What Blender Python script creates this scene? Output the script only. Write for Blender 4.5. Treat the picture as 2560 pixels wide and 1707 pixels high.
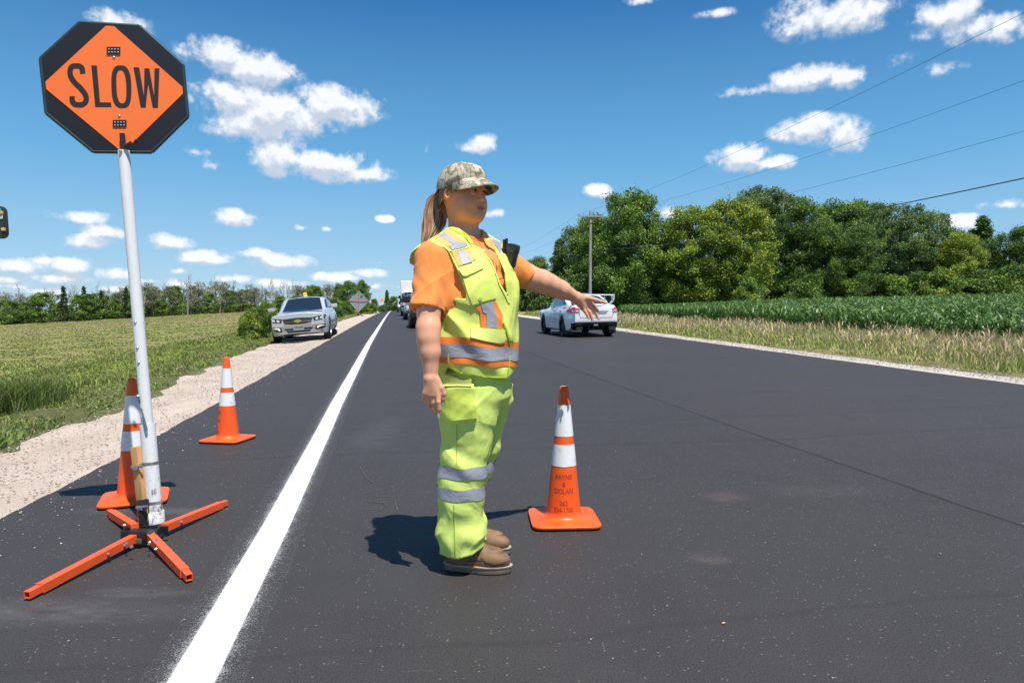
import bpy, bmesh, math, random
import numpy as np
from mathutils import Vector, Matrix
from mathutils.bvhtree import BVHTree
for o in list(bpy.data.objects): bpy.data.objects.remove(o)
S = bpy.context.scene; COL = S.collection; R = math.radians
random.seed(7); RNG = np.random.default_rng(11)

# ---------------------------------------------------------------- camera
CAMZ = 1.10; FPX = 1706.7; PITCH = math.atan(78.5/FPX)
cam = bpy.data.objects.new('camera', bpy.data.cameras.new('camera')); COL.objects.link(cam)
cam.location = (0, 0, CAMZ); cam.rotation_euler = (R(90)-PITCH, 0, 0)
cam.data.lens = 24.0; cam.data.sensor_width = 36.0; cam.data.clip_end = 4000; cam.data.clip_start = 0.05
S.camera = cam
def ray(px, py):
    u = (px-1280)/FPX; v = (853.5-py)/FPX
    return np.array([u, math.cos(PITCH)+v*math.sin(PITCH), -math.sin(PITCH)+v*math.cos(PITCH)])
def P(px, py, Y):
    d = ray(px, py); return Vector((d[0]*Y/d[1], Y, CAMZ+d[2]*Y/d[1]))
# ---------------------------------------------------------------- node helper
class NT:
    def __init__(s, tree): s.t = tree; s.n = tree.nodes; s.l = tree.links
    def node(s, typ, **kw):
        n = s.n.new(typ)
        for k, v in kw.items(): setattr(n, k, v)
        return n
    def put(s, sock, v):
        if isinstance(v, bpy.types.NodeSocket): s.l.new(v, sock)
        elif v is not None:
            if sock.type in ('RGBA',) and not isinstance(v, (int, float)) and len(v) == 3: v = (*v, 1)
            if sock.type == 'RGBA' and isinstance(v, (int, float)): v = (v, v, v, 1)
            sock.default_value = v
    def math(s, op, a, b=None, c=None, clamp=False):
        n = s.node('ShaderNodeMath', operation=op, use_clamp=clamp)
        s.put(n.inputs[0], a); s.put(n.inputs[1], b); s.put(n.inputs[2], c); return n.outputs[0]
    def vec(s, op, a, b=None, c=None):
        n = s.node('ShaderNodeVectorMath', operation=op); s.put(n.inputs[0], a); s.put(n.inputs[1], b)
        if c is not None: s.put(n.inputs[3 if op == 'SCALE' else 2], c)
        return n.outputs['Value'] if op in ('LENGTH', 'DOT_PRODUCT', 'DISTANCE') else n.outputs[0]
    def mix(s, f, a, b, blend='MIX'):
        n = s.node('ShaderNodeMix', data_type='RGBA', blend_type=blend)
        s.put(n.inputs[0], f); s.put(n.inputs[6], a); s.put(n.inputs[7], b); return n.outputs[2]
    def rng(s, x, a, b, c=0.0, d=1.0, smooth=False):
        n = s.node('ShaderNodeMapRange', interpolation_type='SMOOTHSTEP' if smooth else 'LINEAR')
        for i, v in enumerate((x, a, b, c, d)): s.put(n.inputs[i], v)
        return n.outputs[0]
    def noise(s, vec=None, scale=5, detail=3, rough=.5, out=0, dist=0):
        n = s.node('ShaderNodeTexNoise'); s.put(n.inputs['Vector'], vec)
        n.inputs['Scale'].default_value = scale; n.inputs['Detail'].default_value = detail
        n.inputs['Roughness'].default_value = rough; n.inputs['Distortion'].default_value = dist; return n.outputs[out]
    def voro(s, vec=None, scale=5, feature='F1', out='Distance', rnd=1):
        n = s.node('ShaderNodeTexVoronoi', feature=feature); s.put(n.inputs['Vector'], vec)
        n.inputs['Scale'].default_value = scale; n.inputs['Randomness'].default_value = rnd; return n.outputs[out]
    def coord(s, out='Object'): return s.node('ShaderNodeTexCoord').outputs[out]
    def xyz(s, v):
        n = s.node('ShaderNodeSeparateXYZ'); s.put(n.inputs[0], v); return n.outputs
    def comb(s, x, y, z):
        n = s.node('ShaderNodeCombineXYZ'); s.put(n.inputs[0], x); s.put(n.inputs[1], y); s.put(n.inputs[2], z); return n.outputs[0]
    def attr(s, name, out='Color'): return s.node('ShaderNodeAttribute', attribute_name=name).outputs[out]
    def bump(s, h, strength=.3, dist=.01, normal=None):
        n = s.node('ShaderNodeBump'); s.put(n.inputs['Height'], h); n.inputs['Strength'].default_value = strength
        n.inputs['Distance'].default_value = dist; s.put(n.inputs['Normal'], normal); return n.outputs[0]
    def ramp(s, f, stops):
        n = s.node('ShaderNodeValToRGB'); s.put(n.inputs[0], f); e = n.color_ramp.elements
        while len(e) < len(stops): e.new(.5)
        for i, (p, c) in enumerate(stops): e[i].position = p; e[i].color = (*c, 1)
        return n.outputs[0]
MATS = {}
def mat(name, color=(.5, .5, .5), rough=.5, metal=0.0, spec=.5, coat=0.0, emit=None, trans=0.0, fn=None, sheen=0.0, sss=0.0):
    if name in MATS: return MATS[name]
    m = bpy.data.materials.new(name); m.use_nodes = True; t = NT(m.node_tree)
    b = t.n['Principled BSDF']; out = t.n['Material Output']
    t.put(b.inputs['Base Color'], color); b.inputs['Roughness'].default_value = rough; b.inputs['Metallic'].default_value = metal
    b.inputs['Specular IOR Level'].default_value = spec; b.inputs['Coat Weight'].default_value = coat; b.inputs['Coat Roughness'].default_value = .06
    b.inputs['Sheen Weight'].default_value = sheen
    if sss:
        b.inputs['Subsurface Weight'].default_value = sss; b.inputs['Subsurface Radius'].default_value = (.012, .005, .003); b.inputs['Subsurface Scale'].default_value = 1
    if emit: t.put(b.inputs['Emission Color'], emit[0]); b.inputs['Emission Strength'].default_value = emit[1]
    t.b = b; t.out = out
    if fn: fn(t)
    if trans:
        tr = t.node('ShaderNodeBsdfTranslucent'); mx = t.node('ShaderNodeMixShader'); mx.inputs[0].default_value = trans
        src = b.inputs['Base Color'].links[0].from_socket if b.inputs['Base Color'].links else None
        if src: t.l.new(src, tr.inputs[0])
        else: tr.inputs[0].default_value = b.inputs['Base Color'].default_value
        t.l.new(b.outputs[0], mx.inputs[1]); t.l.new(tr.outputs[0], mx.inputs[2]); t.l.new(mx.outputs[0], out.inputs[0])
    MATS[name] = m; return m
# ---------------------------------------------------------------- world: sky with clouds, and the sun
SUN = Vector((.23, -.36, 1.0)).normalized()
w = bpy.data.worlds.new('World'); S.world = w; w.use_nodes = True
t = NT(w.node_tree); bg = t.n['Background']
sky = t.node('ShaderNodeTexSky', sky_type='NISHITA', sun_disc=False)
sky.sun_elevation = math.asin(SUN.z); sky.sun_rotation = math.atan2(SUN.x, SUN.y)
sky.air_density = 1.0; sky.dust_density = .25; sky.ozone_density = 2.2; sky.altitude = 100
d = t.xyz(t.coord('Generated'))
az = t.math('ARCTAN2', d[0], d[1]); el = t.math('ARCSINE', d[2])
CL = [(500,125,90,42,1),(590,160,105,48,1),(540,225,115,50,1),(640,262,140,66,1.1),(765,242,125,48,1),(560,288,95,42,1),(700,290,90,34,.8),
 (655,362,85,44,1.1),(745,378,120,40,1.1),(830,400,78,22,.9),(270,52,80,34,.6),(480,380,26,18,.6),(455,350,45,12,.35),(1112,330,38,25,1),(1075,338,34,22,.5),
 (980,342,13,14,.4),(1370,440,38,18,1),(1540,490,52,20,1),(1730,207,105,16,.6),(1860,178,95,34,1),(1935,175,60,32,1),(1860,294,100,34,1.05),(1935,312,72,42,1.05),
 (1698,364,74,36,1.1),(1760,376,80,20,.9),(1850,40,95,55,.8),(1960,35,110,48,1),(2170,40,110,50,.9),(2235,62,95,40,.8),(2310,60,70,44,.8),
 (1475,0,45,14,.6),(1650,30,55,12,.4),(2160,160,65,18,.35),(2050,140,50,20,.3),(2210,512,62,22,.95),(2310,470,70,13,.6),(185,498,85,17,.8),(205,556,62,20,1),
 (240,532,55,18,.9),(540,500,52,22,1),(398,556,58,24,1),(455,590,72,19,1),(635,600,88,20,1),(585,583,42,15,.9),(90,600,32,12,.9),(168,610,52,24,1),(45,612,75,20,1),
 (20,642,45,12,.9),(140,640,90,13,.8),(262,628,52,18,1),(400,650,42,13,.9),(412,622,26,9,.7),(540,640,55,12,.8),(640,650,75,11,.8),(785,637,75,14,1),(840,628,55,12,.9),
 (700,664,80,9,.7),(120,668,90,8,.7),(260,662,70,9,.7),(480,668,70,8,.6),(690,523,20,8,.7),(750,526,16,7,.7),(883,503,24,10,.9),(1135,490,26,12,.8),(1010,470,30,8,.35)]
g = bpy.data.node_groups.new('cloud_mass', 'ShaderNodeTree')
g.interface.new_socket('V', in_out='INPUT', socket_type='NodeSocketVector'); g.interface.new_socket('D', in_out='OUTPUT', socket_type='NodeSocketFloat')
q = NT(g); gi = q.node('NodeGroupInput'); go = q.node('NodeGroupOutput'); acc = None
for (cx, cy, rx, ry, k) in CL:
    dr = ray(cx*1.0884, cy*1.0884); dr /= np.linalg.norm(dr)
    a0 = math.atan2(dr[0], dr[1]); e0 = math.asin(dr[2])
    d2 = ray((cx+rx)*1.0884, cy*1.0884); d3 = ray(cx*1.0884, (cy-ry)*1.0884)
    ra = max(abs(math.atan2(d2[0], d2[1])-a0), .004)*1.22; re = max(abs(math.asin(d3[2]/np.linalg.norm(d3))-e0), .003)*1.25
    v = q.vec('SUBTRACT', gi.outputs[0], (a0, e0, 0)); v = q.vec('MULTIPLY', v, (1/ra, 1/re, 0))
    r_ = q.vec('LENGTH', v); m_ = q.math('MULTIPLY_ADD', r_, -k, k)
    acc = m_ if acc is None else q.math('SMOOTH_MAX', acc, m_, .12)
nz = q.noise(gi.outputs[0], 25, 6, .58); nz2 = q.noise(gi.outputs[0], 85, 4, .6)
nn = q.math('ADD', q.math('MULTIPLY', q.math('SUBTRACT', nz, .5), 1.9), q.math('MULTIPLY', q.math('SUBTRACT', nz2, .5), .7))
e_ = q.xyz(gi.outputs[0])[1]
band = q.math('MULTIPLY', q.rng(e_, .0, .03, 0, 1, True), q.rng(e_, .10, .05, 0, 1, True))
bx_ = q.noise(q.vec('MULTIPLY', gi.outputs[0], (5, 22, 1)), 2.2, 5, .6)
bnd = q.math('MULTIPLY', band, q.rng(bx_, .53, .72, 0, .55)); acc = q.math('SMOOTH_MAX', acc, bnd, .1)
D = q.math('ADD', acc, q.math('MULTIPLY', nn, q.rng(acc, -.06, .22, 0, 1)))
q.put(go.inputs[0], D)
ce = t.comb(az, el, 0)
g1 = t.node('ShaderNodeGroup', node_tree=g); t.put(g1.inputs[0], ce); D1 = g1.outputs[0]
g2 = t.node('ShaderNodeGroup', node_tree=g); t.put(g2.inputs[0], t.comb(az, t.math('ADD', el, .013), 0)); D2 = g2.outputs[0]
alpha = t.rng(D1, .07, .70, 0, .97, True)
lit = t.rng(t.math('SUBTRACT', D1, D2), -.26, .34, 0, 1, True)
thick = t.rng(D1, .1, .9, 1, 0)
lit2 = t.math('MULTIPLY_ADD', lit, .82, t.math('MULTIPLY', thick, .15), clamp=True)
ccol = t.mix(lit2, (4.1, 4.7, 5.6), (7.6, 7.7, 7.9))
hs = t.node('ShaderNodeHueSaturation'); hs.inputs['Saturation'].default_value = 1.12; hs.inputs['Value'].default_value = 1.0; t.put(hs.inputs['Color'], sky.outputs[0])
grad = t.ramp(t.math('MULTIPLY', el, .6366), [(.0, (.33, .48, .60)), (.045, (.235, .43, .61)), (.13, (.10, .31, .545)), (.27, (.019, .125, .335)), (.6, (.014, .09, .26))])
skyc = t.mix(.88, hs.outputs[0], t.mix(1.0, grad, (10, 10, 10), 'MULTIPLY'))
t.put(bg.inputs[0], t.mix(alpha, skyc, ccol)); bg.inputs[1].default_value = .10
w.cycles.sampling_method = 'MANUAL'; w.cycles.sample_map_resolution = 512
sl = bpy.data.lights.new('sun', 'SUN'); sl.energy = 4.6; sl.angle = R(.5); sl.color = (1, .955, .89)
so = bpy.data.objects.new('sun', sl); COL.objects.link(so); so.rotation_euler = (-SUN).to_track_quat('-Z', 'Y').to_euler(); so.location = (3, -5, 20)
S.view_settings.view_transform = 'Standard'; S.view_settings.look = 'None'; S.view_settings.exposure = 0.48; S.view_settings.gamma = 1
S.cycles.max_bounces = 6; S.cycles.diffuse_bounces = 3; S.cycles.glossy_bounces = 3; S.cycles.transmission_bounces = 3; S.cycles.transparent_max_bounces = 8
S.cycles.use_denoising = True

# ---------------------------------------------------------------- mesh helpers
def tag(o, label=None, cat=None, group=None, kind=None):
    if label: o['label'] = label
    if cat: o['category'] = cat
    if group: o['group'] = group
    if kind: o['kind'] = kind
    return o
def empty(name, loc=(0, 0, 0), rz=0.0, label=None, cat=None, group=None):
    o = bpy.data.objects.new(name, None); COL.objects.link(o); o.location = loc; o.rotation_euler = (0, 0, rz); o.empty_display_size = .1
    return tag(o, label, cat, group)
def link(name, me, m=None, parent=None, smooth=True):
    o = bpy.data.objects.new(name, me); COL.objects.link(o)
    if m is not None:
        for x in (m if isinstance(m, (list, tuple)) else [m]): me.materials.append(x)
    if smooth is True: me.shade_smooth()
    elif smooth: me.shade_smooth(); me.set_sharp_from_angle(angle=R(smooth))
    if parent is not None: o.parent = parent
    return o
def mesh_np(name, V, F=None, tris=None, quads=None):
    me = bpy.data.meshes.new(name); V = np.asarray(V, np.float32)
    if F is not None: me.from_pydata([tuple(map(float, v)) for v in V], [], [tuple(map(int, f)) for f in F]); me.update(); return me
    nt = 0 if tris is None else len(tris); nq = 0 if quads is None else len(quads)
    me.vertices.add(len(V)); me.vertices.foreach_set('co', V.ravel())
    idx = []; 
    if nt: idx.append(np.asarray(tris, np.int32).ravel())
    if nq: idx.append(np.asarray(quads, np.int32).ravel())
    idx = np.concatenate(idx); me.loops.add(len(idx)); me.loops.foreach_set('vertex_index', idx)
    tot = np.concatenate([np.full(nt, 3, np.int32), np.full(nq, 4, np.int32)]); st = np.concatenate([[0], np.cumsum(tot)[:-1]]).astype(np.int32)
    me.polygons.add(nt+nq); me.polygons.foreach_set('loop_start', st); me.polygons.foreach_set('loop_total', tot)
    me.update(calc_edges=True); me.validate(); return me
def set_col(me, C, name='Col'):
    a = me.color_attributes.new(name, 'FLOAT_COLOR', 'POINT'); C = np.asarray(C, np.float32)
    if C.shape[1] == 3: C = np.c_[C, np.ones(len(C), np.float32)]
    a.data.foreach_set('color', C.ravel())
class MB:
    def __init__(s): s.v = []; s.f = []; s.mi = []; s.m = 0
    def add(s, V, F):
        k = len(s.v); s.v += [tuple(v) for v in V]; s.f += [tuple(i+k for i in f) for f in F]; s.mi += [s.m]*len(F); return s
    def box(s, c, sz, M=None, bev=0):
        bm = bmesh.new(); bmesh.ops.create_cube(bm, size=1)
        for v in bm.verts: v.co = Vector((v.co.x*sz[0], v.co.y*sz[1], v.co.z*sz[2]))
        if bev: bmesh.ops.bevel(bm, geom=bm.edges[:], offset=bev, segments=2, affect='EDGES', profile=.7)
        return s.bm(bm, Matrix.Translation(Vector(c)) @ (M or Matrix()))
    def bm(s, bm, M=None):
        M = M or Matrix(); bm.verts.index_update()
        s.add([M @ v.co for v in bm.verts], [[v.index for v in f.verts] for f in bm.faces]); bm.free(); return s
    def tube(s, pts, rad, n=12, cap=True, ref=None):
        pts = [Vector(p) for p in pts]; m = len(pts); rad = rad if isinstance(rad, (list, tuple)) else [rad]*m
        V = []; F = []; up = Vector(ref or (0, 0, 1)); prev = None
        for i, p in enumerate(pts):
            d = (pts[min(i+1, m-1)]-pts[max(i-1, 0)]).normalized()
            if prev is None: a = up.cross(d) if abs(up.dot(d)) < .98 else Vector((1, 0, 0)).cross(d)
            else: a = prev - d*prev.dot(d)
            a.normalize(); prev = a; b = d.cross(a)
            for j in range(n):
                th = 2*math.pi*j/n; V.append(p+(a*math.cos(th)+b*math.sin(th))*rad[i])
        for i in range(m-1):
            for j in range(n): F.append((i*n+j, i*n+(j+1) % n, (i+1)*n+(j+1) % n, (i+1)*n+j))
        if cap: F.append(tuple(range(n-1, -1, -1))); F.append(tuple((m-1)*n+j for j in range(n)))
        return s.add(V, F)
    def lathe(s, prof, n=32, M=None, cap=False):
        V = []; F = []; M = M or Matrix(); m = len(prof)
        for (r_, z) in prof:
            for j in range(n): th = 2*math.pi*j/n; V.append(M @ Vector((r_*math.cos(th), r_*math.sin(th), z)))
        for i in range(m-1):
            for j in range(n): F.append((i*n+j, i*n+(j+1) % n, (i+1)*n+(j+1) % n, (i+1)*n+j))
        if cap: F.append(tuple(range(n-1, -1, -1))); F.append(tuple((m-1)*n+j for j in range(n)))
        return s.add(V, F)
    def prism(s, poly, thick, M=None):
        """poly: 2D points (x,z); extruded along y from 0 to thick"""
        n = len(poly); M = M or Matrix(); V = [M @ Vector((x, 0, z)) for x, z in poly]+[M @ Vector((x, thick, z)) for x, z in poly]
        F = [tuple(range(n)), tuple(range(2*n-1, n-1, -1))]+[(i, i+n, (i+1) % n+n, (i+1) % n) for i in range(n)]
        return s.add(V, F)
    def grid(s, pts):
        """pts: rows of points"""
        r_ = len(pts); c = len(pts[0]); V = [p for row in pts for p in row]
        return s.add(V, [(i*c+j, i*c+j+1, (i+1)*c+j+1, (i+1)*c+j) for i in range(r_-1) for j in range(c-1)])
    def build(s, name, m=None, parent=None, smooth=35):
        me = bpy.data.meshes.new(name); me.from_pydata([tuple(v) for v in s.v], [], s.f); me.update()
        o = link(name, me, m, parent, smooth)
        if any(s.mi): me.polygons.foreach_set('material_index', s.mi)
        b = bmesh.new(); b.from_mesh(me); bmesh.ops.recalc_face_normals(b, faces=b.faces); b.to_mesh(me); b.free()
        return o
def rot_to(d, up=(0, 0, 1)):
    """matrix whose local z points along d"""
    return Vector(d).to_track_quat('Z', 'Y').to_matrix().to_4x4()
def copy_tree(o, parent=None):
    c = o.copy(); COL.objects.link(c); c.parent = parent
    for ch in o.children: copy_tree(ch, c)
    return c
# ---------------------------------------------------------------- ground shape
RD = np.array([-.1703, .9854]); RN = np.array([.9854, .1703])
def sstep(x, a, b): q_ = np.clip((x-a)/(b-a), 0, 1); return q_*q_*(3-2*q_)
def G(x, y):
    x = np.asarray(x, float); y = np.asarray(y, float)
    s = x*RN[0]+y*RN[1]; tt = x*RD[0]+y*RD[1]; dist = np.hypot(x, y)
    L = 1.0*(1-np.exp(-np.maximum(tt-6, 0)**1.15/150)) 
    z = L + .017*np.maximum(s-2, 0)*(1-np.exp(-np.maximum(s-2, 0)/3))
    # left shoulder falls, then field
    sl_ = np.minimum(s+2.0, 0); z = z+np.maximum(sl_, -2.5)*.072+np.maximum(np.minimum(sl_+2.5, 0), -3)*.14
    yy = np.maximum(y, 1); u = np.clip(x/yy, -1.2, 1.2); back = y < 5
    farL = np.interp(u, [-1.2, -.75, -.39, -.30, -.2], [-4.5, -3.6, .55, 1.0, 1.2])
    wl = sstep(dist, 14, 240)*sstep(-s, 6, 12); wl = np.where(back, 0, wl)
    z = z*(1-wl)+farL*wl
    farR = np.interp(u, [.05, .14, .20, .29, .39, .75, 1.2], [.9, .75, .75, .90, 1.15, 1.45, 1.6])
    wr = sstep(dist, 14, 62)*sstep(s, 9.5, 15); wr = np.where(back, 0, wr)
    z = z*(1-wr)+farR*wr
    return z
def hit(px, py, y0=1.5, y1=900):
    d = ray(px, py); ys = np.geomspace(y0, y1, 4000); x = d[0]/d[1]*ys; z = CAMZ+d[2]/d[1]*ys
    below = np.nonzero(z < G(x, ys))[0]
    i = below[0] if len(below) else len(ys)-1
    return float(x[i]), float(ys[i])
def st(px, py): x, y = hit(px, py); return x*RN[0]+y*RN[1], x*RD[0]+y*RD[1]
def xy(s, tt): return s*RN[0]+tt*RD[0], s*RN[1]+tt*RD[1]
def st_of(x, y): return x*RN[0]+y*RN[1], x*RD[0]+y*RD[1]
# ---------------------------------------------------------------- materials of the ground
def m_asphalt(t):
    c = t.coord(); b1 = t.noise(c, .35, 4, .6); b2 = t.noise(c, 3.0, 4, .6); fine = t.noise(c, 160, 2, .6)
    base = t.mix(t.rng(b1, .3, .7), (.026, .0235, .0225), (.036, .033, .032))
    base = t.mix(t.rng(b2, .35, .75, 0, .35), base, (.052, .050, .053))
    base = t.mix(t.rng(fine, .35, .7), base, (.060, .054, .051)) 
    v = t.voro(c, 70); vc = t.voro(c, 70, out='Color'); rs = t.xyz(vc)[0]
    sp = t.math('MULTIPLY', t.rng(v, .32, .20), t.math('GREATER_THAN', rs, .91))
    base = t.mix(t.math('MULTIPLY', sp, .8), base, (.16, .15, .14))
    v2 = t.voro(c, 26); rs2 = t.xyz(t.voro(c, 26, out='Color'))[1]
    sp2 = t.math('MULTIPLY', t.rng(v2, .10, .06), t.math('GREATER_THAN', rs2, .97)); base = t.mix(sp2, base, (.40, .38, .35))
    # faint dusty scuffs
    sc = t.noise(t.vec('MULTIPLY', c, (1.2, 7, 1)), 1.1, 6, .7); base = t.mix(t.rng(sc, .66, .80, 0, .35), base, (.14, .135, .13))
    # rolled seams across and along the mat
    o = t.xyz(c); s_ = t.math('ADD', t.math('MULTIPLY', o[0], .9854), t.math('MULTIPLY', o[1], .1703))
    wob = t.math('MULTIPLY', t.math('SUBTRACT', t.noise(c, 2.5, 3), .5), .05)
    j = t.math('ABSOLUTE', t.math('SUBTRACT', t.math('ADD', s_, wob), 3.13)); jm = t.rng(j, .004, .020, 1, 0)
    base = t.mix(t.math('MULTIPLY', jm, .75), base, (.012, .011, .011))
    tt_ = t.math('ADD', t.math('MULTIPLY', o[0], -.1703), t.math('MULTIPLY', o[1], .9854)); wb2 = t.math('MULTIPLY', t.math('SUBTRACT', t.noise(c, .7, 3), .5), .35)
    for t0, k_ in ((5.3, .3), (6.4, .22), (8.1, .28), (11.5, .3), (2.2, .15)):
        jj = t.math('ABSOLUTE', t.math('SUBTRACT', t.math('ADD', tt_, wb2), t0)); base = t.mix(t.math('MULTIPLY', t.rng(jj, .006, .03, 1, 0), k_), base, (.014, .012, .012))
    for (ax_, ay_, rx_, ry_, cc_, k_) in (((1.25, 3.98, .20, .16, (.14, .09, .08), .6), (.88, 2.98, .13, .10, (.13, .10, .09), .6), (-1.75, 2.45, .75, .16, (.15, .145, .14), .5), (-1.45, 2.62, .28, .07, (.15, .145, .14), .5), (-2.0, 3.7, .5, .10, (.15, .145, .14), .6), (1.9, 4.1, .5, .22, (.09, .086, .085), .4), (2.6, 2.9, .6, .2, (.09, .085, .085), .6), (-1.2, 6.0, .3, 1.2, (.09, .085, .08), .5))):
        dd_ = t.vec('LENGTH', t.vec('MULTIPLY', t.vec('SUBTRACT', c, (ax_, ay_, 0)), (1/rx_, 1/ry_, 0))); nn_ = t.noise(t.vec('MULTIPLY', c, (1, 2.5, 1)), 6, 5, .7)
        base = t.mix(t.math('MULTIPLY', t.math('MULTIPLY', t.rng(dd_, 1, .2, 0, 1, True), t.rng(nn_, .32, .72)), k_), base, cc_)
    far_ = t.math('GREATER_THAN', s_, 3.13); base = t.mix(t.math('MULTIPLY', far_, .5), base, t.mix(1, base, (1.18, 1.15, 1.2), 'MULTIPLY'))
    t.put(t.b.inputs['Base Color'], base); t.put(t.b.inputs['Roughness'], t.rng(fine, .3, .7, .52, .74))
    hgt = t.math('ADD', t.math('MULTIPLY', fine, 1.0), t.math('MULTIPLY', t.math('ADD', t.rng(j, 0, .02, -2, 0), t.rng(v, 0, .5, .5, 0)), 1))
    t.put(t.b.inputs['Normal'], t.bump(hgt, .55, .004)); t.b.inputs['Specular IOR Level'].default_value = .30
M_ASPH = mat('asphalt', fn=m_asphalt)
def m_gravel(dark, light):
    def f(t):
        c = t.coord(); a = t.noise(c, 1.4, 5, .6); b = t.noise(c, 30, 4, .65); v = t.voro(c, 75); vc = t.xyz(t.voro(c, 75, out='Color'))[0]
        base = t.mix(t.rng(a, .35, .7), dark, light); base = t.mix(t.rng(vc, 0, 1, 0, .6), base, t.mix(1, base, (1.35, 1.3, 1.25), 'MULTIPLY'))
        base = t.mix(t.math('MULTIPLY', t.rng(v, .40, .60), .2), base, (.24, .2, .17)); base = t.mix(t.rng(b, .62, .75, 0, .3), base, (.2, .17, .14))
        t.put(t.b.inputs['Base Color'], base)
        t.put(t.b.inputs['Normal'], t.bump(t.math('ADD', t.math('MULTIPLY', v, -1), t.math('MULTIPLY', b, 1.5)), .8, .012))
    return f
M_GRAV_L = mat('gravel_tan', rough=.95, spec=.2, fn=m_gravel((.46, .375, .305), (.57, .48, .40)))
M_GRAV_R = mat('gravel_grey', rough=.95, spec=.2, fn=m_gravel((.46, .42, .38), (.58, .54, .49)))
def m_soil(t):
    c = t.coord(); col = t.attr('Col'); n = t.noise(c, 2.2, 6, .65); n2 = t.noise(c, 28, 4, .7)
    base = t.mix(1, col, t.mix(t.rng(n, .3, .7), (.7, .72, .65), (1.2, 1.2, 1.1)), 'MULTIPLY'); base = t.mix(1, base, t.mix(t.rng(n2, .3, .7), (.6, .6, .6), (1.4, 1.35, 1.3)), 'MULTIPLY')
    t.put(t.b.inputs['Base Color'], base); t.put(t.b.inputs['Normal'], t.bump(n2, .9, .06))
M_SOIL = mat('soil', rough=1, spec=.1, fn=m_soil)
def m_leafy(t): t.put(t.b.inputs['Base Color'], t.attr('Col'))
M_BLADE = mat('grass_blades', rough=.6, spec=.25, fn=m_leafy, trans=.28)
M_LEAF = mat('leaves', rough=.55, spec=.35, fn=m_leafy, trans=.26)
M_CORN = mat('corn_leaves', rough=.42, spec=.5, fn=m_leafy, trans=.25)
def m_bark(t):
    c = t.coord(); n = t.noise(t.vec('MULTIPLY', c, (6, 6, 1)), 3, 5, .7)
    t.put(t.b.inputs['Base Color'], t.mix(n, (.09, .075, .06), (.22, .19, .16))); t.put(t.b.inputs['Normal'], t.bump(n, .7, .05))
M_BARK = mat('bark', rough=.95, spec=.1, fn=m_bark)
def m_grey(t):
    n = t.noise(t.vec('MULTIPLY', t.coord(), (9, 9, .8)), 3, 5, .7); t.put(t.b.inputs['Base Color'], t.mix(n, (.27, .25, .225), (.46, .44, .41)))
M_GREYW = mat('weathered_wood', rough=.9, spec=.15, fn=m_grey)

# ---------------------------------------------------------------- ground sheet
def right_edge(tt): return np.interp(tt, [-30, 8, 14, 25, 38, 55, 90, 200, 700], [8.25, 8.28, 8.42, 8.66, 9.3, 10.0, 11.0, 12, 12])
def wobble(x, seed, amp): 
    x = np.asarray(x, float); return amp*(np.sin(x*1.3+seed)*.4+np.sin(x*3.7+seed*2)*.3+np.sin(x*9.1+seed*3)*.2+np.sin(x*23.+seed)*.15)
def left_grav(tt): return np.interp(tt, [-30, 6, 10, 16, 24, 60, 700], [-3.35, -3.4, -3.35, -3.85, -3.9, -3.95, -4.0])+wobble(tt, 1.3, .11)
def right_grav(tt): return right_edge(tt)+np.interp(tt, [0, 12, 40, 90], [.80, .78, .95, 1.2])+wobble(tt, 4.1, .07)
na = 900; rr = np.concatenate([[0], np.geomspace(.6, 1400, 330)])
th = np.linspace(0, 2*np.pi, na, endpoint=False); Rg, Tg = np.meshgrid(rr[1:], th, indexing='ij')
X = (Rg*np.sin(Tg)).ravel(); Y = (Rg*np.cos(Tg)).ravel(); Z = G(X, Y); s_, t_ = st_of(X, Y)
inside = (sstep(s_, left_grav(t_)-.05, left_grav(t_)+.35))*(1-sstep(s_, right_grav(t_)-.25, right_grav(t_)+.03))
offr = (1-inside)
Z = Z-.10*inside+offr*(.03*np.sin(X*1.9+np.sin(Y*1.3))+.02*np.sin(Y*4.1+X*2.2))*np.clip(np.hypot(X, Y)/8, 0, 1)
V = np.c_[X, Y, Z]; V = np.r_[V, [[0, 0, float(G(0, 0))-.1]]]; nr = len(rr)-1
i, j = np.meshgrid(np.arange(nr-1), np.arange(na), indexing='ij'); a = i*na+j; b = i*na+(j+1) % na
quads = np.c_[a.ravel(), (a+na).ravel(), (b+na).ravel(), b.ravel()]; j0 = np.arange(na); tris = np.c_[np.full(na, nr*na), j0, (j0+1) % na]
me = mesh_np('ground', V, tris=tris, quads=quads)
sv, tv = st_of(V[:, 0], V[:, 1]); dv = np.hypot(V[:, 0], V[:, 1])
c_ver = np.array([.15, .16, .07]); c_field = np.array([.27, .265, .115]); c_dry = np.array([.30, .26, .14]); c_corn = np.array([.045, .062, .022])
C = np.tile(c_ver, (len(V), 1)); wl = sstep(-sv, 6.5, 9)[:, None]; C = C*(1-wl)+c_field*wl
wd = sstep(sv, 8.7, 9.6)[:, None]; C = C*(1-wd)+c_dry*wd; wc = (sstep(sv, 12.8, 13.6)*(dv < 70))[:, None]; C = C*(1-wc)+c_corn*wc
set_col(me, C); tag(link('ground', me, M_SOIL), kind='structure')
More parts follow.
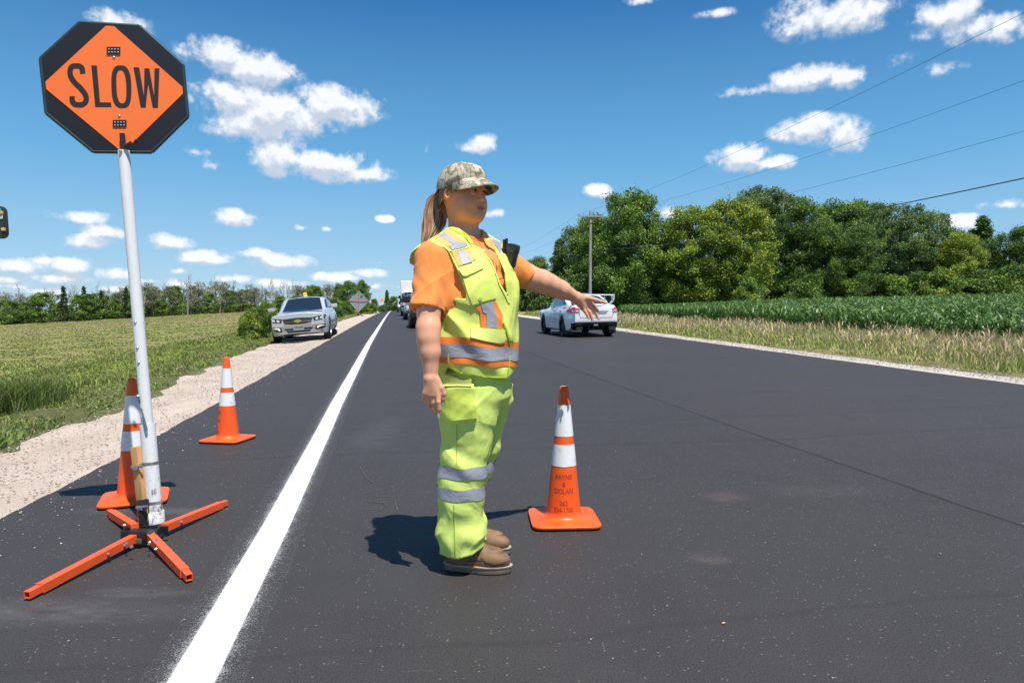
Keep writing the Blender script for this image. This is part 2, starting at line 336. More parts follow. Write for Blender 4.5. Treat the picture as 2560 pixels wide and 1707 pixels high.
def strip(name, m, fa, fb, ncol, zf, t0=-25, t1=420):
    ts = np.concatenate([np.arange(t0, 30, .10), np.geomspace(30, t1, 160)]) if ncol > 3 else np.concatenate([np.arange(t0, 40, .25), np.geomspace(40, t1, 160)])
    k = np.linspace(0, 1, ncol); a_, b_ = fa(ts), fb(ts); SS = a_[:, None]*(1-k)+b_[:, None]*k; TT = np.repeat(ts[:, None], ncol, 1)
    x, y = xy(SS, TT); z = G(x, y)+zf(SS, TT, k[None, :]+0*SS); V = np.c_[x.ravel(), y.ravel(), z.ravel()]; n = len(ts)
    i, j = np.meshgrid(np.arange(n-1), np.arange(ncol-1), indexing='ij'); a = (i*ncol+j).ravel()
    me = mesh_np(name, V, quads=np.c_[a, a+1, a+1+ncol, a+ncol]); return tag(link(name, me, m), kind='structure'), me
strip('road', M_ASPH, lambda t: -2.05+wobble(t*1.7, 2, .025), lambda t: right_edge(t)+wobble(t*2, 5, .02), 40, lambda s, t, k: 0*s)
def hnoise(s, t, k): return .022*np.sin(s*2.6+.8*np.sin(t*.9))+.013*np.sin(t*3.1+s*5)+.008*np.sin(t*8.3+1.7*s)*np.sin(s*11)
def z_lg(s, t, k): return -.012+hnoise(s, t, k)*sstep(k, 0, .35)-.09*sstep(k, .86, 1)
strip('gravel_shoulder', M_GRAV_L, lambda t: np.full_like(t, -1.95), lambda t: left_grav(t)-.22, 22, z_lg)
strip('gravel_shoulder', M_GRAV_R, lambda t: right_edge(t)-.1, lambda t: right_grav(t)+.12, 12, lambda s, t, k: -.012+.4*hnoise(s, t, k)*sstep(k, 0, .3)-.07*sstep(k, .8, 1))
# crumbs of asphalt and stone lying along the pavement's edge
def pebbles(name, s_a, s_b, t_a, t_b, n, smin, smax, m, bias=1.0):
    tt = t_a+(t_b-t_a)*RNG.random(n)**1.6; ss = s_a+(s_b-s_a)*RNG.random(n)**bias; x, y = xy(ss, tt); z = G(x, y)
    sz = smin+(smax-smin)*RNG.random(n)**3; base = np.array([[1, 0, 0], [-1, 0, 0], [0, 1, 0], [0, -1, 0], [0, 0, .7], [0, 0, -.7]])
    V = (base[None]*RNG.uniform(.6, 1.2, (n, 6, 3))*sz[:, None, None]); V[..., 0] += x[:, None]; V[..., 1] += y[:, None]; V[..., 2] += z[:, None]+sz[:, None]*.35
    f = np.array([[0, 2, 4], [2, 1, 4], [1, 3, 4], [3, 0, 4], [2, 0, 5], [1, 2, 5], [3, 1, 5], [0, 3, 5]]); T = (f[None]+(np.arange(n)*6)[:, None, None]).reshape(-1, 3)
    me = mesh_np(name, V.reshape(-1, 3), tris=T); C = np.repeat(RNG.uniform(.55, 1.25, (n, 1))*np.array([[.48, .41, .35]]), 6, 0); set_col(me, C)
    return link(name, me, m, smooth=False)
M_PEB = mat('stones', rough=.9, spec=.2, fn=m_leafy)
tag(pebbles('loose_stones', -2.1, -3.7, 2.5, 26, 12000, .003, .015, M_PEB), 'loose stones scattered over the tan gravel shoulder', 'stones', kind='stuff')
tag(pebbles('loose_stones', -2.06, -1.55, 2.5, 24, 1500, .002, .009, M_PEB, 2.2), 'crumbs of stone spilled onto the asphalt edge', 'stones', kind='stuff')
tag(pebbles('loose_stones', 8.5, 9.1, 6, 40, 5000, .006, .02, M_PEB), 'loose stones on the pale right hand shoulder', 'stones', kind='stuff')
tag(pebbles('loose_stones', -1.5, 8, .8, 14, 260, .002, .006, M_PEB), 'tiny stone chips lying on the fresh asphalt', 'stones', kind='stuff')
# painted edge line with dusty overspray
def m_line(t):
    at = t.attr('cross', 'Fac'); c = t.coord(); n = t.noise(c, 55, 4, .75); n2 = t.noise(c, 8, 3, .6); n3 = t.noise(c, 260, 2, .8)
    e = t.math('ABSOLUTE', at); sp = t.math('POWER', t.rng(e, .45, .96, 1, 0), 3.0); sp = t.math('MULTIPLY', sp, t.rng(n2, .30, .70, .2, .8))
    gr_ = t.xyz(t.voro(c, 420, out='Color'))[0]; over = t.math('MULTIPLY', t.rng(t.math('SUBTRACT', sp, gr_), -.15, .3), .5)
    core = t.rng(t.math('MULTIPLY_ADD', t.math('SUBTRACT', n, .5), .06, e), .42, .47, 1, 0); al = t.math('MAXIMUM', core, over)
    t.put(t.b.inputs['Base Color'], t.mix(t.rng(n, .35, .75), (.80, .80, .80), (.68, .68, .69)))
    t.put(t.b.inputs['Alpha'], al); t.put(t.b.inputs['Normal'], t.bump(t.noise(c, 120, 3, .7), .5, .004))
M_LINE = mat('road_paint', rough=.6, fn=m_line)
cl = lambda t: np.interp(t, [-25, 3.6, 8, 20, 36, 90, 420], [-.585, -.60, -.66, -.72, -.72, -.72, -.72])
lo, lme = strip('edge_line', M_LINE, lambda t: cl(t)-.155, lambda t: cl(t)+.155, 9, lambda s, t, k: .004+0*s, -3, 300)
at = lme.attributes.new('cross', 'FLOAT', 'POINT'); at.data.foreach_set('value', np.tile(np.linspace(-1, 1, 9), len(lme.vertices)//9).astype(np.float32))

# ---------------------------------------------------------------- grass, crop, corn
def blades(name, x, y, h, wd, lean, C, m, z=None, seg=2, yawdir=None):
    n = len(x); z = G(x, y)-.02 if z is None else z; yaw = RNG.uniform(0, 2*np.pi, n); ld = RNG.uniform(0, 2*np.pi, n) if yawdir is None else yawdir+RNG.normal(0, .5, n)
    ax, ay = np.cos(yaw)*wd/2, np.sin(yaw)*wd/2; lx, ly = np.cos(ld)*lean*h, np.sin(ld)*lean*h
    V = np.zeros((n, 5, 3)); V[:, 0] = np.c_[x-ax, y-ay, z]; V[:, 1] = np.c_[x+ax, y+ay, z]
    V[:, 2] = np.c_[x-ax*.8+lx*.35, y-ay*.8+ly*.35, z+h*.6]; V[:, 3] = np.c_[x+ax*.8+lx*.35, y+ay*.8+ly*.35, z+h*.6]; V[:, 4] = np.c_[x+lx, y+ly, z+h*(1-.35*np.minimum(lean, 1))]
    k = (np.arange(n)*5)[:, None]; q_ = k+np.array([[0, 1, 3, 2]]); tr = k+np.array([[2, 3, 4]])
    me = mesh_np(name, V.reshape(-1, 3), tris=tr, quads=q_); set_col(me, np.repeat(C, 5, 0)); return link(name, me, m, smooth=False)
def scatter(n, sa, sb, ta, tb, p=1.0):
    tt = ta+(tb-ta)*RNG.random(n)**p; ss = sa+(sb-sa)*RNG.random(n); return ss, tt
def mixc(n, cols, wts, var=.25):
    cols = np.array(cols); idx = RNG.choice(len(cols), n, p=np.array(wts)/sum(wts)); return cols[idx]*RNG.uniform(1-var, 1+var, (n, 1))
def clumpy(x, y, f): return .5+.5*np.sin(x*f+2.1*np.sin(y*f*.7))*np.sin(y*f*1.1+1.7*np.sin(x*f*.6))
GREENS = [(.22, .28, .06), (.28, .33, .08), (.17, .23, .05), (.42, .38, .19)]
n = 230000; ss, tt = scatter(n, -9.0, -3.2, 3.5, 42, 1.9); keep = ss < left_grav(tt)-.05-.15*RNG.random(n)
x, y = xy(ss[keep], tt[keep]); m_ = clumpy(x, y, 1.3)*RNG.random(len(x)) > .12; x, y = x[m_], y[m_]; n = len(x); cl_ = clumpy(x, y, .9)
se, te = st_of(x, y); edge = sstep(-se, 3.3, 5.2)
h = (.04+.08*cl_+.07*RNG.random(n))*(.65+.6*edge); d_ = np.hypot(x, y)
Cc = mixc(n, GREENS, [4, 3, 3, 1.6]); Cc = np.where((RNG.random(n) < (1-edge)*.35)[:, None], np.array([[.33, .28, .15]])*RNG.uniform(.7, 1.1, (n, 1)), Cc)
tag(blades('verge_grass', x, y, h, .006+.0009*d_, RNG.uniform(.2, .9, n), Cc, M_BLADE), 'short green grass along the left gravel shoulder', 'grass', kind='stuff')
n = 26000; ss, tt = scatter(n, -9.0, -3.9, 30, 150, 1.5); x, y = xy(ss, tt)
tag(blades('verge_grass', x, y, .10+.25*RNG.random(n)*clumpy(x, y, .5), .02+.0011*tt, RNG.uniform(.2, .8, n), mixc(n, GREENS, [4, 4, 2, 2]), M_BLADE), 'distant grass bank beside the left shoulder', 'grass', kind='stuff')
# broad leaved weeds and a tall dark clump in the verge
n = 9000; ss, tt = scatter(n, -4.4, -3.35, 4, 20, 1.4); k_ = ss < left_grav(tt)+.02; x, y = xy(ss[k_], tt[k_]); kk = clumpy(x, y, 2.3) > .45; x, y = x[kk], y[kk]; n = len(x)
tag(blades('verge_weeds', x, y, .03+.08*RNG.random(n), .018+.014*RNG.random(n), RNG.uniform(.6, 1.3, n), mixc(n, [(.14, .22, .05), (.18, .26, .07)], [1, 1]), M_BLADE), 'low broad leaved weeds at the gravel edge', 'weeds', kind='stuff')
n = 2600; x0, y0 = hit(20, 1035); x = x0+RNG.normal(0, .20, n); y = y0+RNG.normal(0, .35, n)
tag(blades('grass_clump', x, y, .25+.30*RNG.random(n), .011, RNG.uniform(.15, .7, n), mixc(n, [(.09, .15, .03), (.13, .19, .04), (.24, .24, .11)], [3, 3, 1]), M_BLADE), 'taller dark green grass clump at the left photo edge', 'grass', kind='stuff')
# low crop on the left field: small leafy tufts in drilled rows
def tufts(name, x, y, hgt, wid, C, m, k=5, lab=None, cat=None):
    x = np.repeat(x, k)+RNG.normal(0, 1, len(x)*k)*np.repeat(wid, k)*.8; y = np.repeat(y, k)+RNG.normal(0, 1, len(y)*k)*np.repeat(wid, k)*.8
    hh = np.repeat(hgt, k)*RNG.uniform(.5, 1.1, len(x)); C = np.repeat(C, k, 0)*RNG.uniform(.75, 1.25, (len(x), 1))
    return tag(blades(name, x, y, hh, np.repeat(wid, k)*RNG.uniform(.7, 1.3, len(x)), RNG.uniform(.4, 1.3, len(x)), C, m), lab, cat, kind='stuff')
u = RNG.uniform(-.95, -.12, 140000); dd = np.exp(RNG.uniform(np.log(8), np.log(230), 140000)); x, y = u*dd, dd; sF, tF = st_of(x, y); kx = sF < -7.0-RNG.random(len(x))*1.5; x, y, dd = x[kx], y[kx], dd[kx]; n = len(x)
pt = np.clip(.5+.5*np.sin(x*.12+1.3*np.sin(y*.05))+.35*np.sin(x*.5+y*.23), 0, 1)
Cf = mixc(n, [(.29, .33, .09), (.24, .29, .075)], [1, 1]); dry = (RNG.random(n) < .20+.55*(pt*sstep(dd, 12, 60)))[:, None]; Cf = np.where(dry, np.array([[.46, .38, .21]])*RNG.uniform(.75, 1.15, (n, 1)), Cf)
tufts('field_crop', x, y, .06+.03*RNG.random(n)+.0003*dd, .013+.0011*dd, Cf, M_BLADE, 4, 'low patchy green and straw coloured crop in left field', 'crop')
n = 900; ss, tt = scatter(n, -7.5, -5.2, 13, 30); x, y = xy(ss, tt); k_ = clumpy(x, y, .8) > .62; x, y = x[k_], y[k_]; n = len(x)
tufts('yellow_weeds', x, y, .18+.1*RNG.random(n), .03+.02*RNG.random(n), mixc(n, [(.30, .36, .04), (.22, .32, .05)], [1, 1]), M_BLADE, 5, 'yellow green flowering weeds on the left bank', 'weeds')
# right verge: tall seeding grass, green at the bottom and straw on top
n = 80000; ss, tt = scatter(n, 8.6, 14.0, 5, 60, 1.35); k_ = ss > right_grav(tt)-.02+.25*RNG.random(n)**2; ss, tt = ss[k_], tt[k_]; x, y = xy(ss, tt); n = len(x)
ed = sstep(ss-right_grav(tt), 0, 1.6); cl_ = clumpy(x, y, .8)
hh = (.08+.10*RNG.random(n))+ed*(.09+.13*cl_+.09*RNG.random(n)); lowm = RNG.random(n) < (.66-.20*ed)
hh = np.where(lowm, hh*.55, hh); Cg = mixc(n, [(.21, .28, .06), (.27, .34, .08)], [1, 1]); Cd = mixc(n, [(.62, .52, .29), (.54, .44, .23), (.46, .42, .19), (.42, .29, .18)], [4, 3, 3, 1])
dryp = (RNG.random(n) < .12+.75*clumpy(x+7, y, .35)*(.6+.4*ed))[:, None]; Cv = np.where(lowm[:, None], Cg, np.where(dryp, Cd, Cg*1.25))
tag(blades('roadside_grass', x, y, hh, .008+.0011*tt, RNG.uniform(.1, .75, n), Cv, M_BLADE), 'tall seeding straw and green grass before the corn', 'grass', kind='stuff')
# seed heads
n = 9000; ss, tt = scatter(n, 9.8, 13.8, 5, 45, 1.2); x, y = xy(ss, tt); kk = clumpy(x, y, .8)*RNG.random(n) > .25; x, y = x[kk], y[kk]; n = len(x); z0 = G(x, y)
hs_ = .25+.15*RNG.random(n)
tag(blades('seed_heads', x, y, .13+.08*RNG.random(n), .016+.0006*y, RNG.uniform(.2, .8, n), mixc(n, [(.64, .52, .30), (.56, .44, .26), (.46, .32, .20)], [2, 2, 1]), M_BLADE, z=z0+hs_-.08), 'pale seed heads nodding over the right verge', 'seed heads', kind='stuff')
# grass at the foot of the right trees
n = 26000; u = RNG.uniform(.02, .40, n); dd = RNG.uniform(26, 66, n); x, y = u*dd, dd; se, te = st_of(x, y); k_ = (se > right_grav(te)+.3); x, y = x[k_], y[k_]; n = len(x)
k2 = (st_of(x, y)[0] < 15.5) | (x/y < .19); x, y = x[k2], y[k2]; n = len(x)
tag(blades('meadow_grass', x, y, .15+.3*RNG.random(n)*clumpy(x, y, .4), .05+.03*RNG.random(n), RNG.uniform(.2, .8, n), mixc(n, [(.22, .27, .07), (.27, .31, .10), (.48, .42, .20)], [3, 3, 2]), M_BLADE), 'meadow grass between road and trees behind the white car', 'grass', kind='stuff')
# corn: rows of young plants, arching leaves
def corn(s0, s1, t0, t1, rowgap, gap, nl, lw, jitter=.04):
    rows = np.arange(s0, s1, rowgap); S_, T_ = [], []
    for r_ in rows:
        tt = np.arange(t0, t1, gap)+RNG.normal(0, jitter, len(np.arange(t0, t1, gap))); S_.append(np.full(len(tt), r_)+RNG.normal(0, .04, len(tt))); T_.append(tt)
    s_, t_ = np.concatenate(S_), np.concatenate(T_); x, y = xy(s_, t_); dist = np.hypot(x, y)
    return x, y, dist
Vs, Qs, Cs = [], [], []; off = 0
for (s0, s1, gap, nl) in ((13.3, 24, .14, 9), (24, 38, .21, 8), (38, 70, .30, 7)):
    x, y, dist = corn(s0, s1, -2, 66, .76 if s0 < 38 else 1.1, gap, nl, .05)
    vis = (y > 2) & (x/np.maximum(y, .1) < 1.08) & (x/np.maximum(y, .1) > .16+.0*y) & (dist < 66+6*np.sin(x*.2)) & (dist > 10)
    if s0 > 14: vis &= ~((x/np.maximum(y, 1) < .26) & (dist > 48))
    x, y, dist = x[vis], y[vis], dist[vis]; n = len(x); h0 = .58+.16*RNG.random(n)+.10*np.sin(x*.3+y*.2); z = G(x, y); wsc = 1+dist*.011
    for l_ in range(nl):
        yaw = RNG.uniform(0, 2*np.pi, n); L_ = h0*RNG.uniform(.55, .85, n); zb = z+h0*(.15+.55*l_/nl); wdt = .034*wsc*RNG.uniform(.7, 1.2, n)
        dx, dy = np.cos(yaw), np.sin(yaw); px_, py_ = -dy*wdt/2, dx*wdt/2
        pts = []
        for kx, (fr, up, ww) in enumerate(((0, 0, .8), (.30, .42, 1.0), (.65, .50, .8), (1.0, .22, .08))):
            cx_, cy_, cz_ = x+dx*L_*fr*.72, y+dy*L_*fr*.72, zb+L_*up*RNG.uniform(.85, 1.15, n)
            pts.append(np.c_[cx_-px_*ww, cy_-py_*ww, cz_-.01]); pts.append(np.c_[cx_+px_*ww, cy_+py_*ww, cz_+.01])
        V = np.stack(pts, 1); k = (np.arange(n)*8)[:, None]+off; off += n*8
        Vs.append(V.reshape(-1, 3)); Qs += [k+np.array([[0, 1, 3, 2]]), k+np.array([[2, 3, 5, 4]]), k+np.array([[4, 5, 7, 6]])]
        Cs.append(np.repeat(mixc(n, [(.10, .19, .042), (.13, .235, .052), (.072, .15, .036)], [2, 2, 1], .2), 8, 0))
me = mesh_np('corn_field', np.concatenate(Vs), quads=np.concatenate(Qs)); set_col(me, np.concatenate(Cs))
tag(link('corn_field', me, M_CORN), 'dark green rows of young corn on the right', 'corn', kind='stuff'); del Vs, Qs, Cs
print('corn quads', off//8*3)

# ---------------------------------------------------------------- trees
def leaf_quads(cen, size, C, up=.35, flat=.6):
    n = len(cen); nrm = RNG.normal(0, 1, (n, 3)); nrm[:, 2] = np.abs(nrm[:, 2])+up; nrm /= np.linalg.norm(nrm, axis=1)[:, None]
    a = RNG.normal(0, 1, (n, 3)); a -= nrm*(a*nrm).sum(1)[:, None]; a /= np.linalg.norm(a, axis=1)[:, None]; b = np.cross(nrm, a)
    s1 = size*RNG.uniform(.7, 1.3, n); s2 = s1*flat*RNG.uniform(.7, 1.3, n)
    V = np.stack([cen-a*s1[:, None], cen-b*s2[:, None], cen+a*s1[:, None], cen+b*s2[:, None]], 1)
    return V.reshape(-1, 3), (np.arange(n)*4)[:, None]+np.array([[0, 1, 2, 3]]), np.repeat(C, 4, 0)
def tree_meshes(h, wdt, seed, nleaf, lsize, cols, base=.12, limbs=9, nclump=70, shape='round', trunk_r=None, cr=None, gaps=.0):
    """returns trunk MB and crown mesh; the crown is made of clumps of leaves round the ends of real limbs"""
    rg = np.random.default_rng(seed); mb = MB(); tr = trunk_r or h*.022
    top = Vector((rg.normal(0, .03)*h, rg.normal(0, .03)*h, h*.8)); mb.tube([(0, 0, -.3), (0, 0, h*.15), tuple(top*.55+Vector((0, 0, h*.05))), tuple(top)], [tr*1.25, tr, tr*.6, tr*.12], 8)
    clumps = []
    for k in range(nclump):
        f = (k+.5)/nclump; zz = base+(1-base)*rg.random()**(.85)
        if shape == 'round': rad = wdt/2*np.sqrt(max(.02, 1-((zz-.48)/.56)**2))*(.95 if zz > .3 else .6+zz*1.2)
        elif shape == 'cone': rad = wdt/2*(1-zz)**.85+.03*wdt
        elif shape == 'vase': rad = wdt/2*np.sqrt(max(.02, 1-((zz-.66)/.38)**2)) if zz > .3 else wdt*.1
        elif shape == 'bush': rad = wdt/2*np.sqrt(max(.02, 1-(zz)**2))
        else: rad = wdt/2*(.55+.45*math.sin(zz*3.0))
        an = rg.uniform(0, 2*np.pi); rf = rg.random()**.45; c = np.array([math.cos(an)*rad*rf*rg.uniform(.85, 1.12), math.sin(an)*rad*rf*rg.uniform(.85, 1.12), zz*h*rg.uniform(.96, 1.03)])
        clumps.append((c, (cr or wdt*.11)*rg.uniform(.45, 1.5)))
    for k in range(limbs):
        c, r_ = clumps[int(rg.integers(len(clumps)))]; z0 = max(h*.1, min(c[2]*.62, h*.6)); p0 = Vector((0, 0, z0)).lerp(top, .1); p1 = Vector(c); mid = p0.lerp(p1, .5)+Vector((0, 0, -.03*h))
        mb.tube([p0, mid, p1], [tr*.4, tr*.25, tr*.07], 5)
    w_ = np.array([r_**2 for c, r_ in clumps]); w_ /= w_.sum(); idx = rg.choice(len(clumps), nleaf, p=w_)
    cc = np.array([c for c, r_ in clumps])[idx]; rr_ = np.array([r_ for c, r_ in clumps])[idx]
    d_ = rg.normal(0, 1, (nleaf, 3)); d_ /= np.linalg.norm(d_, axis=1)[:, None]; rad = rg.random(nleaf)**.52*np.where(rg.random(nleaf) < .14, 1.42, 1)
    cen = cc+d_*(rr_*rad)[:, None]*np.array([1.1, 1.1, .72]); cen[:, 2] = np.maximum(cen[:, 2], .1)
    cols = np.array(cols); cv = cols[rg.integers(len(cols), size=len(clumps))]*rg.uniform(.8, 1.2, (len(clumps), 1)); C = cv[idx]*rg.uniform(.75, 1.3, (nleaf, 1))
    V, Q, C = leaf_quads(cen, lsize, C); me = mesh_np('crown', V, quads=Q); set_col(me, C); return mb, me
def add_tree(name, lab, cat, group, mbme, loc, sc=1.0, rz=0.0, first=True, proto=None, bark=None, sz=None):
    if proto is None:
        t_ = empty(name, loc, rz, lab, cat, group); mb, me = mbme; mb.build('trunk', bark or M_BARK, t_, 60)
        if me: link('crown', me, M_LEAF, t_, False)
    else:
        t_ = copy_tree(proto); t_.location = loc; t_.rotation_euler = (0, 0, rz); tag(t_, lab, cat, group)
    t_.scale = (sc, sc, sz or sc); return t_
DK = [(.10, .18, .036), (.135, .22, .044), (.08, .15, .032)]; MD = [(.15, .255, .044), (.20, .30, .05), (.12, .205, .038)]; YG = [(.26, .34, .045), (.31, .38, .05), (.19, .27, .04)]; BL = [(.14, .225, .072), (.18, .26, .085), (.11, .185, .06)]
KT = {'maple': dict(h=12, wdt=10, seed=1, nleaf=52000, lsize=.115, cols=MD, base=.10, nclump=190, cr=.85), 'dark': dict(h=12, wdt=10, seed=2, nleaf=46000, lsize=.115, cols=DK, base=.06, nclump=170, cr=.9),
      'yellow': dict(h=11, wdt=10, seed=3, nleaf=52000, lsize=.11, cols=YG, base=.02, nclump=210, cr=.75), 'loose': dict(h=12, wdt=9, seed=4, nleaf=30000, lsize=.105, cols=BL, base=.30, nclump=120, cr=.75, shape='vase', limbs=16),
      'oak': dict(h=12, wdt=11, seed=5, nleaf=46000, lsize=.115, cols=DK+MD, base=.05, nclump=190, cr=.9), 'bush': dict(h=4.5, wdt=6, seed=6, nleaf=12000, lsize=.13, cols=MD+DK, base=.0, nclump=60, cr=.8, shape='bush', limbs=5, trunk_r=.09),
      'spire': dict(h=11, wdt=5.5, seed=8, nleaf=26000, lsize=.11, cols=DK, base=.03, nclump=190, cr=.42, shape='cone', limbs=12), 'ybush': dict(h=4.5, wdt=6.5, seed=9, nleaf=14000, lsize=.13, cols=YG+MD, base=0, nclump=70, cr=.75, shape='bush', limbs=5, trunk_r=.09)}
PROTO = {}
def plant_tree(kind, px, Y, toppy, lab, group, cat='tree', wf=1.0, rz=None, name=None):
    d_ = ray(px, 775); x = d_[0]/d_[1]*Y; z = float(G(x, Y))-.05; ztop = CAMZ+ray(px, toppy)[2]/ray(px, toppy)[1]*Y; sc = (ztop-z)/KT[kind]['h']; rz = random.uniform(0, 6.28) if rz is None else rz
    nm = name or {'bush': 'shrub', 'ybush': 'shrub', 'spire': 'conifer_tree'}.get(kind, 'leafy_tree')
    if kind not in PROTO: tr = add_tree(nm, lab, cat, group, tree_meshes(**KT[kind]), (x, Y, z), 1, rz); PROTO[kind] = tr
    else: tr = add_tree(nm, lab, cat, group, None, (x, Y, z), 1, rz, proto=PROTO[kind])
    tr.scale = (sc*wf, sc*wf, sc); return tr
GR = 'trees behind the corn field'
for (k, px, Y, top, wf, lab) in [
 ('oak', 1345, 88, 652, .9, 'low dark rounded tree just right of the worker'), ('spire', 1400, 84, 600, 1.0, 'dark pointed conifer left of the utility pole'),
 ('dark', 1445, 80, 575, .8, 'dark tree directly left of the utility pole'), ('maple', 1495, 74, 545, .8, 'green tree partly behind the utility pole'),
 ('maple', 1575, 68, 492, .80, 'tallest bright green tree right of the utility pole'), ('dark', 1545, 78, 560, .9, 'dark tree behind the white car with low branches'),
 ('dark', 1668, 76, 560, .8, 'shaded tree filling the dip beside the tallest tree'), ('yellow', 1735, 66, 528, .85, 'yellow green tree, left one of two yellow trees'),
 ('yellow', 1835, 66, 508, .85, 'yellow green tree, right and larger of two yellow trees'), ('loose', 1905, 76, 480, 1.0, 'tall bluish tree rising behind the yellow trees'),
 ('maple', 1965, 80, 497, .85, 'tall green tree just right of the yellow trees'), ('dark', 1990, 72, 520, .8, 'dark narrow tree hanging over a pale bush'),
 ('maple', 2080, 80, 516, .85, 'flat topped green tree in the middle of the row'), ('oak', 2060, 70, 565, .75, 'dark round tree in front of the flat topped one'),
 ('maple', 2165, 80, 512, .85, 'green crown above the two darkest trees'), ('dark', 2140, 69, 572, .8, 'very dark tree touching the corn mid right'),
 ('loose', 2240, 72, 522, 1.0, 'open airy tree with sky showing through it'), ('loose', 2325, 74, 545, 1.0, 'airy leaning tree left of the pointed tree'),
 ('yellow', 2395, 70, 590, .8, 'olive yellow tree below the pointed tree'), ('spire', 2448, 78, 545, 1.1, 'pointed tree top standing out near the right edge'),
 ('oak', 2420, 74, 600, .7, 'broad dark tree under the pointed top'), ('dark', 2535, 70, 574, .9, 'dark tree cut by the right photo edge'),
 ('oak', 2640, 72, 560, .9, 'dark tree just outside the right edge of the row'), ('maple', 2770, 72, 555, .9, 'green tree well outside the right photo edge'), ('dark', 2900, 74, 560, .9, 'last dark tree of the row far outside the photo'), ('maple', 2230, 84, 560, 1.0, 'green tree behind the open airy tree'), ('dark', 2330, 84, 620, 1.0, 'dark low tree behind the leaning tree')]:
    plant_tree(k, px, Y, top, lab, GR, wf=wf)
for (k, px, Y, top, wf, lab) in [('ybush', 1868, 61, 700, .8, 'bright rounded bush at the corn edge below yellow trees'), ('bush', 1310, 80, 700, 1.0, 'dark bush under the outstretched arm'), ('bush', 1370, 74, 700, 1.0, 'dark bush left of the white car roof'),
 ('bush', 1680, 68, 690, .9, 'shaded bush between the tallest and yellow trees'), ('bush', 2020, 64, 690, .8, 'pale green bush in front of the dark narrow tree'), ('bush', 1990, 70, 690, 1.2, 'dark bush left of the pale green bush'), ('bush', 2110, 68, 700, 1.1, 'dark bush under the very dark tree'),
 ('bush', 2210, 68, 690, 1.1, 'leafy bush under the open airy tree'), ('bush', 2290, 68, 685, 1.1, 'leafy bush under the airy leaning tree'), ('ybush', 2350, 66, 680, .9, 'olive bush in front of the olive tree'), ('bush', 2430, 68, 680, 1.1, 'dark bush below the broad dark tree'),
 ('bush', 2520, 67, 670, 1.1, 'dark bush at the right photo edge'), ('bush', 1780, 72, 670, 1.2, 'shaded bush between the two yellow trees'), ('bush', 1440, 72, 690, 1.1, 'shaded bush behind the white car roof'), ('bush', 1520, 74, 690, 1.1, 'shaded bush right behind the rear spoiler'), ('bush', 1600, 76, 690, 1.1, 'shaded bush right of the rear spoiler')]:
    plant_tree(k, px, Y, top, lab, 'bushes at the foot of the right trees', 'bush', wf=wf)
# bare twigs poking above the row
for (px, top, w_) in ((1825, 468, 1.2), (1958, 482, .9)):
    mb = MB(); rg = random.Random(px); p0 = P(px, 640, 72); p1 = P(px, top+18, 72); mb.tube([(p0.x, p0.y, float(G(p0.x, 72))), p0, p1], [.12, .06, .03], 5)
    for k in range(7): a_ = p1.lerp(p0, rg.uniform(0, .35)); mb.tube([a_, a_+Vector((rg.uniform(-.5, .5)*w_, rg.uniform(-.3, .3), .6)), a_+Vector((rg.uniform(-1, 1)*w_, rg.uniform(-.3, .3), 1.5))], [.025, .018, .008], 4)
    tag(mb.build('bare_tree', M_GREYW), 'leafless twigs above the %s' % ('larger yellow green tree' if px < 1900 else 'tall green tree'), 'tree')
# left: bushes and trees along the road
for (k, px, Y, top, wf, lab) in [('ybush', 665, 26, 762, .62, 'bright green bush behind the silver car on the left'), ('ybush', 632, 27, 778, .6, 'lower bush at the left end of the bright bush'), ('ybush', 612, 30, 790, .5, 'small low bush left of the silver car')]:
    plant_tree(k, px, Y, top, lab, 'bushes behind the silver car', 'bush', wf=wf)
for (k, px, Y, top, wf, lab) in [('maple', 785, 120, 716, 1.0, 'small tree above the silver car roof'), ('oak', 872, 105, 708, .78, 'dark tree directly behind the grey diamond sign'), ('oak', 905, 108, 706, .7, 'dark tree right behind the diamond sign top'), ('maple', 850, 112, 712, .7, 'rounded tree left of the diamond sign'),
 ('spire', 968, 150, 726, .9, 'pointed tree near the end of the road'), ('maple', 985, 160, 742, 1.0, 'short tree beside the pointed tree at the road end'), ('oak', 1012, 190, 752, 1.2, 'low tree at the very end of the road'), ('maple', 935, 160, 748, 1.0, 'low tree left of the pointed tree'), ('oak', 740, 130, 742, 1.2, 'low tree behind the silver car windshield'), ('oak', 700, 140, 745, 1.2, 'low tree behind the left side of the silver car')]:
    plant_tree(k, px, Y, top, lab, 'trees beside the left shoulder', wf=wf)
for (k, px, Y, top, wf, lab) in [('ybush', 912, 92, 754, .9, 'green bush right behind the diamond sign'), ('bush', 862, 84, 756, .8, 'bush left of the diamond sign post'), ('ybush', 930, 90, 760, .9, 'yellow green bush between sign and road end'), ('bush', 955, 110, 764, .9, 'bush before the pointed tree'), ('bush', 846, 66, 764, .55, 'brownish bush right of the silver car'), ('bush', 835, 75, 750, .7, 'bush just above the silver car mirror')]:
    plant_tree(k, px, Y, top, lab, 'bushes on the left road bank', 'bush', wf=wf)
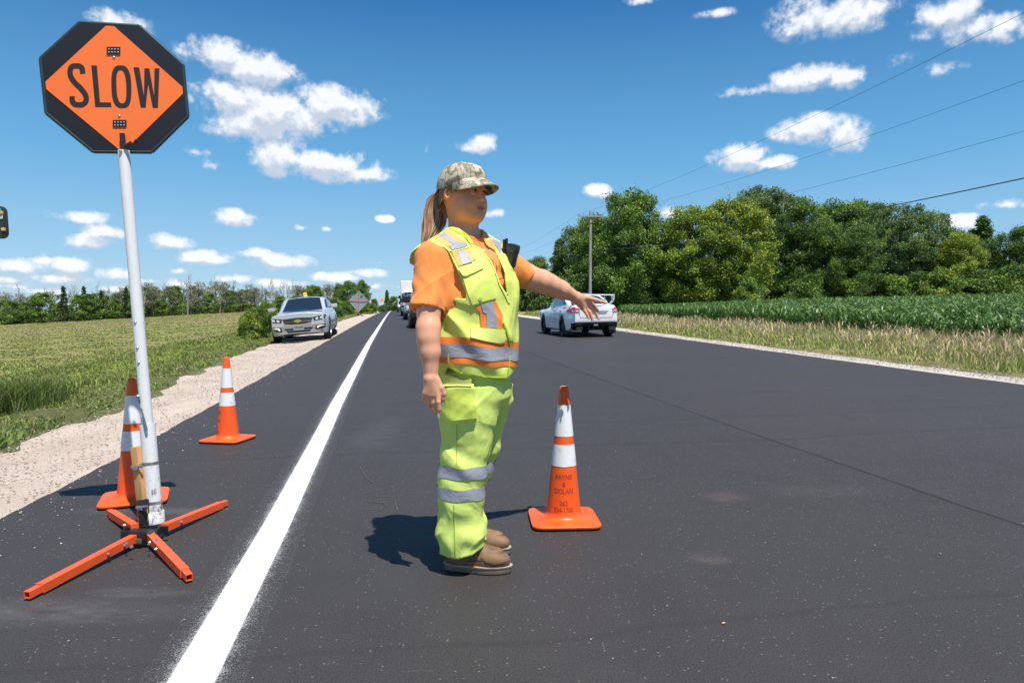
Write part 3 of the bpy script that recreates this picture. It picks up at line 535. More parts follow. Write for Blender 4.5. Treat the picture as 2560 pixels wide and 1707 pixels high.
# far woodland beyond the left field
ORD = ['first', 'second', 'third', 'fourth', 'fifth', 'sixth', 'seventh', 'eighth', 'ninth', 'tenth', 'eleventh', 'twelfth', 'thirteenth', 'fourteenth', 'fifteenth', 'sixteenth', 'seventeenth', 'eighteenth', 'nineteenth', 'twentieth']
FW = {'f_leaf': dict(h=12, wdt=10, seed=21, nleaf=7000, lsize=.24, cols=MD+DK, base=.05, nclump=80, cr=1.1), 'f_spruce': dict(h=14, wdt=5.5, seed=22, nleaf=6500, lsize=.2, cols=[(.075, .115, .045), (.055, .09, .035)], base=.02, nclump=170, cr=.42, shape='cone'),
      'f_thin': dict(h=13, wdt=7, seed=23, nleaf=1600, lsize=.22, cols=[(.22, .23, .13), (.25, .23, .15)], base=.25, nclump=40, cr=1.0, shape='vase', limbs=14)}
KT.update(FW)
def bare_tree(seed, h):
    rg = random.Random(seed); mb = MB()
    def br(p, d, l, r_, dep):
        q_ = p+d*l; mb.tube([p, p.lerp(q_, .5)+Vector((rg.uniform(-.05, .05)*l, rg.uniform(-.05, .05)*l, 0)), q_], [r_, r_*.8, r_*.5], 4, False)
        if dep: 
            for k in range(3 if dep > 1 else 4): nd = (d+Vector((rg.uniform(-.7, .7), rg.uniform(-.7, .7), rg.uniform(.1, .7)))).normalized(); br(p.lerp(q_, rg.uniform(.55, 1)), nd, l*rg.uniform(.45, .65), r_*.62, dep-1)
    br(Vector((0, 0, -.3)), Vector((0, 0, 1)), h*.45, .16, 3); br(Vector((0, 0, h*.4)), Vector((.03, 0, 1)), h*.35, .10, 2); return mb
bp = [add_tree('bare_tree', 'x', 'tree', 'x', (bare_tree(sd, 13), None), (0, 0, 0), bark=M_GREYW) for sd in (3, 8)]; bused = [False, False]
cnt = {}; rg = random.Random(5); seq = []
px = -40
while px < 830:
    kind = rg.choices(['f_leaf', 'f_spruce', 'f_thin', 'bare'], [5, .2 if not 210 < px < 320 else 2.5, 5, 5])[0]; seq.append((kind, px)); px += rg.uniform(5, 10.5)
for kind, px in seq:
    Y = rg.uniform(203, 238) if px < 620 else rg.uniform(170, 200); x = ray(px, 775)[0]/ray(px, 775)[1]*Y; z = float(G(x, Y))-.2; n_ = cnt.get(kind, 0); cnt[kind] = n_+1
    base_h = {'f_leaf': rg.uniform(5.0, 10.0), 'f_spruce': rg.uniform(9, 12), 'f_thin': rg.uniform(8, 11), 'bare': rg.uniform(9.5, 12.5)}[kind]*(1.0 if px < 600 else .72)
    what = {'f_leaf': 'round leafy tree', 'f_spruce': 'dark pointed spruce', 'f_thin': 'thin greyish half leafless tree', 'bare': 'bare grey tree'}[kind]
    lab = '%s, %s of its kind from left in far woodland' % (what, ORD[n_] if n_ < 20 else ('twenty '+ORD[n_-20] if n_ < 29 else ('thirtieth' if n_ == 29 else 'thirty '+ORD[n_-30])))
    if kind == 'bare':
        k = n_ % 2
        if not bused[k]: tr = bp[k]; bused[k] = True
        else: tr = copy_tree(bp[k])
        tr.location = (x, Y, z); tr.rotation_euler = (0, 0, rg.uniform(0, 6)); sc = base_h/12; tr.scale = (sc, sc, sc); tag(tr, lab, 'tree', 'far bare trees')
    else:
        k = kind
        if k not in PROTO: tr = add_tree('spruce_tree' if kind == 'f_spruce' else 'leafy_tree', lab, 'tree', 'far woodland trees', tree_meshes(**KT[k]), (x, Y, z)); PROTO[k] = tr
        else: tr = add_tree('', lab, 'tree', 'far woodland trees', None, (x, Y, z), 1, rg.uniform(0, 6), proto=PROTO[k])
        sc = base_h/KT[k]['h']; tr.scale = (sc, sc, sc)
# undergrowth mass of the far wood
n = 60000; u_ = RNG.uniform(-.80, -.16, n); Yw = RNG.uniform(214, 246, n); Yw = np.where(u_ > -.38, Yw*.86, Yw); x = u_*Yw; hh = (.5+2.6*clumpy(x, Yw*.3, .16)**2+1.0*np.sin(x*.9)**2)*RNG.random(n)**.7*np.where(u_ > -.38, .7, 1.2)
cen = np.c_[x, Yw, G(x, Yw)+hh]; V, Q, C = leaf_quads(cen, .30, mixc(n, DK+MD+[(.15, .15, .08)], [4, 3, 4, 1, .5, 1, 2.5], .4)); me = mesh_np('undergrowth', V, quads=Q); set_col(me, C)
tag(link('undergrowth', me, M_LEAF, smooth=False), 'dark leafy undergrowth along the far edge of the left field', 'undergrowth', kind='stuff')
# deep green backing mass behind the right row
n = 26000; u_ = RNG.uniform(.02, .90, n); Yw = RNG.uniform(76, 92, n); x = u_*1.1*Yw; topz = np.interp(u_, [0, .05, .1, .2, .4, .75, 1], [3, 4.5, 6.0, 8.0, 8.5, 6.5, 7]); hh = topz*RNG.random(n)*(.75+.25*clumpy(x, Yw, .3))
cen = np.c_[x, Yw, G(x, Yw)+hh]; V, Q, C = leaf_quads(cen, .36, mixc(n, DK, [1, 1, 1], .3)); me = mesh_np('undergrowth', V, quads=Q); set_col(me, C)
tag(link('undergrowth', me, M_LEAF, smooth=False), 'deep green growth filling the wood behind the right row', 'undergrowth', kind='stuff')
# ---------------------------------------------------------------- sculpting on a distance field
def smin(a, b, k): h_ = np.maximum(k-np.abs(a-b), 0)/k; return np.minimum(a, b)-h_*h_*k*.25
class Field:
    def __init__(s, lo, hi, h):
        s.lo = np.array(lo, float); s.h = h; s.n = np.ceil((np.array(hi)-s.lo)/h).astype(int)+1
        s.F = np.full(s.n, .06, np.float32); s.ax = [(s.lo[i]+h*np.arange(s.n[i])).astype(np.float32) for i in range(3)]
    def sub(s, lo, hi, pad=.03):
        a = np.clip(np.floor((np.array(lo)-pad-s.lo)/s.h).astype(int), 0, s.n-1); b = np.clip(np.ceil((np.array(hi)+pad-s.lo)/s.h).astype(int)+1, 1, s.n)
        sl_ = tuple(slice(int(a[i]), int(b[i])) for i in range(3)); return sl_, s.ax[0][sl_[0]][:, None, None], s.ax[1][sl_[1]][None, :, None], s.ax[2][sl_[2]][None, None, :]
    def put(s, sl_, d, k, op='u'):
        f = s.F[sl_]
        if f.size == 0: return
        if op == 'u': s.F[sl_] = smin(f, d, k) if k > 0 else np.minimum(f, d)
        else: s.F[sl_] = -smin(-f, d, k) if k > 0 else np.maximum(f, -d)
    @staticmethod
    def cone_d(X, Y, Z, a, b, ra, rb):
        a = np.array(a, np.float32); b = np.array(b, np.float32); ab = b-a; L2 = float(ab@ab)+1e-12
        t_ = np.clip(((X-a[0])*ab[0]+(Y-a[1])*ab[1]+(Z-a[2])*ab[2])/L2, 0, 1)
        return np.sqrt((X-a[0]-t_*ab[0])**2+(Y-a[1]-t_*ab[1])**2+(Z-a[2]-t_*ab[2])**2)-(ra+(rb-ra)*t_)
    def cone(s, a, b, ra, rb=None, k=.01, op='u', cut=None):
        rb = ra if rb is None else rb; m = max(ra, rb); lo = np.minimum(a, b)-m; hi = np.maximum(a, b)+m
        sl_, X, Y, Z = s.sub(lo, hi); d = s.cone_d(X, Y, Z, a, b, ra, rb)
        if cut is not None: p, n = np.array(cut[0]), np.array(cut[1])/np.linalg.norm(cut[1]); d = np.maximum(d, (X-p[0])*n[0]+(Y-p[1])*n[1]+(Z-p[2])*n[2])
        s.put(sl_, d, k, op)
    def chain(s, pts, rad, k=.01):
        for i in range(len(pts)-1): s.cone(pts[i], pts[i+1], rad[i], rad[i+1], k)
    def ell(s, c, r_, A=None, k=.01, op='u'):
        c = np.array(c, float); r_ = np.array(r_, float); A = np.eye(3) if A is None else A; m = max(r_); sl_, X, Y, Z = s.sub(c-m, c+m)
        dx, dy, dz = X-c[0], Y-c[1], Z-c[2]; L = [dx*A[i][0]+dy*A[i][1]+dz*A[i][2] for i in range(3)]
        k0 = np.sqrt((L[0]/r_[0])**2+(L[1]/r_[1])**2+(L[2]/r_[2])**2); k1 = np.sqrt((L[0]/r_[0]**2)**2+(L[1]/r_[1]**2)**2+(L[2]/r_[2]**2)**2)+1e-6
        s.put(sl_, k0*(k0-1)/k1, k, op)
    def box(s, c, hf, A=None, rnd=.01, k=.01, op='u'):
        c = np.array(c, float); A = np.eye(3) if A is None else A; m = np.linalg.norm(hf); sl_, X, Y, Z = s.sub(c-m, c+m)
        dx, dy, dz = X-c[0], Y-c[1], Z-c[2]; Q_ = [np.abs(dx*A[i][0]+dy*A[i][1]+dz*A[i][2])-(hf[i]-rnd) for i in range(3)]
        d = np.sqrt(np.maximum(Q_[0], 0)**2+np.maximum(Q_[1], 0)**2+np.maximum(Q_[2], 0)**2)+np.minimum(np.maximum(np.maximum(Q_[0], Q_[1]), Q_[2]), 0)-rnd
        s.put(sl_, d, k, op)
    def stack(s, rows, k=.02, p=2.3, grow=0.0, fold=None, op='u'):
        """rows: (z, cx, cy, half width, half depth, yaw) sorted upward; depth runs along (cos yaw, -sin yaw)"""
        rows = np.array(sorted(rows)); z0, z1 = rows[0, 0], rows[-1, 0]; m = rows[:, 3:5].max()+.05
        sl_, X, Y, Z = s.sub((rows[:, 1].min()-m, rows[:, 2].min()-m, z0), (rows[:, 1].max()+m, rows[:, 2].max()+m, z1), .0)
        zz = Z[0, 0]; I = [np.interp(zz, rows[:, 0], rows[:, j]).astype(np.float32)[None, None, :] for j in range(1, 6)]
        dx, dy = X-I[0], Y-I[1]; c, sn = np.cos(I[4]), np.sin(I[4]); f = dx*c-dy*sn; l_ = dx*sn+dy*c; hw, hd = I[2]+grow, I[3]+grow
        rho = ((np.abs(l_)/hw)**p+(np.abs(f)/hd)**p)**(1/p); d = (rho-1)*np.minimum(hw, hd)
        if fold is not None: d = d+fold(X, Y, Z, f, l_)
        d = np.maximum(d, np.maximum(z0-Z, Z-z1)); s.put(sl_, d.astype(np.float32), k, op)
    def mesh(s, name):
        F = s.F; h = s.h; sg = F < 0
        c = np.zeros(tuple(np.array(F.shape)-1), np.int8)
        for i in (0, 1):
            for j in (0, 1):
                for k in (0, 1): c += sg[i:F.shape[0]-1+i, j:F.shape[1]-1+j, k:F.shape[2]-1+k]
        act = (c > 0) & (c < 8); I = np.argwhere(act); idm = np.full(act.shape, -1, np.int32); idm[act] = np.arange(len(I))
        acc = np.zeros((len(I), 3)); cnt_ = np.zeros(len(I)); cor = [(i, j, k) for i in (0, 1) for j in (0, 1) for k in (0, 1)]
        vals = {q_: F[I[:, 0]+q_[0], I[:, 1]+q_[1], I[:, 2]+q_[2]].astype(float) for q_ in cor}
        for a in cor:
            for ax in range(3):
                if a[ax] == 0:
                    b = list(a); b[ax] = 1; va, vb = vals[a], vals[tuple(b)]; m_ = (va < 0) != (vb < 0); t_ = np.where(m_, va/np.where(va-vb == 0, 1e-9, va-vb), 0)
                    pnt = np.tile(np.array(a, float), (len(I), 1)); pnt[:, ax] += t_; acc += pnt*m_[:, None]; cnt_ += m_
        V = s.lo+h*(I+acc/cnt_[:, None]); Q_ = []
        for ax in range(3):
            o1, o2 = [(1, 2), (2, 0), (0, 1)][ax]; n = F.shape; sl0 = [slice(1, n[i]-1) for i in range(3)]; sl1 = list(sl0); sl0[ax] = slice(0, n[ax]-1); sl1[ax] = slice(1, n[ax])
            A_, B_ = sg[tuple(sl0)], sg[tuple(sl1)]; E = np.argwhere(A_ != B_); ins = A_[E[:, 0], E[:, 1], E[:, 2]]; E = E.copy()
            for i in range(3):
                if i != ax: E[:, i] += 1
            def cell(d1, d2): e = E.copy(); e[:, o1] -= d1; e[:, o2] -= d2; return idm[e[:, 0], e[:, 1], e[:, 2]]
            q4 = np.stack([cell(1, 1), cell(0, 1), cell(0, 0), cell(1, 0)], 1); q4 = np.where(ins[:, None], q4, q4[:, ::-1]); Q_.append(q4)
        Q_ = np.concatenate(Q_); Q_ = Q_[(Q_ >= 0).all(1)]
        # one light smoothing pass
        for it in range(2):
            sm = np.zeros_like(V); ct = np.zeros(len(V))
            for a, b in ((0, 1), (1, 2), (2, 3), (3, 0)):
                np.add.at(sm, Q_[:, a], V[Q_[:, b]]); np.add.at(ct, Q_[:, a], 1)
                np.add.at(sm, Q_[:, b], V[Q_[:, a]]); np.add.at(ct, Q_[:, b], 1)
            V = V*.55+.45*sm/np.maximum(ct, 1)[:, None]
        return mesh_np(name, V, quads=Q_), V, Q_
    def poly_cut(s, poly, sign, ymin, ymax, zr=None, soft=True):
        """carve the seam line drawn on the garment: poly in reference pixels, cut through between depths ymin..ymax"""
        poly = np.array(poly, float); ys = np.array([ymin, ymax])
        pts = np.array([list(P(px, py, Y_)) for px, py in poly for Y_ in ys]); lo, hi = pts.min(0), pts.max(0); sl_, X, Y, Z = s.sub(lo, hi, .02)
        yy = Y; cp, sp = math.cos(PITCH), math.sin(PITCH); dz = Z-CAMZ; dep = yy*cp-dz*sp; up_ = yy*sp+dz*cp
        U = 1280+FPX*X/dep; Vv = 853.5-FPX*up_/dep; best = None; inside = None
        for i in range(len(poly)):
            a, b = poly[i], poly[(i+1) % len(poly)]; ab = b-a; t_ = np.clip(((U-a[0])*ab[0]+(Vv-a[1])*ab[1])/(ab@ab+1e-9), 0, 1)
            dd = np.hypot(U-a[0]-t_*ab[0], Vv-a[1]-t_*ab[1]); best = dd if best is None else np.minimum(best, dd)
            cr_ = ((a[1] > Vv) != (b[1] > Vv)) & (U < (b[0]-a[0])*(Vv-a[1])/(b[1]-a[1]+1e-9)+a[0]); inside = cr_ if inside is None else inside ^ cr_
        d = np.where(inside, -best, best)*dep/FPX; d = np.maximum(d, np.maximum(ymin-yy, yy-ymax)); s.put(sl_, d.astype(np.float32), 0, 'c')
def bvh_of(V, Q_): return BVHTree.FromPolygons([Vector(map(float, v)) for v in V], [tuple(map(int, q_)) for q_ in Q_])
CAMV = Vector((0, 0, CAMZ))
def cast(bv, px, py):
    d = Vector(map(float, ray(px, py))).normalized(); r_ = bv.ray_cast(CAMV, d); return r_[0], d
def patch(name, poly, bv, off, thick, m, parent, step=4.0, smooth=40, rim=False):
    """a cut piece of cloth (outline given in reference pixels) laid on the garment below it, with its own thickness"""
    bm = bmesh.new(); vs = [bm.verts.new((x, y, 0)) for x, y in poly]; bm.faces.new(vs); bmesh.ops.triangulate(bm, faces=bm.faces[:])
    xs = [p[0] for p in poly]; ys = [p[1] for p in poly]
    for ax, (lo, hi) in enumerate(((min(xs), max(xs)), (min(ys), max(ys)))):
        n = int((hi-lo)/step)
        for i in range(1, n+1):
            co = [0, 0, 0]; co[ax] = lo+(hi-lo)*i/(n+1); no = [0, 0, 0]; no[ax] = 1; bmesh.ops.bisect_plane(bm, geom=bm.verts[:]+bm.edges[:]+bm.faces[:], plane_co=co, plane_no=no)
    bm.verts.index_update(); pts = []; last = None; miss = []
    bad = []
    for v in bm.verts:
        d = Vector(map(float, ray(v.co.x, v.co.y))).normalized(); h_, nn_, _, _ = bv.ray_cast(CAMV, d); pts.append((h_, d)); bad.append(h_ is None or abs(nn_.dot(d)) < .07)
    hitd = [h_.y for h_, d in pts if h_ is not None]
    if not hitd: bm.free(); return None
    coords = [(v.co.x, v.co.y) for v in bm.verts]; front = []
    for i, (h_, d) in enumerate(pts):
        if h_ is None:
            j = min((k for k in range(len(pts)) if pts[k][0] is not None), key=lambda k: (coords[k][0]-coords[i][0])**2+(coords[k][1]-coords[i][1])**2); h_ = P(coords[i][0], coords[i][1], pts[j][0].y)
        front.append(h_-d*off)
    dead = [f for f in bm.faces if any(bad[v.index] for v in f.verts)]
    if len(dead) < len(bm.faces): bmesh.ops.delete(bm, geom=dead, context='FACES_ONLY')
    F = [[v.index for v in f.verts] for f in bm.faces]; be = [[v.index for v in e.verts] for e in bm.edges if len(e.link_faces) == 1]; n = len(front)
    back = [front[i]+pts[i][1]*thick for i in range(n)]; bm.free()
    me = bpy.data.meshes.new(name); me.from_pydata([tuple(v) for v in front+back], [], F+[[i+n for i in f[::-1]] for f in F]+[[a, b, b+n, a+n] for a, b in be])
    b2 = bmesh.new(); b2.from_mesh(me); bmesh.ops.delete(b2, geom=[v for v in b2.verts if not v.link_faces], context='VERTS'); bmesh.ops.recalc_face_normals(b2, faces=b2.faces); b2.to_mesh(me); b2.free()
    return link(name, me, m, parent, smooth)
def ribbon(pts, w_):
    """outline polygon of a stroke"""
    L, Rr = [], []
    for i, p in enumerate(pts):
        a = pts[max(i-1, 0)]; b = pts[min(i+1, len(pts)-1)]; dx, dy = b[0]-a[0], b[1]-a[1]; l_ = math.hypot(dx, dy) or 1; nx, ny = -dy/l_*w_/2, dx/l_*w_/2
        L.append((p[0]+nx, p[1]+ny)); Rr.append((p[0]-nx, p[1]-ny))
    return L+Rr[::-1]
def wrap(name, bv, cx, cy, ztop, zbot, off, m, parent, n=96, rows=3, a0=0, a1=2*math.pi, rad=.6):
    """a band sewn round a limb or the waist"""
    g_ = []; 
    for r_ in range(rows+1):
        row = []
        for i in range(n+1):
            a = a0+(a1-a0)*i/n; d = Vector((math.cos(a), math.sin(a), 0)); x0 = cx+d.x*.15; zt, zb = ztop(x0, a) if callable(ztop) else ztop, zbot(x0, a) if callable(zbot) else zbot
            z = zt+(zb-zt)*r_/rows; o_ = Vector((cx, cy, z)); h_ = bv.ray_cast(o_+d*rad, -d, rad); p = h_[0] if h_[0] is not None else (row[-1] if row else o_+d*.1)
            row.append(Vector((p.x, p.y, z))+d*off)
        g_.append(row)
    mb = MB(); mb.grid(g_); o = mb.build(name, m, parent, 60); return o
# ---------------------------------------------------------------- the worker
def m_skin(t):
    col = t.attr('Col'); n = t.noise(t.coord(), 60, 3, .6); t.put(t.b.inputs['Base Color'], t.mix(1, col, t.mix(t.rng(n, .3, .7), (.95, .93, .92), (1.04, 1.03, 1.02)), 'MULTIPLY'))
    t.put(t.b.inputs['Normal'], t.bump(t.noise(t.coord(), 260, 2), .12, .002))
M_SKIN = mat('skin', rough=.46, spec=.4, sss=.12, fn=m_skin)
def cloth(col, fine=900, amp=.25, var=.12, mesh=False):
    def f(t):
        c = t.coord(); n = t.noise(c, 9, 4, .6); t.put(t.b.inputs['Base Color'], t.mix(t.rng(n, .25, .75), tuple(x*(1-var) for x in col), tuple(min(x*(1+var*.6), 1) for x in col)))
        nf = t.noise(c, 30, 3, .5); nl = t.noise(t.vec('MULTIPLY', c, (1, 1, .6)), 8, 2, .5, dist=.8)
        b1 = t.bump(t.math('ADD', t.math('MULTIPLY', nl, 1.0), t.math('MULTIPLY', nf, .12)), amp, .03)
        if mesh: v = t.voro(c, 300, rnd=.1); b1 = t.bump(v, .22, .0015, b1)
        t.put(t.b.inputs['Normal'], b1)
    return f
M_SHIRT = mat('orange_cotton', rough=.85, spec=.2, sheen=.2, fn=cloth((1.0, .31, .075), amp=.5), trans=.10)
M_VEST = mat('lime_vest', rough=.7, spec=.25, fn=cloth((.82, .94, .20), amp=.5), trans=.15)
M_VEST2 = mat('lime_trim', rough=.65, spec=.25, fn=cloth((.84, .94, .24), amp=.2), trans=.15)
M_VEST3 = mat('lime_lining', rough=.7, spec=.2, fn=cloth((.55, .78, .04), amp=.3), trans=.15)
M_TROU = mat('lime_trousers', rough=.75, spec=.2, fn=cloth((.76, .92, .22), amp=.6, mesh=True), trans=.15)
M_POCK = mat('lime_pocket', rough=.7, spec=.2, fn=cloth((.74, .90, .15), amp=.6), trans=.12)
M_ORST = mat('orange_stripe', rough=.65, spec=.25, fn=cloth((.98, .25, .05), amp=.3))
M_PEACH = mat('faded_orange_stripe', rough=.65, spec=.25, fn=cloth((.98, .42, .13), amp=.3))
def m_silver(t):
    c = t.coord(); n = t.noise(c, 30, 4, .6); t.put(t.b.inputs['Base Color'], t.mix(n, (.27, .28, .31), (.38, .39, .43))); t.put(t.b.inputs['Normal'], t.bump(t.noise(c, 22, 4, .6, dist=.8), .35, .012))
M_SILV = mat('reflective_silver', rough=.5, spec=.5, fn=m_silver)
M_SOLE = mat('boot_sole', rough=.8, fn=cloth((.27, .19, .13), amp=.3, var=.35)); M_WELT = mat('boot_welt', (.40, .32, .26), .8)
def m_boot(t):
    c = t.coord(); n = t.noise(c, 14, 5, .65); t.put(t.b.inputs['Base Color'], t.mix(t.rng(n, .3, .75), (.14, .072, .036), (.27, .165, .095))); t.put(t.b.inputs['Roughness'], t.rng(n, .3, .7, .5, .75)); t.put(t.b.inputs['Normal'], t.bump(t.noise(c, 40, 4, .6), .3, .006))
M_BOOT = mat('boot_leather', fn=m_boot, spec=.35)
def m_camo(t):
    c = t.coord(); n1 = t.noise(t.vec('MULTIPLY', c, (1, 1, .6)), 22, 4, .6, dist=1.5); n2 = t.noise(c, 34, 5, .7, dist=2.5); n3 = t.noise(c, 16, 3, .5, dist=1.0)
    b = t.ramp(n1, [(.34, (.10, .095, .065)), (.43, (.24, .22, .15)), (.50, (.44, .38, .28)), (.58, (.60, .54, .42)), (.68, (.33, .33, .23))])
    b = t.mix(t.rng(n2, .58, .62), b, (.09, .085, .06)); b = t.mix(t.rng(n3, .60, .64, 0, .7), b, (.16, .19, .15)); t.put(t.b.inputs['Base Color'], b); t.put(t.b.inputs['Normal'], t.bump(t.noise(c, 400, 2), .3, .002))
M_CAMO = mat('camo_cloth', rough=.85, spec=.15, fn=m_camo)
def m_hair(t):
    col = t.attr('Col'); t.put(t.b.inputs['Base Color'], col)
M_HAIR = mat('hair', rough=.38, spec=.5, fn=m_hair)
M_NAIL = mat('silver_nail', (.72, .74, .78), .25, metal=.6); M_BLK = mat('black_plastic', (.018, .018, .02), .35); M_INK = mat('print_ink', (.05, .045, .06), .8)
M_INKL = mat('pale_print', (.62, .55, .60), .8)

WK = empty('person', (-.18, 2.93, 0), 0, 'road worker in lime vest and camo cap stretching one arm out over the lane', 'person')
INV = Matrix.Translation((.18, -2.93, 0))
def own(o):
    """keep a part built in world coordinates where it is under the worker"""
    if o is not None: o.parent = WK; o.matrix_parent_inverse = INV
    return o
pj = lambda *a: np.array(P(*a))
# --- torso, measured rows: py, centre px, half width, half depth, yaw
def trow(py, px, Y, hw, hd, a): p = pj(px, py, Y); return (p[2], p[0], p[1], hw, hd, R(a))
TOR = [trow(598, 1172, 2.93, .085, .055, 46), trow(618, 1170, 2.93, .150, .085, 46), trow(640, 1167, 2.93, .195, .125, 45), trow(670, 1166, 2.93, .215, .158, 43), trow(705, 1168, 2.93, .222, .178, 40), trow(745, 1168, 2.93, .218, .186, 36),
       trow(790, 1171, 2.93, .210, .186, 31), trow(850, 1174, 2.93, .208, .189, 26), trow(895, 1175, 2.93, .204, .187, 22), trow(945, 1174, 2.94, .194, .178, 18), trow(985, 1172, 2.94, .19, .17, 16)]
SHR = pj(1080, 645, 2.775); SHL = pj(1243, 645, 3.06); NECK = pj(1160, 575, 2.93)
def wr(X, Y, Z, fx, fz, ph): return np.sin(fx*X+ph+1.7*np.sin(fz*Z+ph*2)+.8*np.sin(19*Y+ph))
def ridge(a): return (1-np.abs(np.sin(a)))**3
def fold_shirt(X, Y, Z, f, l_): return .0028*np.sin(34*Z+9*X+2*np.sin(17*Y+11*X))+.002*np.sin(51*X-31*Z+2*np.sin(23*Z))
def fold_vest(X, Y, Z, f, l_): return .0038*np.sin(23*X+27*Z+2.2*np.sin(9*Z+13*X))+.0025*np.sin(44*X-29*Z+2*np.sin(15*Y))-.006*np.exp(-((Z-.985)/.03)**2)*(1+np.sin(31*X+14*Y))*.6-.004*np.exp(-((Z-.87)/.03)**2)*np.sin(40*X+9*Y)-.0075*ridge(15*X+9*Z+5*Y+.9*np.sin(11*Z))*np.exp(-((Z-1.04)/.07)**2)-.005*ridge(13*X-8*Z+2*np.sin(7*Z+3*X))*np.exp(-((Z-1.22)/.1)**2)
# --- skin body: one continuous surface: head, neck, shoulders, both arms and hands
print('body'); SK = Field((-.55, 2.52, .60), (.50, 3.70, 1.74), .0034)
HC = pj(1159, 487, 2.93); ha = R(41); HF = np.array([math.cos(ha), -math.sin(ha), -.03]); HF /= np.linalg.norm(HF); HR = np.array([-math.sin(ha), -math.cos(ha), 0]); HU = np.cross(HR, HF); HA = np.array([HF, HR, HU])
hp = lambda f, r_, u: HC+HF*f+HR*r_+HU*u
SK.ell(hp(-.018, 0, .022), (.098, .080, .098), HA, .01); SK.ell(hp(.022, 0, -.038), (.078, .066, .078), HA, .03); SK.ell(hp(.040, 0, -.074), (.055, .050, .040), HA, .025)
for sd in (-1, 1): SK.ell(hp(.058, sd*.036, -.040), (.034, .030, .034), HA, .025); SK.ell(hp(.045, sd*.05, -.07), (.03, .022, .03), HA, .025)
SK.ell(hp(.084, 0, -.096), (.022, .024, .020), HA, .018); SK.ell(hp(.045, 0, -.092), (.05, .05, .030), HA, .02)
SK.ell(hp(.088, 0, .032), (.016, .045, .014), HA, .02)
for sd in (-1, 1): SK.ell(hp(.104, sd*.030, .006), (.016, .017, .011), HA, .012, 'c')
SK.cone(hp(.094, 0, .012), hp(.111, 0, -.024), .008, .012, .010); SK.ell(hp(.113, 0, -.029), (.012, .012, .009), HA, .006)
for sd in (-1, 1): SK.ell(hp(.102, sd*.0145, -.031), (.011, .008, .008), HA, .005)

for sd in (-1, 1): SK.ell(hp(.0945, sd*.030, .0155), (.009, .017, .0055), HA, .005); SK.ell(hp(.090, sd*.031, -.0045), (.008, .016, .005), HA, .006)
SK.ell(hp(.091, 0, -.055), (.014, .028, .012), HA, .014)
SK.ell(hp(.0985, 0, -.0590), (.007, .030, .0042), HA, .006); SK.ell(hp(.097, 0, -.0695), (.007, .025, .0048), HA, .006); SK.ell(hp(.1065, 0, -.064), (.006, .030, .0016), HA, .003, 'c')
for sd in (-1, 1):
    SK.ell(hp(-.010, sd*.079, -.004), (.020, .008, .030), HA, .006); SK.ell(hp(-.012, sd*.086, -.008), (.019, .009, .027), HA, .004); SK.ell(hp(-.004, sd*.091, -.004), (.009, .006, .016), HA, .003, 'c')
SK.cone(hp(-.034, 0, -.07), NECK+np.array((-.008, 0, -.01)), .047, .051, .02); SK.ell(hp(.03, 0, -.098), (.05, .05, .025), HA, .03)
SK.stack([(r_[0], r_[1], r_[2], r_[3]*.86, r_[4]*.82, r_[5]) for r_ in TOR], .03)
SK.cone(NECK-(0, 0, .03), SHR, .055, .045, .04); SK.cone(NECK-(0, 0, .03), SHL, .055, .045, .04)
ELR = pj(1071, 846, 2.665); WRR = pj(1077, 940, 2.655); SK.chain([SHR, pj(1072, 770, 2.70), pj(1071, 822, 2.675), ELR, pj(1075, 880, 2.66), WRR], [.058, .0465, .0455, .042, .0385, .0275], .02)
ELL = pj(1376, 713, 3.19); WRL = pj(1436, 741, 3.275); SK.chain([SHL, pj(1325, 695, 3.125), pj(1355, 704, 3.16), ELL, pj(1402, 724, 3.225), WRL], [.060, .053, .052, .0465, .041, .0275], .02)
# near hand, pointing down beside the thigh
h1 = lambda px, py, dy=0.0: pj(px, py, 2.652+dy)
for kx, ky, r_ in ((1064, 982, .0125), (1074, 986, .013), (1085, 987, .0135), (1095, 983, .0135)): SK.cone(h1(1077, 948), h1(kx, ky, -.006), .024, r_, .012)
SK.cone(h1(1092, 952), h1(1103, 970, -.004), .015, .012, .012)
SK.chain([h1(1096, 984, -.008), h1(1096, 1004, -.014), h1(1097.5, 1022, -.010), h1(1097, 1037, -.004)], [.0115, .0098, .0088, .0072], .003)
SK.chain([h1(1085, 988, -.006), h1(1083, 1006, -.004), h1(1087, 1020, .014), h1(1090, 1031, .022)], [.0115, .0098, .009, .0075], .003)
SK.chain([h1(1073, 987, -.004), h1(1070, 1006, .002), h1(1076, 1016, .022), h1(1082, 1018, .034)], [.0112, .0095, .0088, .0075], .003)
SK.chain([h1(1061, 982, 0), h1(1060, 999, .008), h1(1066, 1006, .024), h1(1071, 1007, .034)], [.0105, .0088, .008, .007], .003)
SK.chain([h1(1103, 968, -.004), h1(1109, 984, .0), h1(1107.5, 997, .004), h1(1106, 1006, .006)], [.012, .0105, .0092, .0075], .004)
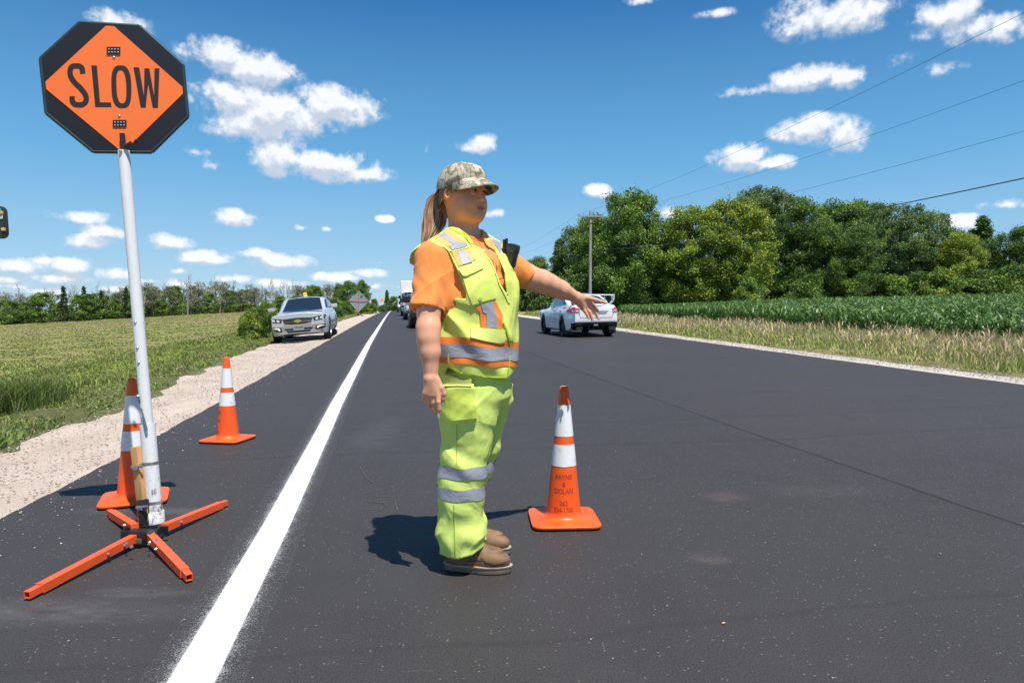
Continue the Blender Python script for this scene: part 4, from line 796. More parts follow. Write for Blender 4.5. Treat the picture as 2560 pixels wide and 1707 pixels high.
# far hand, palm down, fingers relaxed over the lane
h2 = lambda px, py, Y: pj(px, py, Y-.125)
for kx, ky, Yk in ((1476, 756, 3.475), (1470, 763, 3.46), (1463, 768, 3.445), (1456, 770, 3.43)): SK.cone(h2(1440, 745, 3.405), h2(kx, ky, Yk), .022, .0125, .012)
SK.cone(h2(1445, 741, 3.41), h2(1476, 746, 3.44), .018, .0125, .012)
SK.chain([h2(1474, 746, 3.44), h2(1490, 750, 3.455), h2(1503, 754, 3.465), h2(1515, 757.5, 3.475)], [.0125, .0105, .0092, .0072], .004)
SK.chain([h2(1476, 757, 3.475), h2(1485, 764, 3.50), h2(1491, 771, 3.51), h2(1496, 778, 3.515)], [.0115, .0098, .0088, .0072], .003)
SK.chain([h2(1472, 764, 3.46), h2(1484, 775, 3.475), h2(1491, 786, 3.48), h2(1497, 797, 3.48)], [.0115, .0098, .0088, .0072], .002)
SK.chain([h2(1463, 769, 3.445), h2(1473, 780, 3.452), h2(1478, 790, 3.455), h2(1481.5, 801, 3.455)], [.0115, .0098, .0088, .0072], .002)
SK.chain([h2(1456, 770, 3.43), h2(1463, 779, 3.43), h2(1468, 787, 3.43), h2(1472, 796, 3.43)], [.0105, .009, .008, .0066], .002)
me, V, Q_ = SK.mesh('body'); C = np.tile(np.array([.76, .385, .235]), (len(V), 1))
L = (V-HC)@HA.T; hd_ = (np.abs(L) < [.14, .11, .14]).all(1)
def blotch(c, r_, col, k=1.0, soft=.6):
    global C; d = np.sqrt((((L-np.array(c))/np.array(r_))**2).sum(1)); w_ = (np.clip((1-d)/soft, 0, 1)*k*hd_)[:, None]; C = C*(1-w_)+np.array(col)*w_
C[hd_] = (.88, .37, .165)  # head more orange than the arms: bounced sunlight put into the skin colour
for sd in (-1, 1):
    blotch((.07, sd*.042, -.03), (.035, .03, .028), (.62, .24, .17), .6); blotch((.098, sd*.031, .029), (.02, .019, .0045), (.13, .07, .045), .9, .5)
    blotch((.10, sd*.030, .006), (.02, .020, .013), (.34, .16, .11), .7, .7)
blotch((.103, 0, -.0590), (.018, .029, .0050), (.50, .16, .14), .9, .4); blotch((.101, 0, -.0695), (.018, .025, .0062), (.52, .19, .16), .9, .4); blotch((.106, 0, -.064), (.02, .030, .0022), (.16, .05, .04), 1, .4)
for sd in (-1, 1): blotch((.108, sd*.010, -.037), (.012, .006, .004), (.14, .06, .04), .9)
set_col(me, C); own(link('body', me, M_SKIN)); del SK
for sd in (-1, 1):
    e = MB(); A4 = Matrix([[HF[i], HR[i], HU[i], 0] for i in range(3)]+[[0, 0, 0, 1]]); c = hp(.0835, sd*.030, .0055)
    e.lathe([(.0001, .0115), (.004, .0108), (.0075, .0087), (.0105, .0047), (.0115, 0)], 16, Matrix.Translation(c) @ A4 @ Matrix.Rotation(R(90), 4, 'Y')); eo = own(e.build('eye', mat('eye_white', (.62, .58, .56), .25), None))
    e = MB(); gz = (Vector(HF)+Vector((.15, .1, 0))).normalized(); e.lathe([(.0001, .0006), (.005, .0004), (.0055, 0)], 16, Matrix.Translation(Vector(c)+gz*.0112) @ rot_to(gz)); o = e.build('iris', mat('iris', (.03, .02, .015), .1), None); o.parent = eo
    mb = MB()
    mb.tube([hp(.090, sd*.043, .006), hp(.0955, sd*.037, .0095), hp(.0965, sd*.030, .0105), hp(.095, sd*.023, .0085), hp(.092, sd*.018, .005)], [.0014, .0026, .003, .0026, .0014], 6); own(mb.build('eyelid', mat('lash', (.10, .045, .03), .6)))
def nail(p, tip, w_): mb = MB(); d = (Vector(tip)-Vector(p)).normalized(); mb.box((0, 0, 0), (w_*.85, .003, .013), None, .0014); o = mb.build('fingernail', M_NAIL); M = Matrix.Translation(Vector(tip)) @ rot_to(d); o.data.transform(M); return own(o)
nail(h1(1097.5, 1022, -.012), h1(1097, 1039, -.011), .012); nail(h1(1107, 997, .002), h1(1106, 1009, .001), .010); nail(h2(1491, 769, 3.50), h2(1496, 776, 3.502), .011); nail(h2(1491, 786, 3.475), h2(1497, 798, 3.473), .010); nail(h2(1478, 790, 3.45), h2(1481.5, 803, 3.448), .010); nail(h2(1468, 787, 3.42), h2(1472, 797, 3.42), .009)
# --- T-shirt
print('shirt'); TS = Field((-.52, 2.55, .80), (.22, 3.34, 1.46), .0042)
TS.stack(TOR[:-3], .02, grow=.0, fold=fold_shirt); TS.cone(NECK-(0, 0, .035), SHR, .060, .058, .05); TS.cone(NECK-(0, 0, .035), SHL, .060, .060, .05)
hr = pj(1069, 775, 2.70); TS.cone(SHR+(0, 0, -.005), hr+(hr-SHR)*.3, .069, .066, .035, cut=(hr, (hr-SHR)+np.array([-.02, 0, 0])))
hl = pj(1314, 695, 3.12); TS.cone(SHL, hl+(hl-SHL)*.4, .068, .064, .035, cut=(hl, hl-SHL))
TS.cone(hp(-.02, 0, -.06), NECK+np.array([.01, -.01, .01]), .070, .071, .004, 'c')
TS.cone(hr+(hr-SHR)*.5, hr-(hr-SHR)*.10, .055, .056, .004, 'c'); TS.cone(hl+(hl-SHL)*.5, hl-(hl-SHL)*.10, .057, .057, .004, 'c')
me, V, Q_ = TS.mesh('t_shirt')
nrm = np.zeros(len(V)*3, np.float32); me.vertices.foreach_get('normal', nrm); nrm = nrm.reshape(-1, 3)
def sleeve_w(a, b, r_): ab = b-a; t_ = np.clip(((V-a)@ab)/(ab@ab), 0, 1.1); return np.exp(-((np.linalg.norm(V-a-t_[:, None]*ab, axis=1)/r_)**4))*t_, t_
wR, tR = sleeve_w(SHR, hr, .105); wL, tL = sleeve_w(SHL, hl, .105); X_, Y_, Z_ = V.T
rg_ = lambda a: (1-np.abs(np.sin(a)))**3
dsp = wR*(.0075*rg_(16*Z_-19*X_+.9*np.sin(15*Z_)+.5)+.005*rg_(11*Z_+27*X_+1.1)+.0050*np.sin(44*Z_-36*X_+2.2*np.sin(13*Z_+21*X_)+1.2)+.0028*np.sin(95*X_+22*Z_+1.8*np.sin(31*Z_)))+wL*(.007*rg_(20*Z_+17*Y_+.8*np.sin(14*Z_))+.003*np.sin(52*Z_+40*Y_+1.8*np.sin(19*X_))+.0022*np.sin(90*Y_-40*X_))
V = V+nrm*dsp[:, None]; me.vertices.foreach_set('co', V.astype(np.float32).ravel()); me.update()
SHIRT = own(link('t_shirt', me, M_SHIRT)); bvS = bvh_of(V, Q_); del TS
z3 = lambda l_: [(980+x/3.92, 380+y/3.92) for x, y in l_]; z4 = lambda l_: [(980+x/3.92, 720+y/3.92) for x, y in l_]; zt = lambda l_: [(1140+x/7.84, 560+y/7.84) for x, y in l_]
# --- vest
print('vest'); VE = Field((-.52, 2.60, .74), (.22, 3.32, 1.46), .0040)
zh = pj(1171, 948, 2.72)[2]
rows = [(r_[0], r_[1], r_[2], r_[3]+.013, r_[4]+.013, r_[5]) for r_ in TOR]
VE.stack(rows, .02, fold=fold_vest); VE.cone(NECK-(0, 0, .030), SHR+(0, 0, .004), .066, .066, .05); VE.cone(NECK-(0, 0, .030), SHL+(0, 0, .004), .066, .066, .05)
VE.ell(SHR+(-.03, -.005, -.02), (.065, .06, .062), None, .03)
OPEN = z3([(690, 775), (735, 800), (790, 880), (800, 915), (870, 945), (960, 1050), (1010, 1150), (1060, 1290), (1125, 1395), (1112, 1300), (1100, 1180), (1060, 1080), (1010, 980), (930, 920), (880, 830), (838, 755), (800, 700), (600, 650)])
VE.poly_cut(OPEN, -1, 2.5, 2.96)
ARMH = z3([(215, 1110), (235, 960), (300, 895), (360, 870), (545, 965), (565, 1010), (640, 1160), (720, 1370), (728, 1430), (690, 1440), (600, 1418), (590, 1500), (500, 1660), (150, 1660), (150, 1100)])
VE.poly_cut(ARMH, -1, 2.5, 2.90)
VE.poly_cut([(1078, 950), (1112, 945), (1119, 918), (1133, 927), (1150, 934), (1171, 938), (1215, 944), (1268, 948), (1278, 936), (1291, 924), (1330, 922), (1330, 1040), (1062, 1040), (1060, 950)], -1, 2.5, 3.3)
VE.cone(SHL+(.02, .02, -.01), hl+(hl-SHL), .078, .08, .004, 'c'); VE.cone(SHR+(-.035, -.02, -.03), hr, .066, .07, .004, 'c')
VE.cone(hp(-.02, 0, -.04), NECK+np.array([.0, 0, .0]), .066, .082, .006, 'c')
me, V, Q_ = VE.mesh('vest'); own(link('vest', me, M_VEST)); bvV = bvh_of(V, Q_); del VE
def vp(name, poly, off, thick, m, bv=None, **k): return own(patch(name, poly, bv or bvV, off, thick, m, None, **k))
def vpar(o, par):
    o.parent = par; o.matrix_parent_inverse = Matrix(); return o
# waist band: orange, silver, orange
zsl = lambda top: (lambda x, a: top-.14*(x+.127)+.004*math.sin(7*a))
cxw, cyw = -.185, 2.93
own(wrap('orange_band', bvV, cxw, cyw, zsl(.980), zsl(.874), .0025, M_ORST, None, 120, 5)); own(wrap('silver_band', bvV, cxw, cyw, zsl(.952), zsl(.900), .0045, M_SILV, None, 120, 4))
# near shoulder yoke and stripes
vp('shoulder_trim', z3([(378, 872), (418, 815), (450, 790), (560, 742), (700, 820), (765, 868), (796, 862), (800, 905), (745, 938), (600, 976), (545, 968)]), .006, .005, M_VEST2)
vp('orange_stripe', z3([(388, 832), (440, 798), (560, 748), (732, 892), (742, 916), (690, 936), (585, 955), (545, 930)]), .0085, .003, M_PEACH)
vp('silver_stripe', z3([(440, 800), (495, 776), (648, 884), (728, 886), (742, 914), (690, 938), (585, 957), (552, 915), (600, 905)]), .0105, .003, M_SILV)
vp('collar_facing', z3([(542, 686), (560, 745), (700, 822), (768, 900), (786, 898), (798, 865), (740, 812), (640, 765)]), .011, .005, M_VEST3)
vp('orange_stripe', z3([(585, 985), (748, 945), (828, 1052), (655, 1118)]), .005, .003, M_PEACH); vp('silver_stripe', z3([(640, 972), (710, 955), (790, 1075), (695, 1100)]), .0075, .003, M_SILV)
vp('armhole_trim', z3(ribbon([(540, 965), (575, 1040), (640, 1180), (700, 1290), (735, 1370), (748, 1430), (760, 1500)], 30)), .006, .006, M_VEST2)
vp('armhole_trim', z3(ribbon([(595, 1432), (680, 1462), (780, 1478), (850, 1490)], 34)), .006, .006, M_VEST2)
pk = vp('pocket', z3([(690, 1215), (880, 1150), (950, 1140), (1020, 1435), (905, 1462), (790, 1500), (742, 1390)]), .010, .010, M_VEST, step=3)
vpar(vp('pocket_flap', z3([(640, 1132), (880, 1065), (900, 1135), (830, 1170), (725, 1216), (690, 1208)]), .018, .008, M_VEST2, step=3), pk)
sc_ = [(866+20*math.cos(a), 1438+20*math.sin(a)) for a in np.linspace(0, 2*math.pi, 14, endpoint=False)]; vpar(vp('snap', z3(sc_), .013, .004, mat('snap', (.45, .62, .12), .3)), pk)
vp('orange_stripe', z4([(812, 188), (870, 166), (1010, 120), (1086, 262), (1082, 402), (930, 390), (870, 376), (862, 235)]), .005, .003, M_ORST)
vp('silver_stripe', z4([(872, 164), (988, 128), (1022, 250), (1036, 392), (930, 388), (925, 255), (890, 232)]), .0075, .003, M_SILV)
vp('lower_pocket', z4([(770, 384), (940, 392), (1112, 410), (1108, 535), (1060, 545), (920, 520), (770, 482)]), .010, .009, M_VEST2, step=3)
vp('zipper', z4(ribbon([(1095, 330), (1128, 420), (1152, 500), (1162, 580), (1160, 660), (1150, 760), (1132, 885)], 13)), .009, .004, M_VEST3, step=2.5)
vp('front_trim', z3(ribbon([(800, 915), (872, 950), (960, 1055), (1012, 1160), (1062, 1300), (1115, 1400), (1150, 1480)], 18)), .006, .006, M_VEST2)
vp('front_trim', z3(ribbon([(930, 925), (1008, 990), (1050, 1080), (1095, 1180), (1110, 1300), (1128, 1392)], 30)), .006, .006, M_VEST2)
vp('hem_trim', z4(ribbon([(553, 650), (552, 735), (585, 795), (660, 838), (760, 862), (900, 880), (1130, 890)], 16)), .006, .005, M_VEST2)
vp('orange_stripe', z3([(845, 755), (880, 768), (960, 845), (1010, 905), (1015, 965), (930, 915), (885, 835)]), .006, .003, M_PEACH)
vp('silver_stripe', z3([(902, 782), (958, 798), (1078, 890), (1066, 1000), (1010, 905), (955, 835)]), .006, .003, M_SILV)
vp('orange_stripe', z3([(960, 798), (986, 806), (1086, 870), (1078, 895)]), .0075, .003, M_ORST)
# printed letters on the shirt
def tp(l_, w_, m=M_INK, nm='shirt_print'): return own(patch(nm, zt(ribbon(l_, w_)), bvS, .0022, .001, m, None, step=3))
tp([(668, 706), (700, 702), (735, 738), (742, 780), (730, 806), (716, 790)], 10); tp([(785, 790), (797, 860), (806, 936)], 11); tp([(806, 900), (822, 820), (846, 805), (856, 860), (862, 930), (880, 940), (892, 880), (896, 820), (915, 790)], 9)
tp([(915, 790), (893, 850), (902, 930), (935, 936), (950, 880), (945, 820), (920, 790)], 9); tp([(848, 1075), (970, 1050)], 14); tp([(890, 1180), (920, 1240), (950, 1180)], 9); tp([(925, 1180), (950, 1275)], 8)
tp([(585, 590), (600, 640)], 7, M_INKL); tp([(620, 600), (650, 640)], 7, M_INKL); tp([(680, 600), (700, 640), (715, 610)], 7, M_INKL); tp([(490, 500), (580, 520)], 26, M_INKL); tp([(640, 500), (690, 515)], 10, M_INKL)
# --- trousers
print('trousers'); TR = Field((-.50, 2.66, .07), (.12, 3.22, .90), .0042)
def lrow(py, L_, R_, Y, hd_k=.86, a=14): l_, r_ = pj(L_, py, Y), pj(R_, py, Y); hw = (r_[0]-l_[0])/2; return (l_[2], (l_[0]+r_[0])/2, Y, hw*hd_k, hw, R(a))
NL = [lrow(960, 1082, 1246, 2.86, .85), lrow(1000, 1088, 1246, 2.855, .85), lrow(1048, 1096, 1242, 2.85, .88), lrow(1106, 1106, 1230, 2.84), lrow(1162, 1098, 1219, 2.835), lrow(1218, 1093, 1211, 2.83), lrow(1302, 1095, 1209, 2.83), lrow(1345, 1096, 1213, 2.83), lrow(1402, 1097, 1218, 2.83)]
FL = [lrow(960, 1150, 1283, 3.01, 1.0), lrow(1000, 1146, 1281, 3.01, .95), lrow(1050, 1142, 1265, 3.01, .9), lrow(1100, 1135, 1252, 3.015), lrow(1151, 1126, 1240, 3.02), lrow(1196, 1112, 1226, 3.025), lrow(1232, 1098, 1211, 3.03), lrow(1288, 1098, 1212, 3.035), lrow(1342, 1102, 1222, 3.04)]
def fold_tr(ph):
    def f(X, Y, Z, f_, l_):
        kn = np.exp(-((Z-.50)/.16)**2); lo = np.exp(-((Z-.17)/.11)**2); up = np.exp(-((Z-.74)/.1)**2)
        return .0028*kn*np.sin(26*X+34*Z+ph+1.5*np.sin(14*Z))+.0065*lo*np.sin(38*Z-22*np.abs(X+.25)*1.2+ph+1.2*np.sin(11*X+9*Z))+.0025*up*np.sin(30*X-18*Z+ph)+.0012*np.sin(70*Z+40*X)-.0085*lo*ridge(13*Z-9*X+ph+.7*np.sin(17*X+5*Z))-.0065*kn*ridge(9*X+11*Z+ph+.8*np.sin(9*Z))-.006*up*ridge(10*X-12*Z+ph)
    return f
TR.stack(NL, .012, 2.2, fold=fold_tr(.6)); TR.stack(FL, .004, 2.2, fold=fold_tr(2.1))
hipz = pj(1178, 955, 2.93)[2]; TR.stack([(hipz+.06, -.185, 2.93, .18, .165, R(16)), (hipz, -.178, 2.93, .172, .168, R(16)), (hipz-.06, -.170, 2.93, .165, .160, R(16)), (hipz-.13, -.165, 2.93, .14, .125, R(16))], .02)
TR.poly_cut([(1080, 1386), (1098.7, 1384), (1120, 1393), (1144, 1398), (1180, 1388), (1217, 1361), (1230, 1355), (1230, 1440), (1080, 1440)], -1, 2.6, 2.94)
me, V, Q_ = TR.mesh('trousers'); own(link('trousers', me, M_TROU)); bvT = bvh_of(V, Q_); del TR
leg_n = lambda z: (np.interp(z, [r_[0] for r_ in NL[::-1]], [r_[1] for r_ in NL[::-1]]), 2.832); leg_f = lambda z: (np.interp(z, [r_[0] for r_ in FL[::-1]], [r_[1] for r_ in FL[::-1]]), 3.022)
cut_ = (V[:, 1] < 2.94); 
def legbv(near):
    k_ = (V[:, 1] < 2.935) if near else (V[:, 1] > 2.92); qq = Q_[k_[Q_].all(1)]; return bvh_of(V, qq)
for near, bands in ((True, ((.459, .411), (.370, .323))), (False, ((.436, .390), (.348, .303)))):
    bl = legbv(near)
    for (a, b) in bands:
        cx_, cy_ = (leg_n if near else leg_f)((a+b)/2); own(wrap('silver_band', bl, cx_, cy_, (lambda x, an, a=a: a+.003*math.sin(5*an)), (lambda x, an, b=b: b+.003*math.sin(5*an+1)), .0028, M_SILV, None, 72, 3, rad=.16))
cp_ = vp('cargo_pocket', z4([(490, 940), (775, 965), (800, 935), (832, 1276), (600, 1300), (438, 1290), (470, 1180)]), .020, .030, M_POCK, bvT, step=4)
vpar(vp('pocket_flap', z4([(470, 850), (560, 850), (700, 905), (780, 885), (778, 960), (640, 958), (500, 958)]), .032, .014, M_VEST2, bvT, step=4), cp_)
vp('side_seam', [(1133, 1260), (1135, 1260), (1137, 1330), (1139, 1396), (1137, 1397), (1134.5, 1330)], .0015, .001, mat('seam', (.30, .45, .04), .8), bvT)
vp('side_seam', [(1141, 1060), (1142.5, 1060), (1143.5, 1110), (1141.5, 1162), (1140.2, 1162), (1141.5, 1110)], .0015, .001, mat('seam'), bvT)
# --- boots
def boot(hx, hy, tx, ty, nm):
    h_, t_ = np.array([hx, hy, 0.]), np.array([tx, ty, 0.]); f = (t_-h_)/np.linalg.norm(t_-h_); l_ = np.array([-f[1], f[0], 0]); A = np.array([f, l_, [0, 0, 1.]]); ln = np.linalg.norm(t_-h_); q = lambda a, b, c: h_+f*a+l_*b+np.array([0, 0, c])
    lo = np.minimum(h_, t_)-.12; hi = np.maximum(h_, t_)+.12; lo[2] = -.02; hi[2] = .26; B = Field(lo, hi, .0035)
    B.ell(q(ln-.078, 0, .052), (.078, .050, .040), A, .01); B.cone(q(.055, 0, .055), q(.055, 0, .175), .046, .050, .02); B.cone(q(.075, 0, .105), q(ln-.085, 0, .058), .046, .044, .02); B.cone(q(.045, 0, .055), q(ln-.08, 0, .050), .042, .046, .01)
    B.ell(q(ln-.085, 0, .092), (.055, .030, .012), A, .008); B.box(q(ln/2, 0, -.03), (.3, .2, .0615), A, .001, .001, 'c')
    me, V, Q_ = B.mesh('boot'); bo = own(link(nm, me, M_BOOT)); bvb = bvh_of(V, Q_)
    def sole(z0, z1, grow, m, name):
        pr = []; n = 40
        for i in range(n):
            a = 2*math.pi*i/n; c, s_ = math.cos(a), math.sin(a); x = ln/2+c*(ln/2+grow); w_ = np.interp(x/ln, [-.05, .1, .35, .62, .85, 1.05], [.030, .037, .036, .050, .047, .03])+grow; pr.append((x, (abs(s_)**.62)*math.copysign(1, s_)*w_))
        mb = MB(); top = [q(x, y, z1) for x, y in pr]; mid = [q(x, y, z0+.004) for x, y in pr]; bot = [q(ln/2+(x-ln/2)*.98, y*.96, z0) for x, y in pr]
        mb.add(bot+mid+top, [tuple(range(n))[::-1]]+[(i, (i+1) % n, n+(i+1) % n, n+i) for i in range(n)]+[(n+i, n+(i+1) % n, 2*n+(i+1) % n, 2*n+i) for i in range(n)]+[tuple(range(2*n, 3*n))])
        o = mb.build(name, m, None, 40); o.parent = bo; return o
    sole(0.003, .026, .003, M_SOLE, 'sole'); sole(.026, .034, .007, M_WELT, 'welt')
    for k in range(2):
        mb = MB(); pnt = q(.118+.022*k, -.034+.002*k, .118-.014*k); mb.lathe([(.0025, 0), (.0055, .0015), (.006, 0)], 12, Matrix.Translation(pnt) @ rot_to((.1, -.8, .6))); o = mb.build('eyelet', mat('brass', (.7, .68, .62), .3, metal=.9)); o.parent = bo
    mb = MB()
    for k in range(3): a_ = q(.112+.022*k, -.030, .122-.013*k); b_ = q(.122+.022*k, .030, .122-.013*k); c_ = q(.120+.022*k, 0, .150-.014*k); mb.tube([a_, (np.array(a_)+c_)/2+np.array([0, 0, .006]), c_, (np.array(b_)+c_)/2+np.array([0, 0, .006]), b_], .0022, 6)
    o = mb.build('laces', mat('lace', (.16, .09, .05), .8)); o.parent = bo
    return bo, bvb
nb, bvb = boot(P(1113, 1430, 2.862).x, 2.862, P(1277, 1430, 2.818).x, 2.818, 'boot'); boot(P(1120, 1400, 3.075).x, 3.075, P(1274.5, 1400, 3.035).x, 3.035, 'boot')
zb = lambda l_: [(1060+x/3.646, 1040+y/3.646) for x, y in l_]
for (pl, m_, nm) in ((zb([(430, 1356), (482, 1352), (484, 1366), (432, 1372)]), mat('red_tab', (.75, .10, .03), .6), 'tab'), (zb(ribbon([(520, 1290), (560, 1330), (640, 1352), (720, 1340), (770, 1315)], 9)), mat('stitch', (.09, .05, .03), .8), 'seam'), (zb(ribbon([(345, 1380), (400, 1325), (480, 1310), (530, 1318)], 8)), mat('stitch'), 'seam')):
    o = patch(nm, pl, bvb, .002, .002, m_, None)
    if o: o.parent = nb
# --- cap
print('cap'); mb = MB(); n = 48; CR = (.116, .097, .100); cc = (-.014, 0, .034)
ub = lambda th: .030+.036*(max(math.cos(th), 0)**1.3)-cc[2]-.006*max(-math.cos(th), 0)
def capp(th, ph, s_=1.0):
    c = math.cos(max(ph, 0))**.82; x = math.cos(th)*CR[0]*c*s_; y = math.sin(th)*CR[1]*c*s_; b_ = ub(th); z = b_+(CR[2]-b_)*math.sin(max(ph, 0)) if ph > 0 else b_+ph*.06
    if math.cos(th) > 0: x *= 1+.03*math.cos(th)*math.sin(2*max(ph, 0))
    return Vector(hp(cc[0]+x, cc[1]+y, cc[2]+z*(s_ if ph > 0 else 1)))
rows = []
for i in range(19):
    ph = -.16+(math.pi/2+.15)*i/18; rows.append([capp(2*math.pi*j/n, min(ph, math.pi/2-.001)) for j in range(n+1)])
inner = [[capp(2*math.pi*j/n, -.16+.1*i, .965) for j in range(n+1)] for i in range(2, -1, -1)]
mb.grid(inner+rows); cap = own(mb.build('cap', M_CAMO, None, 60))
mb = MB(); rt, rb = [], []
for i in range(9):
    t_ = i/8; a_, b_ = [], []
    for j in range(25):
        an = R(-70+140*j/24); ext = .078*t_*(max((math.cos(an)-.342)/.658, 0)**.5); base_ = (cc[0]+math.cos(an)*CR[0]*1.0, math.sin(an)*CR[1]*1.0)
        lat = base_[1]*(1+.02*t_); fx = base_[0]+ext; dr = cc[2]+ub(an)-.002-t_*(.012+.024*abs(math.cos(an)))-t_*.012*(lat/.1)**2
        a_.append(Vector(hp(fx, lat, dr))); b_.append(Vector(hp(fx, lat, dr-.0045)))
    rt.append(a_); rb.append(b_)
mb.grid(rt); mb.grid([r_[::-1] for r_ in rb]); mb.grid([rt[-1], rb[-1]]); mb.grid([[r_[0] for r_ in rt], [r_[0] for r_ in rb]]); mb.grid([[r_[-1] for r_ in rt], [r_[-1] for r_ in rb]])
bo = mb.build('brim', M_CAMO, None, 60); bo.parent = cap
mb = MB(); mb.lathe([(.0001, .006), (.006, .004), (.008, 0)], 12, Matrix.Translation(hp(cc[0], 0, cc[2]+CR[2])) @ rot_to(HU)); o = mb.build('button', M_CAMO); o.parent = cap
mb = MB()
for k in range(3):
    for sgn in (1, -1): an = R(30+60*k)*sgn; mb.tube([capp(an, ph, 1.003) for ph in np.linspace(-.1, 1.5, 10)], .0012, 5)
o = mb.build('seam', mat('cap_seam', (.16, .15, .10), .9)); o.parent = cap
mb = MB(); lg = [(-.30, .62), (-.22, .80), (-.05, .70), (.05, .84), (.20, .76), (.30, .80), (.33, .62), (.15, .58), (0, .52), (-.12, .60)]
mb.add([capp(a, p_, 1.012) for a, p_ in lg]+[capp(a, p_, .99) for a, p_ in lg], [tuple(range(10))]+[(i, (i+1) % 10, 10+(i+1) % 10, 10+i) for i in range(10)]); o = mb.build('embroidery', mat('pale_thread', (.78, .74, .68), .8), None, False); o.parent = cap
# --- hair: scalp mass, temple wisps and a long ponytail of many strands
mb = MB(); rg = random.Random(3); cols = []
def strand(pts, r0, c, n=4):
    pts = [np.array(p, float) for p in pts]; fin = []
    for i in range(len(pts)-1):
        a, b, c2, d = pts[max(i-1, 0)], pts[i], pts[i+1], pts[min(i+2, len(pts)-1)]
        for t_ in (0, .33, .66): fin.append(.5*((2*b)+(-a+c2)*t_+(2*a-5*b+4*c2-d)*t_**2+(-a+3*b-3*c2+d)*t_**3))
    pts = fin+[pts[-1]]; k0 = len(mb.v); m_ = len(pts); mb.tube(pts, [r0*(.55+.45*math.sin(math.pi*min(1, .25+i/m_))) if i < m_-1 else r0*.25 for i in range(m_)], n); cols.extend([c]*(len(mb.v)-k0))
def hc():
    k_ = rg.random(); return tuple(np.array((.20, .105, .055) if k_ < .40 else ((.36, .21, .12) if k_ < .75 else (.56, .37, .23)))*rg.uniform(.8, 1.2))
root = pj(1108, 474, 2.965); key = [(1100, 482, 2.985), (1085, 502, 2.99), (1080, 535, 2.98), (1077, 565, 2.965), (1068, 600, 2.95), (1066, 612, 2.945)]
for k in range(420):
    u_, v_ = rg.gauss(0, 1), rg.gauss(0, 1); u_, v_ = max(-1.8, min(1.8, u_)), max(-1.8, min(1.8, v_)); pts = [root+np.array([rg.gauss(0, .004), rg.gauss(0, .004), rg.gauss(0, .004)])]
    for i, (px, py, Y) in enumerate(key[:rg.choice([5, 6, 6, 6])]):
        sp = (6, 11, 15, 15, 10, 8)[i]; p = pj(px+u_*sp*.72+(8*max(u_, 0) if 1 < i < 4 else 0)+rg.gauss(0, 1.0), py+rg.gauss(0, 1.5), Y+v_*.013*(1+.4*i)/1.6); pts.append(p+np.array([.0025*math.sin(i*1.9+k), .002*math.cos(i*1.4+k*2), 0]))
    strand(pts, rg.uniform(.0014, .0030), hc())
for k in range(230):  # swept back from the face under the cap to the tail
    sd = 1 if k % 3 else -1; f0 = rg.uniform(-.02, .052); u0 = rg.uniform(-.002, .032); a_ = hp(f0, sd*(.079-.10*max(f0-.02, 0)+rg.uniform(0, .005)), u0+.022)
    b_ = hp(-.055, sd*(.077+rg.uniform(0, .006)), rg.uniform(-.035, .03)); c_ = hp(-.095, sd*(.045+rg.uniform(0, .006)), rg.uniform(-.045, .03)); strand([a_, (np.array(a_)+b_)/2+HR*sd*.006+HU*.004, b_, c_, root], rg.uniform(.002, .0036), hc())
for k in range(60):  # nape
    sd = rg.uniform(-1, 1); a_ = hp(-.085-.01*rg.random(), sd*.055, -.075+rg.uniform(-.02, .03)); strand([a_, hp(-.112, sd*.045, -.02+rg.uniform(-.02, .02)), root], rg.uniform(.003, .0045), hc())
for k in range(26):  # loose wisps by the ear
    a_ = hp(rg.uniform(.0, .05), .080, rg.uniform(.02, .035)); strand([a_, a_+HR*.006+HU*-.018+HF*rg.uniform(-.02, .01), a_+HR*.004+HU*-.035+HF*rg.uniform(-.03, .0)], .0009, hc(), 4)
hr_o = mb.build('hair', M_HAIR, None, 80); me_ = hr_o.data; set_col(me_, np.array(cols)); own(hr_o)
mb = MB(); mb.tube([root+np.array([.012*math.cos(a)*.9, .012*math.sin(a)*.6, .012*math.sin(a)]) for a in np.linspace(0, 6.28, 13)], .004, 8); own(mb.build('hair_tie', mat('hair_tie', (.05, .03, .03), .8)))
# thin necklace
mb = MB(); mb.tube([zq for zq in [P(*a) for a in [(1128, 556, 2.862), (1150, 577, 2.845), (1175, 592, 2.80), (1196, 604, 2.795), (1206, 622, 2.79)]]], .0011, 5); own(mb.build('necklace', mat('necklace', (.25, .2, .15), .3, metal=1)))
# two-way radio clipped to the strap
RA = empty('radio', tuple(pj(1276, 640, 2.945)), 0, 'black two way radio clipped to the worker\'s far shoulder strap', 'radio'); Mx = Matrix.Rotation(R(13), 4, 'Y') @ Matrix.Rotation(R(-30), 4, 'Z')
mb = MB(); mb.box((.004, 0, .0), (.046, .040, .095), Mx, .011); mb.build('case', M_BLK, RA, 40)
mb = MB(); mb.box((0, 0, 0), (.052, .046, .045), None, .016); o = mb.build('speaker_head', mat('dark_glossy', (.03, .03, .04), .25), RA, 40); o.location = (.010, 0, .030); o.rotation_euler = (0, R(13), R(-30))
mb = MB(); mb.tube([(-.022, .004, -.02), (-.016, .004, .075)], [.008, .0065], 10); mb.tube([(-.032, -.004, -.02), (-.027, -.004, .070)], [.006, .006], 8); mb.build('antenna', M_BLK, RA, 40)
mb = MB(); mb.tube([(0.015, 0, -.05), (-.002, 0, -.055), (-.005, -.01, -.02), (-.012, -.01, .02)], .004, 8); mb.build('cord', M_BLK, RA, 40)
